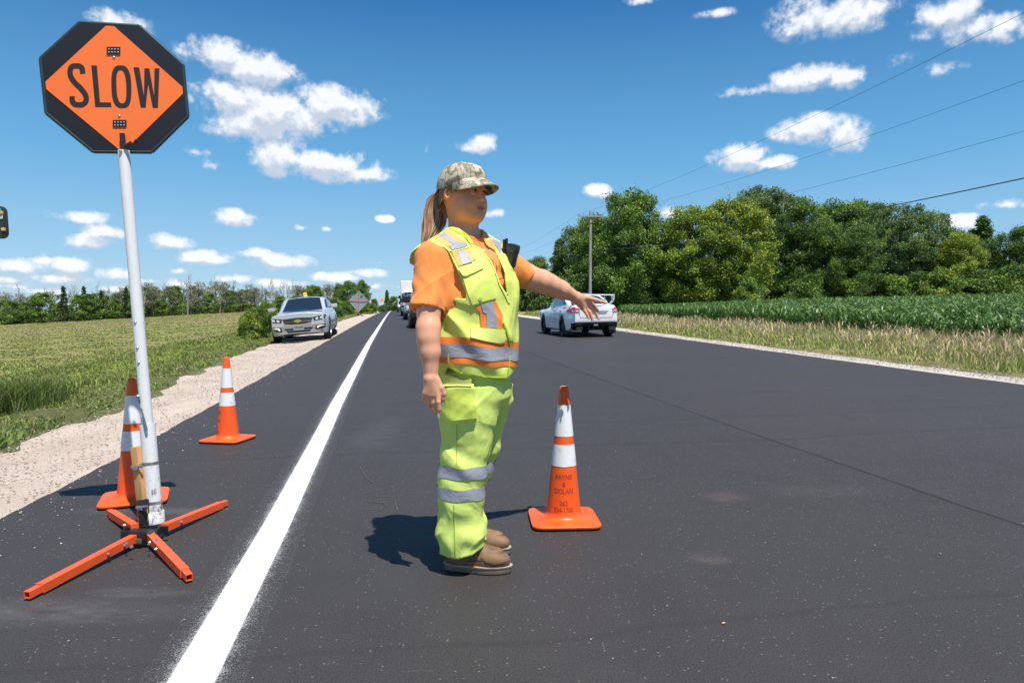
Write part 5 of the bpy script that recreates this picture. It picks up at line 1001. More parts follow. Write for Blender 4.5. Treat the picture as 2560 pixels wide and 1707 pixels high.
# ---------------------------------------------------------------- traffic cones
def gpz(px, py, z): d = ray(px, py); k = (z-CAMZ)/d[2]; return Vector((d[0]*k, d[1]*k, z))
def m_cone(t):
    c = t.coord(); n = t.noise(c, 6, 4, .6); n2 = t.noise(c, 30, 5, .7)
    b = t.mix(t.rng(n, .3, .7), (.94, .10, .010), (1.0, .15, .022)); b = t.mix(t.rng(n2, .62, .78, 0, .35), b, (.35, .07, .03)); t.put(t.b.inputs['Base Color'], b)
    t.put(t.b.inputs['Normal'], t.bump(n2, .12, .004))
M_CONE = mat('fluorescent_orange_plastic', rough=.38, spec=.5, fn=m_cone, trans=.12)
def m_collar(t):
    c = t.coord(); v = t.voro(c, 160, 'DISTANCE_TO_EDGE', rnd=0); n = t.noise(c, 18, 5, .7)
    b = t.mix(t.rng(v, .03, .10), (.72, .72, .73), (.80, .80, .81)); b = t.mix(t.rng(n, .55, .72, 0, .6), b, (.42, .38, .35)); t.put(t.b.inputs['Base Color'], b)
M_COLL = mat('white_reflective_collar', rough=.35, spec=.5, fn=m_collar); M_RUB = mat('black_rubber', (.012, .012, .012), .8); M_CTXT = mat('cone_stencil', (.42, .045, .008), .6)
def text_mesh(body, size, extrude=0, bold=0.0, sx=1.0):
    cu = bpy.data.curves.new('lettering', 'FONT'); cu.body = body; cu.size = size; cu.align_x = 'CENTER'; cu.offset = bold; cu.extrude = extrude; cu.resolution_u = 3
    o = bpy.data.objects.new('lettering', cu); COL.objects.link(o); dg = bpy.context.evaluated_depsgraph_get(); me = bpy.data.meshes.new_from_object(o.evaluated_get(dg)); bpy.data.objects.remove(o); bpy.data.curves.remove(cu)
    for v in me.vertices: v.co.x *= sx
    return me
CH, RB, RT = .705, .091, .0225
crad = lambda z: RB+(RT-RB)*(z-.03)/(CH-.03)
def cone_thing(x, y, yaw, lab, txt):
    c = empty('traffic_cone', (x, y, float(G(x, y))+.002), yaw, lab, 'traffic cone', 'orange traffic cones'); n = 64; a_ = .176
    def ring(k, z, e, circ=0.0):
        out = []
        for i in range(n):
            an = 2*math.pi*(i+.5)/n; cx_, sy_ = math.cos(an), math.sin(an); sq = k/((abs(cx_)**e+abs(sy_)**e)**(1/e)); r_ = sq*(1-circ)+circ*k; out.append((cx_*r_, sy_*r_, z))
        return out
    def loft(rings, nm, m, par, cap=(False, False)):
        mb = MB(); V = [p for r_ in rings for p in r_]; F = [(i*n+j, i*n+(j+1) % n, (i+1)*n+(j+1) % n, (i+1)*n+j) for i in range(len(rings)-1) for j in range(n)]
        if cap[0]: F.append(tuple(range(n))[::-1])
        if cap[1]: F.append(tuple((len(rings)-1)*n+j for j in range(n)))
        return mb.add(V, F).build(nm, m, par, 45)
    loft([ring(a_-.006, 0, 9), ring(a_-.002, .009, 9)], 'base_weight', M_RUB, c, (True, True))
    loft([ring(a_-.002, .0085, 9), ring(a_, .012, 9), ring(a_, .019, 9), ring(a_-.006, .024, 9), ring(a_-.05, .027, 8), ring(.112, .030, 5, .6), ring(.1005, .034, 4, 1), ring(.094, .042, 4, 1), ring(crad(.055)+.0005, .055, 4, 1)], 'base', M_CONE, c, (True, False))
    prof = [(crad(z), z) for z in np.linspace(.05, CH-.008, 30)]+[(RT-.002, CH-.002), (RT-.005, CH), (RT-.008, CH-.003), (RT-.009, CH-.03)]
    MB().lathe(prof, 64).build('cone_body', M_CONE, c, 50)
    for nm, f0, f1, g_ in (('reflective_collar', .135, .362, .0012), ('reflective_collar', .422, .578, .0016)):
        z1, z0 = CH*(1-f0), CH*(1-f1); rg = random.Random(int(x*100+f0*10)); mb = MB(); k = 72; V = []; zs = [z0, (z0+z1)/2, z1]
        for z in zs:
            for i in range(k+1):
                an = 2*math.pi*i/k; zz = z+(rg.uniform(-.0012, .0012) if z != zs[1] else 0); r_ = crad(zz)+g_+(.0006 if i == k else 0); V.append((r_*math.cos(an+.7), r_*math.sin(an+.7), zz))
        mb.add(V, [(j*(k+1)+i, j*(k+1)+i+1, (j+1)*(k+1)+i+1, (j+1)*(k+1)+i) for j in range(2) for i in range(k)]); mb.build(nm, M_COLL, c, 60)
    if txt is not None:
        for s_, zf, size in (('PAYNE', .672, .034), ('&', .722, .034), ('DOLAN', .772, .034), ('262', .858, .034), ('524-1700', .906, .034)):
            mb = MB(); me = text_mesh(s_, size, bold=.0012, sx=.86 if s_ != '524-1700' else .80); V = []
            for v in me.vertices: z = CH*(1-zf)+v.co.y+.002; r_ = crad(z)+.0007; ph = txt+v.co.x/r_; V.append((r_*math.sin(ph), -r_*math.cos(ph), z))
            mb.add(V, [tuple(p.vertices) for p in me.polygons]); bpy.data.meshes.remove(me); mb.build('lettering', M_CTXT, c, False)
    return c
p = gpz(1409, 1302, 0); cone_thing(p.x, p.y, R(3), 'traffic cone in the lane beside the worker with its lettering facing forward', R(-3)+math.atan2(p.x, p.y)*-1)
p = gpz(337, 1250, 0); cone_thing(p.x, p.y, R(24), 'traffic cone standing directly behind the white sign pole', R(170))
x_, y_ = hit(570, 1101); cone_thing(x_, y_, R(-9), 'traffic cone standing alone near the tan gravel edge', R(-52))

# ---------------------------------------------------------------- the paddle sign, its pole and stand
def m_signk(t):
    c = t.coord(); n = t.noise(t.vec('MULTIPLY', c, (3, 3, 14)), 6, 5, .8, dist=.6); n2 = t.noise(t.vec('MULTIPLY', c, (16, 3, 4)), 5, 5, .8, dist=.5)
    b = t.mix(t.rng(n, .66, .72, 0, .25), (.012, .013, .020), (.16, .17, .20)); b = t.mix(t.rng(n2, .69, .73, 0, .25), b, (.2, .2, .22)); t.put(t.b.inputs['Base Color'], b)
M_SBLK = mat('scratched_black_panel', rough=.5, spec=.3, fn=m_signk); M_SEDGE = mat('sign_rim', (.02, .05, .055), .4)
def m_signo(t):
    n = t.noise(t.coord(), 5, 5, .65); n2 = t.noise(t.vec('MULTIPLY', t.coord(), (4, 3, 16)), 9, 5, .8, dist=.6); b = t.mix(n, (.93, .16, .022), (1, .20, .035)); b = t.mix(t.rng(n2, .72, .76, 0, .3), b, (.5, .2, .1)); t.put(t.b.inputs['Base Color'], b)
M_SORG = mat('fluorescent_orange_sheet', rough=.45, fn=m_signo); M_STXT = mat('sign_black_lettering', (.022, .014, .012), .45)
M_STEEL = mat('zinc_steel', (.55, .55, .56), .28, metal=.9); M_BSTEEL = mat('black_steel', (.02, .02, .022), .38)
def m_pvc(t):
    c = t.coord(); n = t.noise(c, 9, 5, .65); n2 = t.noise(t.vec('MULTIPLY', c, (1, 1, .35)), 30, 5, .75); b = t.mix(n, (.70, .71, .72), (.80, .80, .80)); b = t.mix(t.rng(n2, .60, .72, 0, .6), b, (.42, .40, .38)); t.put(t.b.inputs['Base Color'], b)
M_PVC = mat('white_pvc', rough=.42, fn=m_pvc)
def m_pvcs(t):
    c = t.coord(); n = t.noise(c, 9, 5, .65); n2 = t.noise(t.vec('MULTIPLY', c, (1, 1, .4)), 26, 5, .8); z = t.xyz(c)[2]; m_ = t.math('MULTIPLY', t.rng(n2, .52, .60), t.rng(z, .42, .20)); b = t.mix(n, (.72, .73, .74), (.82, .82, .82)); b = t.mix(t.math('MULTIPLY', m_, .85), b, (.12, .11, .11)); t.put(t.b.inputs['Base Color'], b)
M_PVCS = mat('scuffed_white_pvc', rough=.42, fn=m_pvcs)
SG = empty('sign_paddle', (-1.68, 3.37, .06), 0, 'orange and black octagonal SLOW paddle sign on a white pole', 'sign')
SGI = Matrix.Translation(-Vector(SG.location))
def ws(o, par=None):
    o.parent = par or SG; o.matrix_parent_inverse = SGI if par is None else Matrix(); return o
Cs_ = Vector((-1.9272, 3.3783, 2.1792)); MS = (Matrix.Rotation(.3423, 4, 'Z') @ Matrix.Rotation(-.0082, 4, 'X') @ Matrix.Rotation(-.068, 4, 'Y')); MSW = Matrix.Translation(Cs_) @ MS
A8 = .305; B8 = A8*math.tan(math.pi/8); OCT = [(-B8, A8), (B8, A8), (A8, B8), (A8, -B8), (B8, -A8), (-B8, -A8), (-A8, -B8), (-A8, B8)]
ws(MB().prism(OCT, .016, MSW).build('octagon_panel', M_SBLK, None, False))
rim = MB()
for i in range(8):
    a, b = Vector((OCT[i][0], .008, OCT[i][1])), Vector((OCT[(i+1) % 8][0], .008, OCT[(i+1) % 8][1])); rim.tube([MSW @ a, MSW @ b], .0095, 8)
ws(rim.build('rim', M_SEDGE, None, 50))
def plate(poly, y0, th, nm, m): return ws(MB().prism(poly, th, MSW @ Matrix.Translation((0, y0, 0))).build(nm, m, None, False))
e_ = .294; w_ = .017; plate([(-w_, e_), (w_, e_), (e_, w_), (e_, -w_), (w_, -e_), (-w_, -e_), (-e_, -w_), (-e_, w_)], -.0025, .0025, 'diamond_panel', M_SORG)
N_ = MS.to_3x3() @ Vector((0, -1, 0)); MSI = MSW.inverted()
def onsign(x, y):  # point of the sign face under a place measured in the reference
    d = Vector(map(float, ray(x/2.45, y/2.45))); k = (Cs_-CAMV).dot(N_)/d.dot(N_); q = MSI @ (CAMV+d*k); return (q.x, q.z)
def sletter(poly, nm='letter'): return plate([onsign(*p) for p in poly], -.0034, .0008, nm, M_STXT)
sletter([(560, 404), (594, 404), (613, 629), (681, 630), (683, 658), (584, 658)]); sletter([(818, 415), (853, 416), (882, 588), (885, 421), (915, 422), (944, 588), (947, 421), (977, 422), (968, 663), (936, 663), (908, 520), (893, 662), (862, 661)])
def sstroke(cl_, w_, nm='letter'):
    pts = []
    for i in range(len(cl_)-1):  # Catmull-Rom through the stroke's centre line
        p0, p1, p2, p3 = [np.array(cl_[max(0, min(len(cl_)-1, i+k))], float) for k in (-1, 0, 1, 2)]
        for t_ in np.linspace(0, 1, 7, endpoint=False): pts.append(tuple(.5*((2*p1)+(-p0+p2)*t_+(2*p0-5*p1+4*p2-p3)*t_**2+(-p0+3*p1-3*p2+p3)*t_**3)))
    pts.append(tuple(cl_[-1])); return sletter(ribbon(pts, w_), nm)
sstroke([(508, 454), (503, 422), (486, 408), (466, 407), (444, 410), (431, 432), (434, 470), (458, 508), (496, 545), (524, 585), (528, 620), (508, 642), (484, 644), (458, 640), (444, 620), (443, 592)], 33)
oc, oi = [], []
for i in range(40):
    an = 2*math.pi*i/40; cx_, sy_ = math.cos(an), math.sin(an); f = lambda v, e: math.copysign(abs(v)**e, v); sh = 12*sy_*.5
    oc.append((744+61*f(cx_, .72)+sh, 534+131*f(sy_, .72))); oi.append((744+30*f(cx_, .72)+sh, 534+101*f(sy_, .78)))
mb = MB(); n = 40; V = [MSW @ Vector((*[(onsign(*p)[0])], -.0034, onsign(*p)[1])) for p in oc+oi]; V += [MSW @ Vector((onsign(*p)[0], -.0026, onsign(*p)[1])) for p in oc+oi]
mb.add(V, [(i, (i+1) % n, n+(i+1) % n, n+i) for i in range(n)]+[(i, 2*n+i, 2*n+(i+1) % n, (i+1) % n) for i in range(n)]+[(n+i, n+(i+1) % n, 3*n+(i+1) % n, 3*n+i) for i in range(n)]); ws(mb.build('letter', M_STXT, None, False))
for (a, b, c_, d_) in ((655, 292, 738, 337), (692, 738, 776, 780)):
    o = plate([onsign(a, b), onsign(c_, b), onsign(c_, d_), onsign(a, d_)], -.007, .007, 'lamp_box', mat('lamp_black', (.012, .012, .014), .4)); mb = MB()
    for i in range(4):
        for j in range(2): x, z = onsign(a+14+i*18.5, b+14+j*18); mb.lathe([(.0001, .0022), (.0022, .0012), (.0030, 0)], 8, MSW @ Matrix.Translation((x, -.0072, z)) @ Matrix.Rotation(R(90), 4, 'X'))
    ws(mb.build('led', mat('led_lens', (.72, .74, .75), .2), None, 40), o)
for (a, b) in ((698, 355), (731, 713)): x, z = onsign(a, b); ws(MB().lathe([(.0001, .004), (.004, .0035), (.0068, .0012), (.0072, 0)], 14, MSW @ Matrix.Translation((x, -.0026, z)) @ Matrix.Rotation(R(90), 4, 'X')).build('bolt', M_STEEL, None, 50))
ws(MB().prism([(-.055, -.295), (.045, -.295), (-.002, -.335)], .010, MSW @ Matrix.Translation((0, .016, 0))).build('gusset', M_BSTEEL, None, False))
ptop = P(309, 377, 3.365); pbot = P(389, 1300, 3.335); ax = (ptop-pbot).normalized(); along = lambda px, py: pbot+ax*((P(px, py, 3.34)-pbot).dot(ax))
ws(MB().tube([pbot, ptop], .0268, 28).build('pole', M_PVC, None, 50))
mb = MB(); mb.tube([ptop-ax*.03, ptop+ax*.082], .0125, 14); mb.tube([ptop+Vector((.02, -.022, .012)), ptop+Vector((.055, -.030, .030))], .010, 10); mb.tube([ptop+Vector((.068, -.02, .036)), ptop+Vector((.082, -.022, .044))], .009, 10); o = ws(mb.build('top_bracket', M_BSTEEL, None, 50)); 
mb = MB(); mb.lathe([(.0001, .006), (.006, .005), (.008, 0)], 12, Matrix.Translation(ptop+Vector((.002, -.029, -.012))) @ rot_to((0, -1, 0))); ws(mb.build('bolt', M_STEEL, None, 50))
for (a, b) in ((347, 805), (350, 869), (352, 906)):
    q_ = along(a, b); ws(MB().lathe([(.0001, .005), (.004, .0045), (.0065, .001), (.007, 0)], 12, Matrix.Translation(q_+Vector((-.001, -.0272, 0))) @ rot_to((0.05, -1, 0))).build('bolt', M_STEEL, None, 50))
s0, s1 = along(391, 1300), along(366, 1059); d_ = ax
mb = MB(); r_o, r_i = .0355, .031; mb.lathe([(r_o, 0), (r_o, (s1-s0).length), (r_i, (s1-s0).length), (r_i, (s1-s0).length-.05)], 32, Matrix.Translation(s0) @ rot_to(ax)); SLV = ws(mb.build('sleeve', M_PVCS, None, 50))
# (scuffs follow the sleeve's own height)
cp0 = along(389, 1287); ws(MB().lathe([(.0001, -.036), (.0415, -.036), (.0415, .018), (.0395, .020), (.0355, .020)], 32, Matrix.Translation(cp0) @ rot_to(ax)).build('sleeve_cap', M_PVCS, None, 50))
ST = empty('sign_stand', (-1.80, 3.33, 0), 0, 'low folding stand with four orange square legs under the sign', 'sign stand'); STI = Matrix.Translation((1.80, -3.33, 0))
def wt(o, par=None): o.parent = par or ST; o.matrix_parent_inverse = STI if par is None else Matrix(); return o
def m_leg(t):
    c = t.coord(); n = t.noise(c, 10, 5, .7); n2 = t.noise(c, 34, 5, .75); b = t.mix(n, (.80, .085, .018), (.92, .13, .03)); b = t.mix(t.rng(n2, .60, .72, 0, .55), b, (.16, .05, .04)); t.put(t.b.inputs['Base Color'], b)
M_LEG = mat('orange_painted_steel', rough=.42, fn=m_leg)
def square_tube(a, b, hw, m, nm, par, hollow=True):
    a, b = Vector(a), Vector(b); L_ = (b-a).length; M = Matrix.Translation(a) @ (b-a).to_track_quat('Y', 'Z').to_matrix().to_4x4(); mb = MB(); o_ = [(-hw, -hw), (hw, -hw), (hw, hw), (-hw, hw)]; i_ = [(x*.80, z*.80) for x, z in o_]
    V = [M @ Vector((x, y, z)) for y in (0, L_) for x, z in o_]+[M @ Vector((x, y, z)) for y in (L_, L_-.12) for x, z in i_]
    F = [(k, (k+1) % 4, 4+(k+1) % 4, 4+k) for k in range(4)]+[(0, 1, 2, 3)]+[(4+k, 4+(k+1) % 4, 8+(k+1) % 4, 8+k) for k in range(4)]+[(8+k, 8+(k+1) % 4, 12+(k+1) % 4, 12+k) for k in range(4)]+[(12, 13, 14, 15)]
    return wt(mb.add(V, F).build(nm, m, None, False), par)
LG = [((327, 1349), (67, 1487), (150/2.45*1+35, 0)), ((378, 1343), (473, 1443), 0), ((420, 1314), (565, 1256), 0), ((333, 1316), (273, 1279), 0)]
for k, (a, b, _) in enumerate(LG):
    za, zb_ = .046, .024; A_, B_ = gpz(*a, za), gpz(*b, zb_); A_ = A_-(B_-A_).normalized()*.03; dr = (B_-A_); lg = square_tube(A_, A_+dr*.90, .0175, M_LEG, 'leg', None); square_tube(A_+dr*.86, B_, .0135, M_LEG, 'leg_extension', lg)
    for f in (.16, .33) if k < 2 else (.2,):
        q_ = A_+dr*f; sd = dr.cross(Vector((0, 0, 1))).normalized(); sd = sd if sd.y < 0 else -sd; wt(MB().lathe([(.0001, .010), (.006, .009), (.0075, .004), (.008, 0)], 10, Matrix.Translation(q_+sd*.0195) @ rot_to(sd)).build('bolt', M_STEEL, None, 50), lg)
hub = gpz(357, 1335, .05)
mb = MB(); mb.box((hub.x-.005, hub.y+.0, .046), (.13, .085, .040), None, .006); mb.box((hub.x-.018, hub.y-.046, .058), (.125, .006, .044), Matrix.Rotation(R(-6), 4, 'Z'), .002); mb.box((hub.x+.035, hub.y+.048, .056), (.13, .006, .04), Matrix.Rotation(R(-8), 4, 'Z'), .002)
for sx in (-1, 1):
    mb.lathe([(.0001, -.003), (.038, -.003), (.038, .003), (.0001, .003)], 24, Matrix.Translation((hub.x+sx*.078, hub.y+.0, .048)) @ Matrix.Rotation(R(90), 4, 'Y'))
    mb.lathe([(.0001, -.02), (.016, -.02), (.016, .02), (.0001, .02)], 14, Matrix.Translation((hub.x+sx*.07, hub.y+.01, .035)) @ Matrix.Rotation(R(90), 4, 'X'))
wt(mb.build('hub', M_BSTEEL, None, 40))
wt(MB().box((hub.x+.002, hub.y-.056, .036), (.048, .010, .024), None, .004).build('name_plate', mat('olive_plate', (.09, .10, .05), .35), None, 40))
for (a, b) in ((330, 1370), (374, 1362), (392, 1352), (318, 1362)): q_ = gpz(a, b, .055); mb = MB(); mb.lathe([(.0001, .009), (.006, .008), (.008, 0)], 10, Matrix.Translation(q_+Vector((0, 0, .006))) @ rot_to((0, -1, .2))); wt(mb.build('bolt', M_STEEL, None, 50))
def m_wood(t):
    c = t.coord(); n = t.noise(t.vec('MULTIPLY', c, (30, 30, 2.2)), 3, 4, .6, dist=.7); t.put(t.b.inputs['Base Color'], t.mix(n, (.42, .20, .065), (.70, .43, .19)))
M_WOOD = mat('pine_wood', rough=.6, fn=m_wood)
wtp, wbt = P(341, 1116, 3.315), P(356.5, 1247, 3.305); dw = (wtp-wbt).normalized(); wm_ = (wtp+wbt)/2
wt(MB().box(wm_, (.040, .040, (wtp-wbt).length), rot_to(dw), .002).build('wooden_post', M_WOOD, None, 40))
kb = P(359, 1318, 3.30); sk = wt(MB().box((wbt+kb)/2, (.047, .047, (wbt-kb).length), rot_to(wbt-kb), .003).build('steel_bracket', M_BSTEEL, None, 40))
mb = MB(); fr = Vector((0, -.0245, 0)); lx = (Vector((1, 0, 0))-dw*dw.x).normalized(); c0 = (wbt+kb)/2+fr
for k, (zz, w2) in enumerate(((.018, .020), (.004, .003), (-.012, .014), (-.018, .018), (-.0245, .016), (-.031, .012))): q_ = c0+(wbt-kb).normalized()*zz; mb.box(q_, (w2, .0006, .0038 if k != 1 else .017), rot_to(wbt-kb))
wt(mb.build('sticker_print', mat('yellow_print', (.62, .42, .02), .5), None, False), sk)
mb = MB(); q_ = (wbt+kb)/2+Vector((.0245, -.008, -.01)); mb.tube([q_+Vector((0, 0, .035)), q_+Vector((.004, 0, 0)), q_+Vector((.002, 0, -.03))], .0022, 6); wt(mb.build('sticker_edge', mat('yellow_print'), None, 50), sk)
for (wy, sy) in ((1163, 1158), (1263, 1256)):
    tw = (wtp-wbt); cw = wbt+dw*((P(350, wy, 3.31)-wbt).dot(dw)); cs = along(380, sy); mb = MB(); pts = []
    hw = .0235; loop = [cw+Vector((-hw, hw, 0)), cw+Vector((-hw, -hw, 0)), cw+Vector((hw*.6, -hw-.001, 0))]
    for an in np.linspace(R(-125), R(95), 12): loop.append(cs+Vector((math.cos(an)*.0375, math.sin(an)*.0375, .006)))
    loop.append(cw+Vector((0, hw+.004, 0))); loop.append(loop[0]); rows = [[p_+Vector((0, 0, -.0065)) for p_ in loop], [p_+Vector((0, 0, .0065)) for p_ in loop]]
    mb.grid(rows); cl2 = wt(mb.build('hose_clamp', M_STEEL, None, 30)); mb = MB(); b0 = cw+Vector((.004, -hw-.010, 0)); mb.tube([b0+Vector((-.022, 0, -.003)), b0+Vector((.030, 0, .004))], .0055, 10); mb.box(b0+Vector((-.004, .002, -.004)), (.022, .012, .020), None, .003); mb.tube([b0+Vector((.024, 0, .003)), b0+Vector((.034, 0, .0045))], .008, 6); wt(mb.build('clamp_screw', M_STEEL, None, 40), cl2)
# spoon wedged between pole and sleeve
sp0, sp1 = P(363, 1062, 3.30), P(353, 1020, 3.30); spd = (sp1-sp0).normalized(); hd0 = P(347, 997, 3.298); mb = MB()
mb.tube([sp0-spd*.03, sp0, sp0+spd*.05, sp1], [.0065, .0062, .0040, .0034], 10); M_ = Matrix.Translation(hd0) @ rot_to(spd) @ Matrix.Rotation(R(30), 4, 'Z'); bm = bmesh.new(); bmesh.ops.create_uvsphere(bm, u_segments=20, v_segments=14, radius=1)
for v in bm.verts: v.co = Vector((v.co.x*.019, v.co.y*.007+(.009*(v.co.x**2+v.co.z**2*.5) if v.co.y < 0 else 0)*-1 + (.0 if v.co.y >= 0 else .013*(1-v.co.x**2-v.co.z**2*.9)), v.co.z*.027))
mb.bm(bm, M_); tag(mb.build('spoon', mat('spoon_steel', (.45, .42, .40), .18, metal=1), None, 60), 'metal spoon wedged upright between white pole and sleeve', 'spoon')

# ---------------------------------------------------------------- signs further down the left shoulder
def roll_sign():
    x, y = hit(895.5, 791); z = float(G(x, y)); Yt = y; c = empty('warning_sign', (x, y, z), 0, 'grey back of a diamond warning sign with red cross ribs', 'sign', 'signs along the left shoulder'); I_ = Matrix.Translation((-x, -y, -z))
    pt, pl, pr, pb = P(897.2, 727.5, Yt), P(870.5, 752.3, Yt-.1), P(922, 753.6, Yt+.1), P(895.8, 781, Yt); A = lambda o, par=None: (setattr(o, 'parent', par or c), setattr(o, 'matrix_parent_inverse', I_ if par is None else Matrix()), o)[2]
    mb = MB(); cen = (pt+pl+pr+pb)/4; th = Vector((0, .03, 0)); q4 = [pt, pr, pb, pl]; mb.add(q4+[p_+th for p_ in q4], [(0, 1, 2, 3), (7, 6, 5, 4), (0, 4, 5, 1), (1, 5, 6, 2), (2, 6, 7, 3), (3, 7, 4, 0)]); pn = A(mb.build('sign_panel', mat('grey_vinyl', (.26, .31, .33), .6), None, False))
    fr = Vector((0, -.03, 0)); M_RED = mat('red_rib', (.55, .09, .08), .5); A(MB().tube([pt+fr, pb+fr+Vector((0, 0, -.30))], .020, 8).build('rib', M_RED, None, 50)); A(MB().tube([pl+fr, cen+fr*1.6+Vector((0, 0, .02)), pr+fr], .022, 8).build('rib', M_RED, None, 50))
    A(MB().tube([pt+fr*.3, pr+fr*.3], .018, 6).build('edge_strip', mat('pale_edge', (.55, .55, .45), .6), None, 50))
    A(MB().box(cen+Vector((-.52, -.02, .25)), (.5, .02, .16)).build('stencil_patch', mat('dark_patch', (.07, .08, .09), .7), None, False), pn); A(MB().box(cen+Vector((.30, -.02, .52)), (.2, .02, .14)).build('stencil_patch', mat('dark_patch'), None, False), pn)
    mb = MB(); mb.tube([(x, y, z+.28), pb+fr], .03, 8); A(mb.build('mast', mat('grey_metal', (.3, .3, .3), .4, metal=.7), None, 50))
    mb = MB(); mb.box((x, y, z+.20), (.16, .14, .28), None, .02); 
    for sx, sy in ((-1, -1), (1, -1), (-1, 1), (1, 1)): mb.tube([(x, y, z+.16), (x+sx*.62, y+sy*.5, z+.03)], .02, 6)
    A(mb.build('spring_stand', M_BSTEEL, None, 40))
roll_sign()
x, y = hit(954, 776); z = float(G(x, y)); c = empty('warning_sign', (x, y, z), 0, 'distant orange warning sign with a flag near the road end', 'sign', 'signs along the left shoulder')
s_ = y/FPX; MB().tube([(0, 0, 0), (0, 0, 27*s_)], .045, 6).build('post', mat('grey_metal'), c, 50); MB().prism([(-5*s_, 24*s_), (1*s_, 31*s_), (6*s_, 26*s_), (1*s_, 21*s_)], .04, Matrix.Rotation(R(12), 4, 'Z')).build('sign_panel', mat('amber_orange', (.95, .36, .02), .5), c, False)
MB().prism([(4*s_, 27*s_), (9*s_, 29*s_), (8*s_, 25*s_)], .03).build('flag', mat('lime_flag', (.65, .75, .05), .7), c, False); MB().tube([(4*s_, 0, 20*s_), (9*s_, 0, 8*s_)], [.10, .16], 6).build('brace', mat('pale_blue', (.45, .52, .58), .5), c, 50)
x, y = hit(934, 781); s_ = y/FPX; z = float(G(x, y)); c = empty('marker_post', (x, y, z), 0, 'slim pale marker post standing in grass near the signs', 'post'); MB().tube([(0, 0, 0), (0, 0, 20*s_)], .05, 8).build('post', mat('pale_paint', (.6, .6, .55), .6), c, 50); MB().box((0, 0, 18*s_), (.22, .03, .2)).build('reflector', mat('pale_paint'), c, False)
# ---------------------------------------------------------------- signal head at the left edge, on its mast
Ys = 9.0; c0 = P(-19, 555, Ys); k_ = Ys/FPX; base = (c0.x-.36, Ys+.10, float(G(c0.x-.36, Ys+.10))); TSG = empty('signal_head', base, 0, 'dark rounded signal panel with green lens cut by left photo edge', 'signal')
tl = lambda o: (setattr(o, 'parent', TSG), setattr(o, 'matrix_parent_inverse', Matrix.Translation(-Vector(base))), o)[2]
def rrect(w2, h2, r_, tilt=0):
    out = []
    for (sx, sz, a0) in ((1, 1, 0), (-1, 1, 90), (-1, -1, 180), (1, -1, 270)):
        for i in range(7): a = R(a0+15*i); out.append((sx*(w2-r_)+r_*math.cos(a), sz*(h2-r_)+r_*math.sin(a)))
    return out
Ms = Matrix.Translation(c0) @ Matrix.Rotation(R(-2.2), 4, 'Y'); tl(MB().prism(rrect(27*k_, 40*k_, 14*k_), .09, Ms).build('back_panel', mat('dark_grey_plastic', (.035, .036, .032), .45), None, 30))
tl(MB().lathe([(.0001, .03), (.03, .026), (.05, .012), (.056, 0)], 24, Ms @ Matrix.Translation((16*k_, -.001, 24*k_)) @ Matrix.Rotation(R(90), 4, 'X')).build('green_lens', mat('green_lens', (.0, .22, .14), .12), None, 50))
tl(MB().box(Ms @ Vector((19*k_, -.004, 12*k_)), (16*k_, .004, 10*k_), Matrix.Rotation(R(-3), 4, 'Y')).build('sticker', mat('white_sticker', (.66, .66, .66), .5), None, False))
for zc, xc in ((22*k_, 25*k_), (-19*k_, 28*k_)): tl(MB().box(Ms @ Vector((xc-1.5*k_, -.004, zc)), (8*k_, .03, 7.5*k_), None, .004).build('clip', mat('tan_clip', (.80, .47, .16), .5), None, 40))
tl(MB().tube([(c0.x, base[1], c0.z+.05), (base[0], base[1], c0.z+.05)], .02, 8).build('arm', mat('grey_metal', (.3, .3, .3), .4, metal=.7), None, 50)); tl(MB().tube([(base[0], base[1], base[2]-.1), (base[0], base[1], c0.z+.1)], .035, 12).build('mast', mat('grey_metal'), None, 50))
# ---------------------------------------------------------------- utility poles and wires
def util(tt, s_, lab, first=None):
    x, y = xy(s_, tt); z = float(G(x, y)); 
    if first: c = copy_tree(first); c.location = (x, y, z-.3); c['label'] = lab; return c
    c = empty('utility_pole', (x, y, z-.3), math.atan2(RN[1], RN[0]), lab, 'utility pole', 'utility poles carrying the wires'); MB().tube([(0, 0, 0), (0, 0, 9.2)], [.155, .105], 12).build('pole', M_GREYW, c, 50)
    MB().box((0, -.14, 8.75), (2.3, .10, .11), None, .01).build('crossarm', M_GREYW, c, 40)
    for sx in (-1, 1):
        MB().tube([(sx*.55, -.15, 8.72), (0, -.13, 8.15)], .02, 6).build('brace', mat('grey_metal'), c, 50); MB().lathe([(.03, 0), (.05, .04), (.03, .06), (.05, .10), (.02, .16)], 10, Matrix.Translation((sx*1.05, -.14, 8.80))).build('insulator', mat('porcelain', (.25, .2, .17), .3), c, 50)
    return c
x0, y0 = ray(1475, 775)[0]/ray(1475, 775)[1]*60, 60.; sP, tP = st_of(x0, y0); u0 = util(tP, sP, 'weathered wooden utility pole with crossarm behind the white car'); util(tP+46, sP, 'farther utility pole hidden behind the worker\'s shoulder', u0); util(tP-45, sP, 'nearer utility pole outside the right of the photo', u0)
zP = float(G(x0, y0))-.3
def wire(lab, ds, zA, zB, r_, zC):
    pts = []
    for (ta, za, tb, zb_) in ((tP+46, zC, tP, zA), (tP, zA, tP-45, zB)):
        for i in range(25): f = i/24; x, y = xy(sP+ds, ta+(tb-ta)*f); pts.append((x, y, za+(zb_-za)*f-.55*4*f*(1-f)))
    tag(MB().tube(pts, r_, 5).build('overhead_wire', mat('wire', (.07, .07, .08), .6), None, 50), lab, 'wire', 'wires between the utility poles')
wire('topmost thin wire crossing the right side of the sky', -1.05, zP+8.98, 8.75, .006, zP+8.9); wire('second thin wire just under the topmost wire', 1.05, zP+8.98, 7.75, .006, zP+8.9)
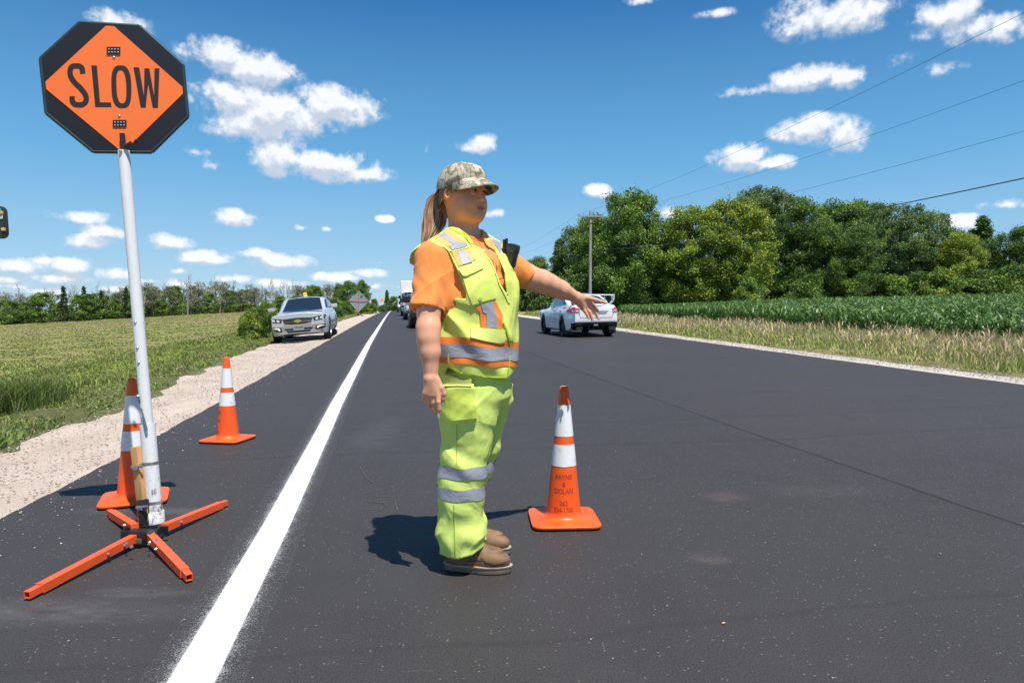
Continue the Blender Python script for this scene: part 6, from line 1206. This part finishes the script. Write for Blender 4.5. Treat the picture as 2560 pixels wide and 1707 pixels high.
wire('third thin wire crossing over the tree tops', .12, zP+7.6, 6.0, .006, zP+7.5); wire('lowest thick cable crossing in front of the right trees', .14, zP+5.9, 4.75, .018, zP+5.8)

# faint chalk scribble and a dry leaf on the asphalt
def road_strip(pts, w_, nm, m, z=.0045):
    pl = [hit(900+x/3.564, 1050+y/3.564) for x, y in pts]; rb = ribbon(pl, w_); k = len(pl); mb = MB(); mb.add([(x, y, float(G(x, y))+z) for x, y in rb], [(i, i+1, 2*k-2-i, 2*k-1-i) for i in range(k-1)]); return mb
M_CHK = mat('chalk', (.085, .08, .072), .95)
ck = empty('chalk_mark', (-.95, 3.6, 0), 0, 'faint chalk scribble on the asphalt between edge line and worker', 'chalk mark')
for l_ in ([(0, 420), (50, 515), (110, 560)], [(30, 660), (290, 600), (302, 640), (150, 655), (152, 690), (315, 682)], [(30, 722), (180, 742), (312, 730), (327, 800)], [(40, 800), (180, 806), (235, 765), (200, 735)]):
    o = road_strip(l_, .0055, '', M_CHK).build('stroke', M_CHK, None, False); o.parent = ck; o.matrix_parent_inverse = Matrix.Translation((.95, -3.6, 0))
x, y = hit(1809, 1561); tag(MB().add([(x-.008, y-.003, .006), (x, y-.005, .008), (x+.009, y+.002, .006), (x, y+.004, .009)], [(0, 1, 2, 3)]).build('leaf', mat('dry_leaf', (.62, .38, .10), .7), None, False), 'tiny dry yellow leaf lying alone on the asphalt', 'leaf')
# ---------------------------------------------------------------- vehicles
def smax(a, b, k): return -smin(-a, -b, k)
def paint(nm, col, metal=0.0, flake=False, rough=.35):
    def f(t):
        n = t.noise(t.coord(), 3, 4, .6); t.put(t.b.inputs['Base Color'], t.mix(t.rng(n, .3, .7), tuple(x*.94 for x in col), col)); t.put(t.b.inputs['Roughness'], t.rng(n, .3, .8, rough, rough+.12))
    return mat(nm, rough=rough, metal=metal, coat=.9, fn=f)
M_GLASS = mat('car_glass', (.012, .020, .026), .06, spec=.8, coat=.3); M_TYRE = mat('tyre_rubber', (.018, .018, .019), .75); M_TRIMK = mat('black_trim', (.015, .015, .016), .45); M_CHR = mat('chrome', (.62, .63, .65), .14, metal=1)
M_ALLOY = mat('alloy', (.48, .49, .50), .28, metal=.9); M_DALLOY = mat('dark_alloy', (.03, .03, .033), .3, metal=.7); M_REDL = mat('red_lens', (.50, .012, .012), .14, coat=.6); M_CLEARL = mat('clear_lens', (.62, .64, .66), .15, coat=.6); M_SMOKE = mat('headlight_glass', (.035, .04, .048), .3, coat=.15); M_DRL = mat('daytime_lamp', (.9, .9, .8), .2, emit=((1, .97, .80), .6)); M_AMB = mat('amber_lens', (.95, .30, .01), .2)
class Car:
    """x forward, y left, z up, origin on the ground under the middle of the wheelbase"""
    def __init__(s, name, lab, cat, group, L_, W_, wb, wr, front, zhood, roof, zb, body_mat, fo, h=.022, tumble=.30, rk=.10, box=None):
        zhood, zb, roof = sorted(zhood), sorted(zb), sorted(roof)
        s.root = empty(name, (0, 0, 0), 0, lab, cat, group); s.W = W_; s.wb = wb; s.wr = wr; xr = fo-L_  # front and rear ends
        zmax = max(z for x, z in roof)+.15; F = Field((xr-.08, -W_/2-.08, 0), (fo+.08, W_/2+.08, zmax if box is None else box[3]+.1), h); X, Y, Z = [a.astype(np.float32) for a in np.meshgrid(*F.ax, indexing='ij', sparse=True)]
        xs = X[:, 0, 0]; cx = (fo+xr)/2; hl = L_/2; e = 2.0
        nose = np.clip((xs-(fo-.95))/.95, 0, 1); tail = np.clip(((xr+.85)-xs)/.85, 0, 1); plan = (W_/2)*(1-.30*nose**2.6-.20*tail**2.8); plan = plan.astype(np.float32)[:, None, None]
        sec = np.interp(F.ax[2], [0, .25, .45, .62, .80, .95, 1.1], [.955, .965, 1.0, 1.0, .975, .935, .90]).astype(np.float32)[None, None, :]
        zh = np.interp(xs, [p[0] for p in zhood], [p[1] for p in zhood]).astype(np.float32)[:, None, None]+(-.10*(np.abs(Y)/(W_/2))**3.2)+.012*np.exp(-((np.abs(Y)-W_*.30)/.06)**2)*(xs > wb*.2)[:, None, None]; zbb = np.interp(xs, [p[0] for p in zb], [p[1] for p in zb]).astype(np.float32)[:, None, None]
        d1 = smax(smax(np.abs(Y)-plan*sec, (Z-zh)*.9, rk), (zbb-Z)*1.0, .05)
        endf = np.interp(F.ax[2], [0, .2, .35, .55, .75, .9], [fo-.10, fo-.03, fo, fo-.015, fo-.05, fo-.14]).astype(np.float32)[None, None, :]; endr = np.interp(F.ax[2], [0, .25, .5, .8, .98, 1.15], [xr+.10, xr+.02, xr, xr+.03, xr+.06, xr+.10]).astype(np.float32)[None, None, :]
        d1 = smax(d1, smax(X-endf-.0*Y, endr-X, .01), .10)
        if roof:
            zr = np.interp(xs, [p[0] for p in roof], [p[1] for p in roof]).astype(np.float32)[:, None, None]-.055*(Y/(W_*.36))**2; belt = .90
            gt = np.interp(xs, [roof[0][0], roof[0][0]+.7, roof[-1][0]-.9, roof[-1][0]], [W_/2*.80, W_/2*.93, W_/2*.93, W_/2*.86]).astype(np.float32)[:, None, None]; d2 = smax(np.abs(Y)-(gt-np.maximum(Z-belt, 0)*tumble), (Z-zr)*.8, .09); d2 = np.maximum(d2, .5-Z); d1 = smin(d1, d2, .045)
        if box: bx0, bx1, z0, z1, bw = box[0], box[1], box[2], box[3], box[4]; d3 = np.maximum(np.maximum(np.abs(Y)-bw, np.maximum(z0-Z, Z-z1)), np.maximum(bx0-X, X-bx1)); d1 = np.minimum(d1, d3)
        for wx in (wb/2, -wb/2):
            r_ = np.sqrt((X-wx)**2+(Z-wr)**2)-(wr+.055); d1 = np.maximum(d1, -np.maximum(r_, W_/2-.27-np.abs(Y)))
        F.F = np.broadcast_to(d1, F.F.shape).astype(np.float32).copy(); F.F[0] = F.F[-1] = .05; F.F[:, 0] = F.F[:, -1] = .05; F.F[:, :, 0] = F.F[:, :, -1] = .05
        me, V, Q_ = F.mesh('body'); s.body = link('body', me, body_mat, s.root); s.bv = bvh_of(V, Q_); s.fo, s.xr = fo, xr
    def patch(s, nm, poly, view, m, off=.004, th=.01, par=None, step=.05, smooth=50, mirror=False, lim=None):
        """poly in a flat view of the car: 'side' (x,z), 'front'/'rear' (y,z), 'top' (x,y); laid on the body"""
        out = []
        for mir in ((1, -1) if mirror else (1,)):
            bm = bmesh.new(); pl = [(a*(mir if view in ('front', 'rear') else 1), b) for a, b in poly]; vs = [bm.verts.new((a, b, 0)) for a, b in pl]; bm.faces.new(vs); bmesh.ops.triangulate(bm, faces=bm.faces[:])
            for ax in (0, 1):
                lo, hi = min(p[ax] for p in pl), max(p[ax] for p in pl); n = int((hi-lo)/step)
                for i in range(1, n+1):
                    co, no = [0, 0, 0], [0, 0, 0]; co[ax] = lo+(hi-lo)*i/(n+1); no[ax] = 1; bmesh.ops.bisect_plane(bm, geom=bm.verts[:]+bm.edges[:]+bm.faces[:], plane_co=co, plane_no=no)
            bm.verts.index_update(); fr, bk = [], []; last = None
            D_ = {'side': Vector((0, -mir, 0)), 'front': Vector((-1, 0, 0)), 'rear': Vector((1, 0, 0)), 'top': Vector((0, 0, -1))}[view]
            for v in bm.verts:
                a, b = v.co.x, v.co.y; o_ = {'side': Vector((a, 3*mir, b)), 'front': Vector((6, a, b)), 'rear': Vector((-8, a, b)), 'top': Vector((a, b, 5))}[view]; h_, nrm, _, _ = s.bv.ray_cast(o_, D_)
                if h_ is None: h_ = last or (o_+D_*3); nrm = -D_
                last = h_; nrm = (nrm-D_*.6).normalized(); fr.append(h_+nrm*off); bk.append(h_-nrm*(th-off))
            n = len(fr); F_ = [[v.index for v in f.verts] for f in bm.faces]; be = [[v.index for v in e.verts] for e in bm.edges if len(e.link_faces) == 1]; bm.free()
            me = bpy.data.meshes.new(nm); me.from_pydata([tuple(v) for v in fr+bk], [], F_+[[i+n for i in f[::-1]] for f in F_]+[[a, b, b+n, a+n] for a, b in be]); b2 = bmesh.new(); b2.from_mesh(me); bmesh.ops.recalc_face_normals(b2, faces=b2.faces); b2.to_mesh(me); b2.free()
            out.append(link(nm, me, m, par or s.root, smooth))
        return out
    def mb(s, mb, nm, m, par=None, sm=40): return mb.build(nm, m, par or s.root, sm)
    def wheels(s, rim_m, spokes=10, tw=.225, rimr=None):
        rr_ = rimr or s.wr*.70; first = None
        for wx in (s.wb/2, -s.wb/2):
            for sd in (1, -1):
                if first is None:
                    wh = empty('wheel', (0, 0, 0)); wh.parent = s.root; w2 = tw/2; M = Matrix.Rotation(R(-90), 4, 'X')
                    MB().lathe([(rr_, -w2), (s.wr-.03, -w2*1.02), (s.wr-.006, -w2*.86), (s.wr, -w2*.6), (s.wr, w2*.6), (s.wr-.006, w2*.86), (s.wr-.03, w2*1.02), (rr_, w2)], 40, M).build('tyre', M_TYRE, wh, 35)
                    mb = MB(); mb.lathe([(rr_+.004, w2*1.0), (rr_-.012, w2*.96), (rr_-.02, w2*.5), (rr_-.02, -w2)], 40, M); mb.lathe([(.001, w2*.72), (.05, w2*.72), (.055, w2*.55), (.055, w2*.2)], 20, M)
                    for k in range(spokes):
                        a = 2*math.pi*k/spokes; c_, n_ = math.cos(a), math.sin(a); t_ = Vector((-n_, 0, c_)); r1, r2 = Vector((c_*.045, w2*.66, n_*.045)), Vector((c_*(rr_-.012), w2*.78, n_*(rr_-.012))); dd = Vector((0, -.03, 0)); q4 = [r1+t_*.017, r1-t_*.017, r2-t_*.022, r2+t_*.022]; mb.add(q4+[p_+dd for p_ in q4], [(0, 1, 2, 3), (0, 4, 5, 1), (1, 5, 6, 2), (2, 6, 7, 3), (3, 7, 4, 0)])
                    mb.build('rim', rim_m, wh, 40); MB().lathe([(.001, 0), (rr_*.72, 0), (rr_*.72, .02), (.001, .02)], 24, M).build('brake_disc', M_TRIMK, wh, 40); first = wh; o = wh
                else: o = copy_tree(first, s.root)
                o.location = (wx, sd*(s.W/2-tw/2-.012), s.wr); o.rotation_euler = (0, 0, 0 if sd > 0 else math.pi)
    def place(s, x, y, hd, roll=0, pitch=None):
        z = float(G(x, y)); f = np.array([math.cos(hd), math.sin(hd)]); l_ = np.array([-f[1], f[0]]); w2 = s.W/2-.12; g_ = lambda a, b: float(G(x+f[0]*a+l_[0]*b, y+f[1]*a+l_[1]*b))
        F_ = Vector((f[0], f[1], (g_(s.wb/2, 0)-g_(-s.wb/2, 0))/s.wb)).normalized(); Lv = Vector((l_[0], l_[1], (g_(0, w2)-g_(0, -w2))/(2*w2)+roll)).normalized(); U = F_.cross(Lv).normalized(); Lv = U.cross(F_)
        zc = np.mean([g_(a, b) for a in (s.wb/2, -s.wb/2) for b in (w2, -w2)]); s.root.matrix_world = Matrix(((F_.x, Lv.x, U.x, x), (F_.y, Lv.y, U.y, y), (F_.z, Lv.z, U.z, zc), (0, 0, 0, 1)))
HDR = math.atan2(RD[1], RD[0])
def mirror_pair(c, x, z, m, sz=(.10, .20, .13), ys=.97, arm=M_TRIMK):
    for sd in (1, -1):
        o = MB().box((x, sd*(c.W/2*ys+.13), z), sz, Matrix.Rotation(R(12)*sd, 4, 'Z'), .035).build('side_mirror', m, c.root, 60); MB().box((x+.03, sd*(c.W/2*ys+.02), z-.04), (.05, .12, .03), None, .008).build('mirror_arm', arm, o, 40)
# ---- silver sedan with a beacon, nose toward us on the gravel
def silver():
    c = Car('parked_car', 'silver sedan with amber roof beacon parked on the gravel shoulder', 'car', None, 5.05, 1.86, 2.84, .345, None, [(2.40, .60), (2.34, .72), (2.2, .80), (1.9, .885), (1.0, .985), (.7, 1.02), (0, .99), (-1.6, 1.02), (-2.3, 1.06), (-2.55, 1.03), (-2.7, .95)],
            [(1.02, .94), (.30, 1.30), (.0, 1.44), (-.4, 1.465), (-.9, 1.455), (-1.4, 1.38), (-2.25, 1.02)], [(-2.7, .36), (-2.2, .24), (1.9, .20), (2.42, .25)], paint('silver_paint', (.56, .585, .61), .25, rough=.30), 2.40)
    c.patch('windshield', [(-.66, .985), (-.54, 1.395), (-.25, 1.425), (.25, 1.425), (.54, 1.395), (.66, .985), (.3, .965), (-.3, .965)], 'front', M_GLASS, .006); c.patch('rear_window', [(-.60, 1.10), (-.48, 1.36), (.48, 1.36), (.60, 1.10)], 'rear', M_GLASS, .005)
    c.patch('side_window', [(.66, 1.03), (.20, 1.28), (-.02, 1.36), (-.50, 1.40), (-.50, 1.02)], 'side', M_GLASS, .005, mirror=True); c.patch('side_window', [(-.56, 1.02), (-.56, 1.40), (-.95, 1.385), (-1.30, 1.29), (-1.62, 1.10)], 'side', M_GLASS, .005, mirror=True)
    gr = c.patch('grille', [(-.46, .735), (0, .765), (.46, .735), (.40, .60), (.2, .565), (-.2, .565), (-.40, .60)], 'front', M_TRIMK, .006)[0]
    c.patch('chrome_bar', [(-.48, .772), (0, .800), (.48, .772), (.48, .744), (0, .775), (-.48, .744)], 'front', M_CHR, .014, par=gr); c.patch('chrome_bar', [(-.44, .672), (0, .690), (.44, .672), (.44, .655), (0, .671), (-.44, .655)], 'front', M_CHR, .016, par=gr); c.patch('chrome_bar', [(-.41, .592), (-.2, .562), (.2, .562), (.41, .592), (.41, .572), (.2, .545), (-.2, .545), (-.41, .572)], 'front', M_CHR, .014, par=gr); c.patch('chrome_bar', [(-.43, .632), (0, .645), (.43, .632), (.43, .622), (0, .635), (-.43, .622)], 'front', M_CHR, .013, par=gr)
    c.patch('emblem', [(-.105, .655), (-.09, .705), (-.035, .705), (-.035, .725), (.035, .725), (.035, .705), (.09, .705), (.105, .655), (.09, .632), (.035, .632), (.035, .615), (-.035, .615), (-.035, .632), (-.09, .632)], 'front', mat('gold_emblem', (.75, .50, .16), .25, metal=.8), .022, par=gr)
    for pl in (([(.47, .760), (.83, .812), (.855, .76), (.80, .665), (.50, .640)]),):
        for o in c.patch('headlight', pl, 'front', M_SMOKE, .008, mirror=True): pass
        c.patch('headlamp_lens', [(.56, .735), (.64, .75), (.63, .675), (.55, .67)], 'front', M_CLEARL, .012, mirror=True); c.patch('headlamp_lens', [(.70, .762), (.78, .775), (.77, .70), (.69, .69)], 'front', M_CLEARL, .012, mirror=True)
    c.patch('lower_grille', [(-.44, .44), (.44, .44), (.34, .305), (-.34, .305)], 'front', M_TRIMK, .006); c.patch('chrome_bar', [(-.42, .385), (.42, .385), (.42, .372), (-.42, .372)], 'front', M_CHR, .012)
    c.patch('fog_light_recess', [(.53, .475), (.83, .505), (.80, .40), (.52, .335)], 'front', M_TRIMK, .006, mirror=True); c.patch('running_light', [(.56, .43), (.60, .475), (.80, .492), (.80, .465), (.64, .44), (.585, .385)], 'front', M_DRL, .012, mirror=True)
    c.patch('chin', [(-.72, .275), (.72, .275), (.68, .235), (-.68, .235)], 'front', M_TRIMK, .004)
    x0 = c.fo+.012; pl = MB().box((x0, 0, .47), (.012, .32, .165), None, .003).build('licence_plate', mat('plate_white', (.72, .72, .70), .4), c.root, False)
    mp = Matrix.Translation((x0+.0072, 0, .435)) @ Matrix.Rotation(R(90), 4, 'Z') @ Matrix.Rotation(R(90), 4, 'X'); me = text_mesh('ABE-5320', .085, extrude=.0008, bold=.0012, sx=.78); me.transform(mp); link('lettering', me, mat('plate_ink', (.03, .03, .08), .5), pl, False)
    MB().box((x0+.007, 0, .535), (.002, .2, .018)).build('plate_strip', mat('plate_red', (.5, .06, .05), .5), pl, False)
    bc = MB().lathe([(.0001, .13), (.05, .125), (.066, .11), (.068, 0), (.0001, 0)], 24, Matrix.Translation((-.45, 0, 1.49))).build('beacon', mat('beacon_amber', (1.0, .34, .01), .2, emit=((1, .35, .02), .35)), c.root, 50); MB().lathe([(.0001, .03), (.075, .03), (.08, 0)], 24, Matrix.Translation((-.45, 0, 1.475))).build('beacon_base', mat('pale_paint'), bc, 50)
    mirror_pair(c, .62, 1.08, MATS['silver_paint'], (.13, .22, .13)); c.wheels(M_ALLOY, 10)
    c.patch('door_gap', [(.95, .96), (.962, .96), (.90, .35), (.888, .35)], 'side', M_TRIMK, .002, mirror=True); c.patch('door_gap', [(-.53, 1.0), (-.52, 1.0), (-.52, .33), (-.53, .33)], 'side', M_TRIMK, .002, mirror=True); c.patch('door_handle', [(-.18, .90), (-.40, .91), (-.40, .875), (-.18, .865)], 'side', M_CHR, .02, mirror=True); c.patch('door_handle', [(-1.22, .93), (-1.44, .94), (-1.44, .905), (-1.22, .895)], 'side', M_CHR, .02, mirror=True)
    c.patch('hood_gap', [(-.72, .835), (0, .86), (.72, .835), (.72, .829), (0, .853), (-.72, .829)], 'front', M_TRIMK, .002); c.patch('tail_light', [(.42, .86), (.80, .90), (.80, .74), (.44, .76)], 'rear', M_REDL, .006, mirror=True)
    for sd in (1, -1): MB().tube([(-.02+.72, sd*.30-.2, .985), (.55, sd*.3+.25, 1.02)], .008, 5).build('wiper', M_TRIMK, c.root, 50)
    x, y = xy(-3.0, 25.0); c.place(x, y, HDR+math.pi+R(1.0), .010); return c
silver()
# ---- white sports sedan driving away, tall rear wing
def white():
    c = Car('passing_car', 'white sports sedan with tall rear wing driving away on the road', 'car', None, 4.56, 1.80, 2.65, .34, None, [(2.22, .58), (2.1, .78), (1.8, .90), (1.0, 1.0), (.8, 1.02), (0, .99), (-1.5, 1.03), (-1.9, 1.085), (-2.2, 1.10), (-2.34, 1.06)],
            [(1.05, .94), (.35, 1.34), (.05, 1.45), (-.4, 1.475), (-.85, 1.45), (-1.25, 1.34), (-1.95, 1.06)], [(-2.4, .44), (-2.1, .30), (-1.9, .22), (1.9, .18), (2.3, .22)], paint('white_paint', (.88, .885, .89), rough=.25), 2.22)
    c.patch('windshield', [(-.63, 1.0), (-.5, 1.40), (.5, 1.40), (.63, 1.0)], 'front', M_GLASS, .005); c.patch('rear_window', [(-.66, 1.085), (-.60, 1.20), (-.48, 1.355), (-.2, 1.385), (.2, 1.385), (.48, 1.355), (.60, 1.20), (.66, 1.085)], 'rear', M_GLASS, .006)
    c.patch('side_window', [(.62, 1.03), (.22, 1.27), (-.02, 1.35), (-.48, 1.38), (-.48, 1.03)], 'side', M_GLASS, .005, mirror=True); c.patch('side_window', [(-.53, 1.03), (-.53, 1.38), (-.9, 1.345), (-1.2, 1.25), (-1.48, 1.09)], 'side', M_GLASS, .005, mirror=True)
    tl_ = [(.56, .915), (.64, 1.00), (.78, 1.00), (.84, .93), (.85, .81), (.58, .81)]
    for o in c.patch('tail_light', tl_, 'rear', M_REDL, .008, mirror=True, step=.04): pass
    c.patch('reverse_light', [(.61, .90), (.76, .905), (.76, .85), (.62, .845)], 'rear', M_CLEARL, .014, mirror=True); c.patch('light_surround', [(.545, .905), (.60, .905), (.62, .80), (.56, .80)], 'rear', mat('grey_lens', (.35, .36, .38), .2), .010, mirror=True)
    c.patch('plate_recess', [(-.42, .87), (.42, .87), (.32, .755), (-.32, .755)], 'rear', mat('grey_recess', (.28, .29, .32), .5), .004); x0 = c.xr-.010
    pl = MB().box((x0+.02, 0, .78), (.012, .31, .155), None, .003).build('licence_plate', mat('plate_pale', (.55, .62, .62), .4), c.root, False); MB().box((x0+.012, 0, .712), (.004, .31, .03)).build('plate_strip', mat('plate_teal', (.05, .3, .28), .4), pl, False)
    c.patch('deck_gap', [(-.53, .655), (.53, .655), (.53, .640), (-.53, .640)], 'rear', mat('pink_line', (.55, .12, .10), .4), .004); c.patch('deck_gap', [(.53, .95), (.545, .95), (.60, .80), (.535, .64), (.52, .64), (.585, .80)], 'rear', mat('grey_gap', (.2, .2, .22), .6), .003, mirror=True)
    c.patch('spoiler_lip', [(-.62, 1.075), (.62, 1.075), (.60, 1.045), (-.60, 1.045)], 'rear', MATS['white_paint'], .022)
    me = text_mesh('WRX', .055, extrude=.002, bold=.001); me.transform(Matrix.Translation((x0+.0, .50, .705)) @ Matrix.Rotation(R(-90), 4, 'Z') @ Matrix.Rotation(R(90), 4, 'X')); link('lettering', me, M_TRIMK, c.root, False)
    me = text_mesh('STI', .055, extrude=.002, bold=.001); me.transform(Matrix.Translation((x0+.0, -.50, .705)) @ Matrix.Rotation(R(-90), 4, 'Z') @ Matrix.Rotation(R(90), 4, 'X')); link('lettering', me, M_TRIMK, c.root, False)
    MB().lathe([(.0001, .006), (.05, .004), (.055, 0)], 18, Matrix.Translation((x0+.02, 0, .96)) @ Matrix.Rotation(R(-90), 4, 'Y') @ Matrix.Scale(1.0, 4)).build('emblem', mat('pink_emblem', (.5, .12, .25), .3), c.root, 50)
    c.patch('rear_diffuser', [(-.80, .47), (-.70, .49), (.70, .49), (.80, .47), (.78, .30), (.6, .23), (-.6, .23), (-.78, .30)], 'rear', M_TRIMK, .010, .05)
    for k in range(4): MB().box((x0+.04, -.24+.16*k, .33), (.10, .012, .14)).build('diffuser_fin', M_TRIMK, c.root, False)
    MB().box((x0+.0, 0, .42), (.03, .14, .07), None, .01).build('rear_fog_light', mat('grey_lens'), c.root, 40)
    for sd in (1, -1):
        for dy in (.0, .105): MB().lathe([(.038, 0), (.045, 0), (.045, .14), (.038, .14), (.036, .02)], 18, Matrix.Translation((x0-.02, sd*(.50+dy), .30)) @ Matrix.Rotation(R(90), 4, 'Y')).build('exhaust_tip', M_ALLOY, c.root, 50)
    # wing
    wx = -2.02; mb = MB(); pr = [(-.13, 0), (-.05, .028), (.06, .022), (.13, .004), (.06, -.006), (-.05, -.006)]; V = []
    ysw = np.linspace(-.70, .70, 15)
    for yy in ysw: V += [(wx+a-.03*(1-(yy/.7)**2)*-1, yy, 1.37+b+.018*(1-(yy/.7)**2)) for a, b in pr]
    k = 6; F_ = [(i*k+j, i*k+(j+1) % k, (i+1)*k+(j+1) % k, (i+1)*k+j) for i in range(14) for j in range(k)]+[tuple(range(k)), tuple(14*k+j for j in range(k))[::-1]]; wg = mb.add(V, F_).build('rear_wing', MATS['white_paint'], c.root, 40)
    for sd in (1, -1):
        MB().prism([(-.15, 1.41), (.14, 1.40), (.16, 1.32), (.12, 1.15), (.03, 1.12), (-.04, 1.20), (-.13, 1.24)], .022, Matrix.Translation((wx, sd*.71-.011, 0))).build('wing_end', MATS['white_paint'], wg, 40); MB().tube([(wx, sd*.69, 1.20), (wx+.02, sd*.60, 1.10), (wx+.02, sd*.52, 1.08)], .03, 8).build('wing_foot', MATS['white_paint'], wg, 50)
        MB().tube([(wx+.02, sd*.42, 1.38), (wx+.05, sd*.46, 1.09)], .016, 6).build('wing_strut', MATS['white_paint'], wg, 50)
    MB().prism([(-.10, 0), (.06, 0), (-.06, .075), (-.09, .075)], .02, Matrix.Translation((-.95, -.01, 1.44))).build('antenna_fin', M_TRIMK, c.root, False)
    c.patch('roof_edge', [(-.52, 1.425), (.52, 1.425), (.50, 1.40), (-.50, 1.40)], 'rear', M_TRIMK, .012)
    mirror_pair(c, .62, 1.05, M_TRIMK, (.14, .20, .13)); c.wheels(M_DALLOY, 10, .245)
    for a in ((.98, .97, .92, .32), (-.50, 1.0, -.50, .32)): c.patch('door_gap', [(a[0], a[1]), (a[0]+.012, a[1]), (a[2]+.012, a[3]), (a[2], a[3])], 'side', M_TRIMK, .002, mirror=True)
    c.patch('door_gap', [(-1.33, 1.02), (-1.32, 1.02), (-1.02, .55), (-1.03, .55)], 'side', M_TRIMK, .002, mirror=True)
    for a in (-.16, -1.02): c.patch('door_handle', [(a, .90), (a-.2, .91), (a-.2, .875), (a, .865)], 'side', MATS['white_paint'], .022, mirror=True); c.patch('handle_recess', [(a-.03, .865), (a-.17, .872), (a-.17, .84), (a-.03, .835)], 'side', M_TRIMK, .003, mirror=True)
    c.patch('fender_vent', [(1.02, .62), (1.10, .62), (1.06, .38), (1.0, .30)], 'side', M_TRIMK, .004, mirror=True); c.patch('fender_vent', [(1.28, .66), (.98, .68), (.98, .65), (1.28, .63)], 'side', M_TRIMK, .004, mirror=True); c.patch('side_skirt', [(1.0, .255), (-.95, .255), (-.95, .205), (1.0, .205)], 'side', M_TRIMK, .004, mirror=True)
    for sd in (1, -1): MB().box((-1.325-.42, sd*.78, .25), (.01, .24, .30)).build('mud_flap', M_TRIMK, c.root, False)
    c.patch('headlight', [(.5, .78), (.82, .80), (.80, .68), (.48, .66)], 'front', M_SMOKE, .006, mirror=True); c.patch('grille', [(-.40, .70), (.40, .70), (.36, .58), (-.36, .58)], 'front', M_TRIMK, .006)
    hd = HDR+R(1.2); Yr = 22.4; xr_ = ray(1489, 775)[0]/ray(1489, 775)[1]*Yr; x, y = xr_+math.cos(hd)*2.3, Yr+math.sin(hd)*2.3; c.place(x, y, hd); return c
white()
# ---- the queue of stopped vehicles facing us
def boxy(name, lab, L_, W_, wb, wr, fo, hood, roof, zbot, m, wy, spo, tt, s_, ws_z, gl, lights, h=.03, box=None, bumper_m=M_TRIMK, rim=M_ALLOY):
    c = Car(name, lab, 'truck' if 'truck' in name else 'car', 'vehicles waiting behind the worker', L_, W_, wb, wr, None, hood, roof, zbot, m, fo, h, .16, .06, box=box)
    zt = max(z for x, z in roof); c.patch('windshield', [(-W_*.37, ws_z), (-W_*.34, zt-.12), (W_*.34, zt-.12), (W_*.37, ws_z)], 'front', M_GLASS, .006); c.patch('side_window', gl, 'side', M_GLASS, .006, mirror=True)
    hz = hood[1][1]; c.patch('grille', [(-W_*.26, hz-.10), (W_*.26, hz-.10), (W_*.25, hz-.32), (-W_*.25, hz-.32)], 'front', M_TRIMK, .008)
    for k in range(6): MB().box((fo+.01, (k-2.5)*W_*.085, hz-.21), (.03, .02, .2)).build('grille_bar', m, c.root, False)
    c.patch('headlight', [(W_*.29, hz-.10), (W_*.44, hz-.11), (W_*.44, hz-.30), (W_*.29, hz-.31)], 'front', M_CLEARL, .012, mirror=True); c.patch('turn_signal', [(W_*.445, hz-.11), (W_*.49, hz-.12), (W_*.49, hz-.28), (W_*.445, hz-.30)], 'front', M_AMB, .012, mirror=True)
    MB().box((fo+.07, 0, hz-.42), (.16, W_*.98, .20), None, .03).build('front_bumper', bumper_m, c.root, 40); MB().box((fo+.155, 0, hz-.40), (.01, .31, .15)).build('licence_plate', mat('plate_white'), c.root, False)
    mirror_pair(c, max(roof)[0]-.15, ws_z+.16, M_TRIMK, (.14, .26, .30), 1.0); c.wheels(rim, 8, wy); x, y = xy(s_, tt); c.place(x, y, HDR+math.pi); return c
boxy('waiting_car', 'dark grey boxy off road car, first in the stopped queue', 4.5, 1.82, 2.75, .43, 1.95, [(1.95, .80), (1.85, 1.08), (.9, 1.16), (0, 1.14), (-2.4, 1.14), (-2.55, 1.1)], [(.85, 1.1), (.55, 1.76), (.3, 1.83), (-2.1, 1.84), (-2.3, 1.75), (-2.5, 1.1)], [(-2.6, .50), (1.95, .48)], paint('dark_grey_paint', (.05, .055, .06), .3), .29, 8, 33.7, 1.62, 1.18, [(.62, 1.18), (.42, 1.66), (-.5, 1.70), (-.5, 1.18)], None)
boxy('waiting_truck', 'grey pickup truck, second in the stopped queue', 5.7, 1.94, 3.5, .41, 2.6, [(2.6, .85), (2.5, 1.10), (1.3, 1.20), (0, 1.18), (-2.9, 1.22), (-3.1, 1.2)], [(1.25, 1.1), (.65, 1.76), (.3, 1.88), (-1.2, 1.88), (-1.5, 1.1)], [(-3.1, .55), (2.6, .42)], paint('mid_grey_paint', (.20, .21, .23), .4), .27, 8, 51.5, 1.66, 1.22, [(1.0, 1.22), (.6, 1.72), (-.3, 1.76), (-.3, 1.22)], None, h=.035, bumper_m=M_CHR)
boxy('waiting_truck', 'tall white box truck, third in the stopped queue', 7.6, 2.2, 4.6, .45, 3.4, [(3.4, .95), (3.3, 1.35), (2.3, 1.55), (1.0, 1.5), (-4.1, 1.2), (-4.2, 1.2)], [(2.25, 1.4), (1.75, 2.3), (1.5, 2.42), (.2, 2.42), (.1, 1.4)], [(-4.2, .60), (3.4, .50)], paint('truck_white', (.78, .78, .78)), .28, 8, 69, 1.78, 1.65, [(2.0, 1.6), (1.7, 2.15), (.8, 2.2), (.8, 1.6)], None, h=.045, box=(-4.1, .9, .9, 3.42, 1.12))
boxy('waiting_truck', 'white pickup truck, last in the stopped queue', 5.7, 1.94, 3.5, .41, 2.6, [(2.6, .85), (2.5, 1.10), (1.3, 1.20), (0, 1.18), (-2.9, 1.22), (-3.1, 1.2)], [(1.25, 1.1), (.65, 1.76), (.3, 1.88), (-1.2, 1.88), (-1.5, 1.1)], [(-3.1, .55), (2.6, .42)], MATS['truck_white'], .27, 8, 112, 1.45, 1.22, [(1.0, 1.22), (.6, 1.72), (-.3, 1.76), (-.3, 1.22)], None, h=.05)
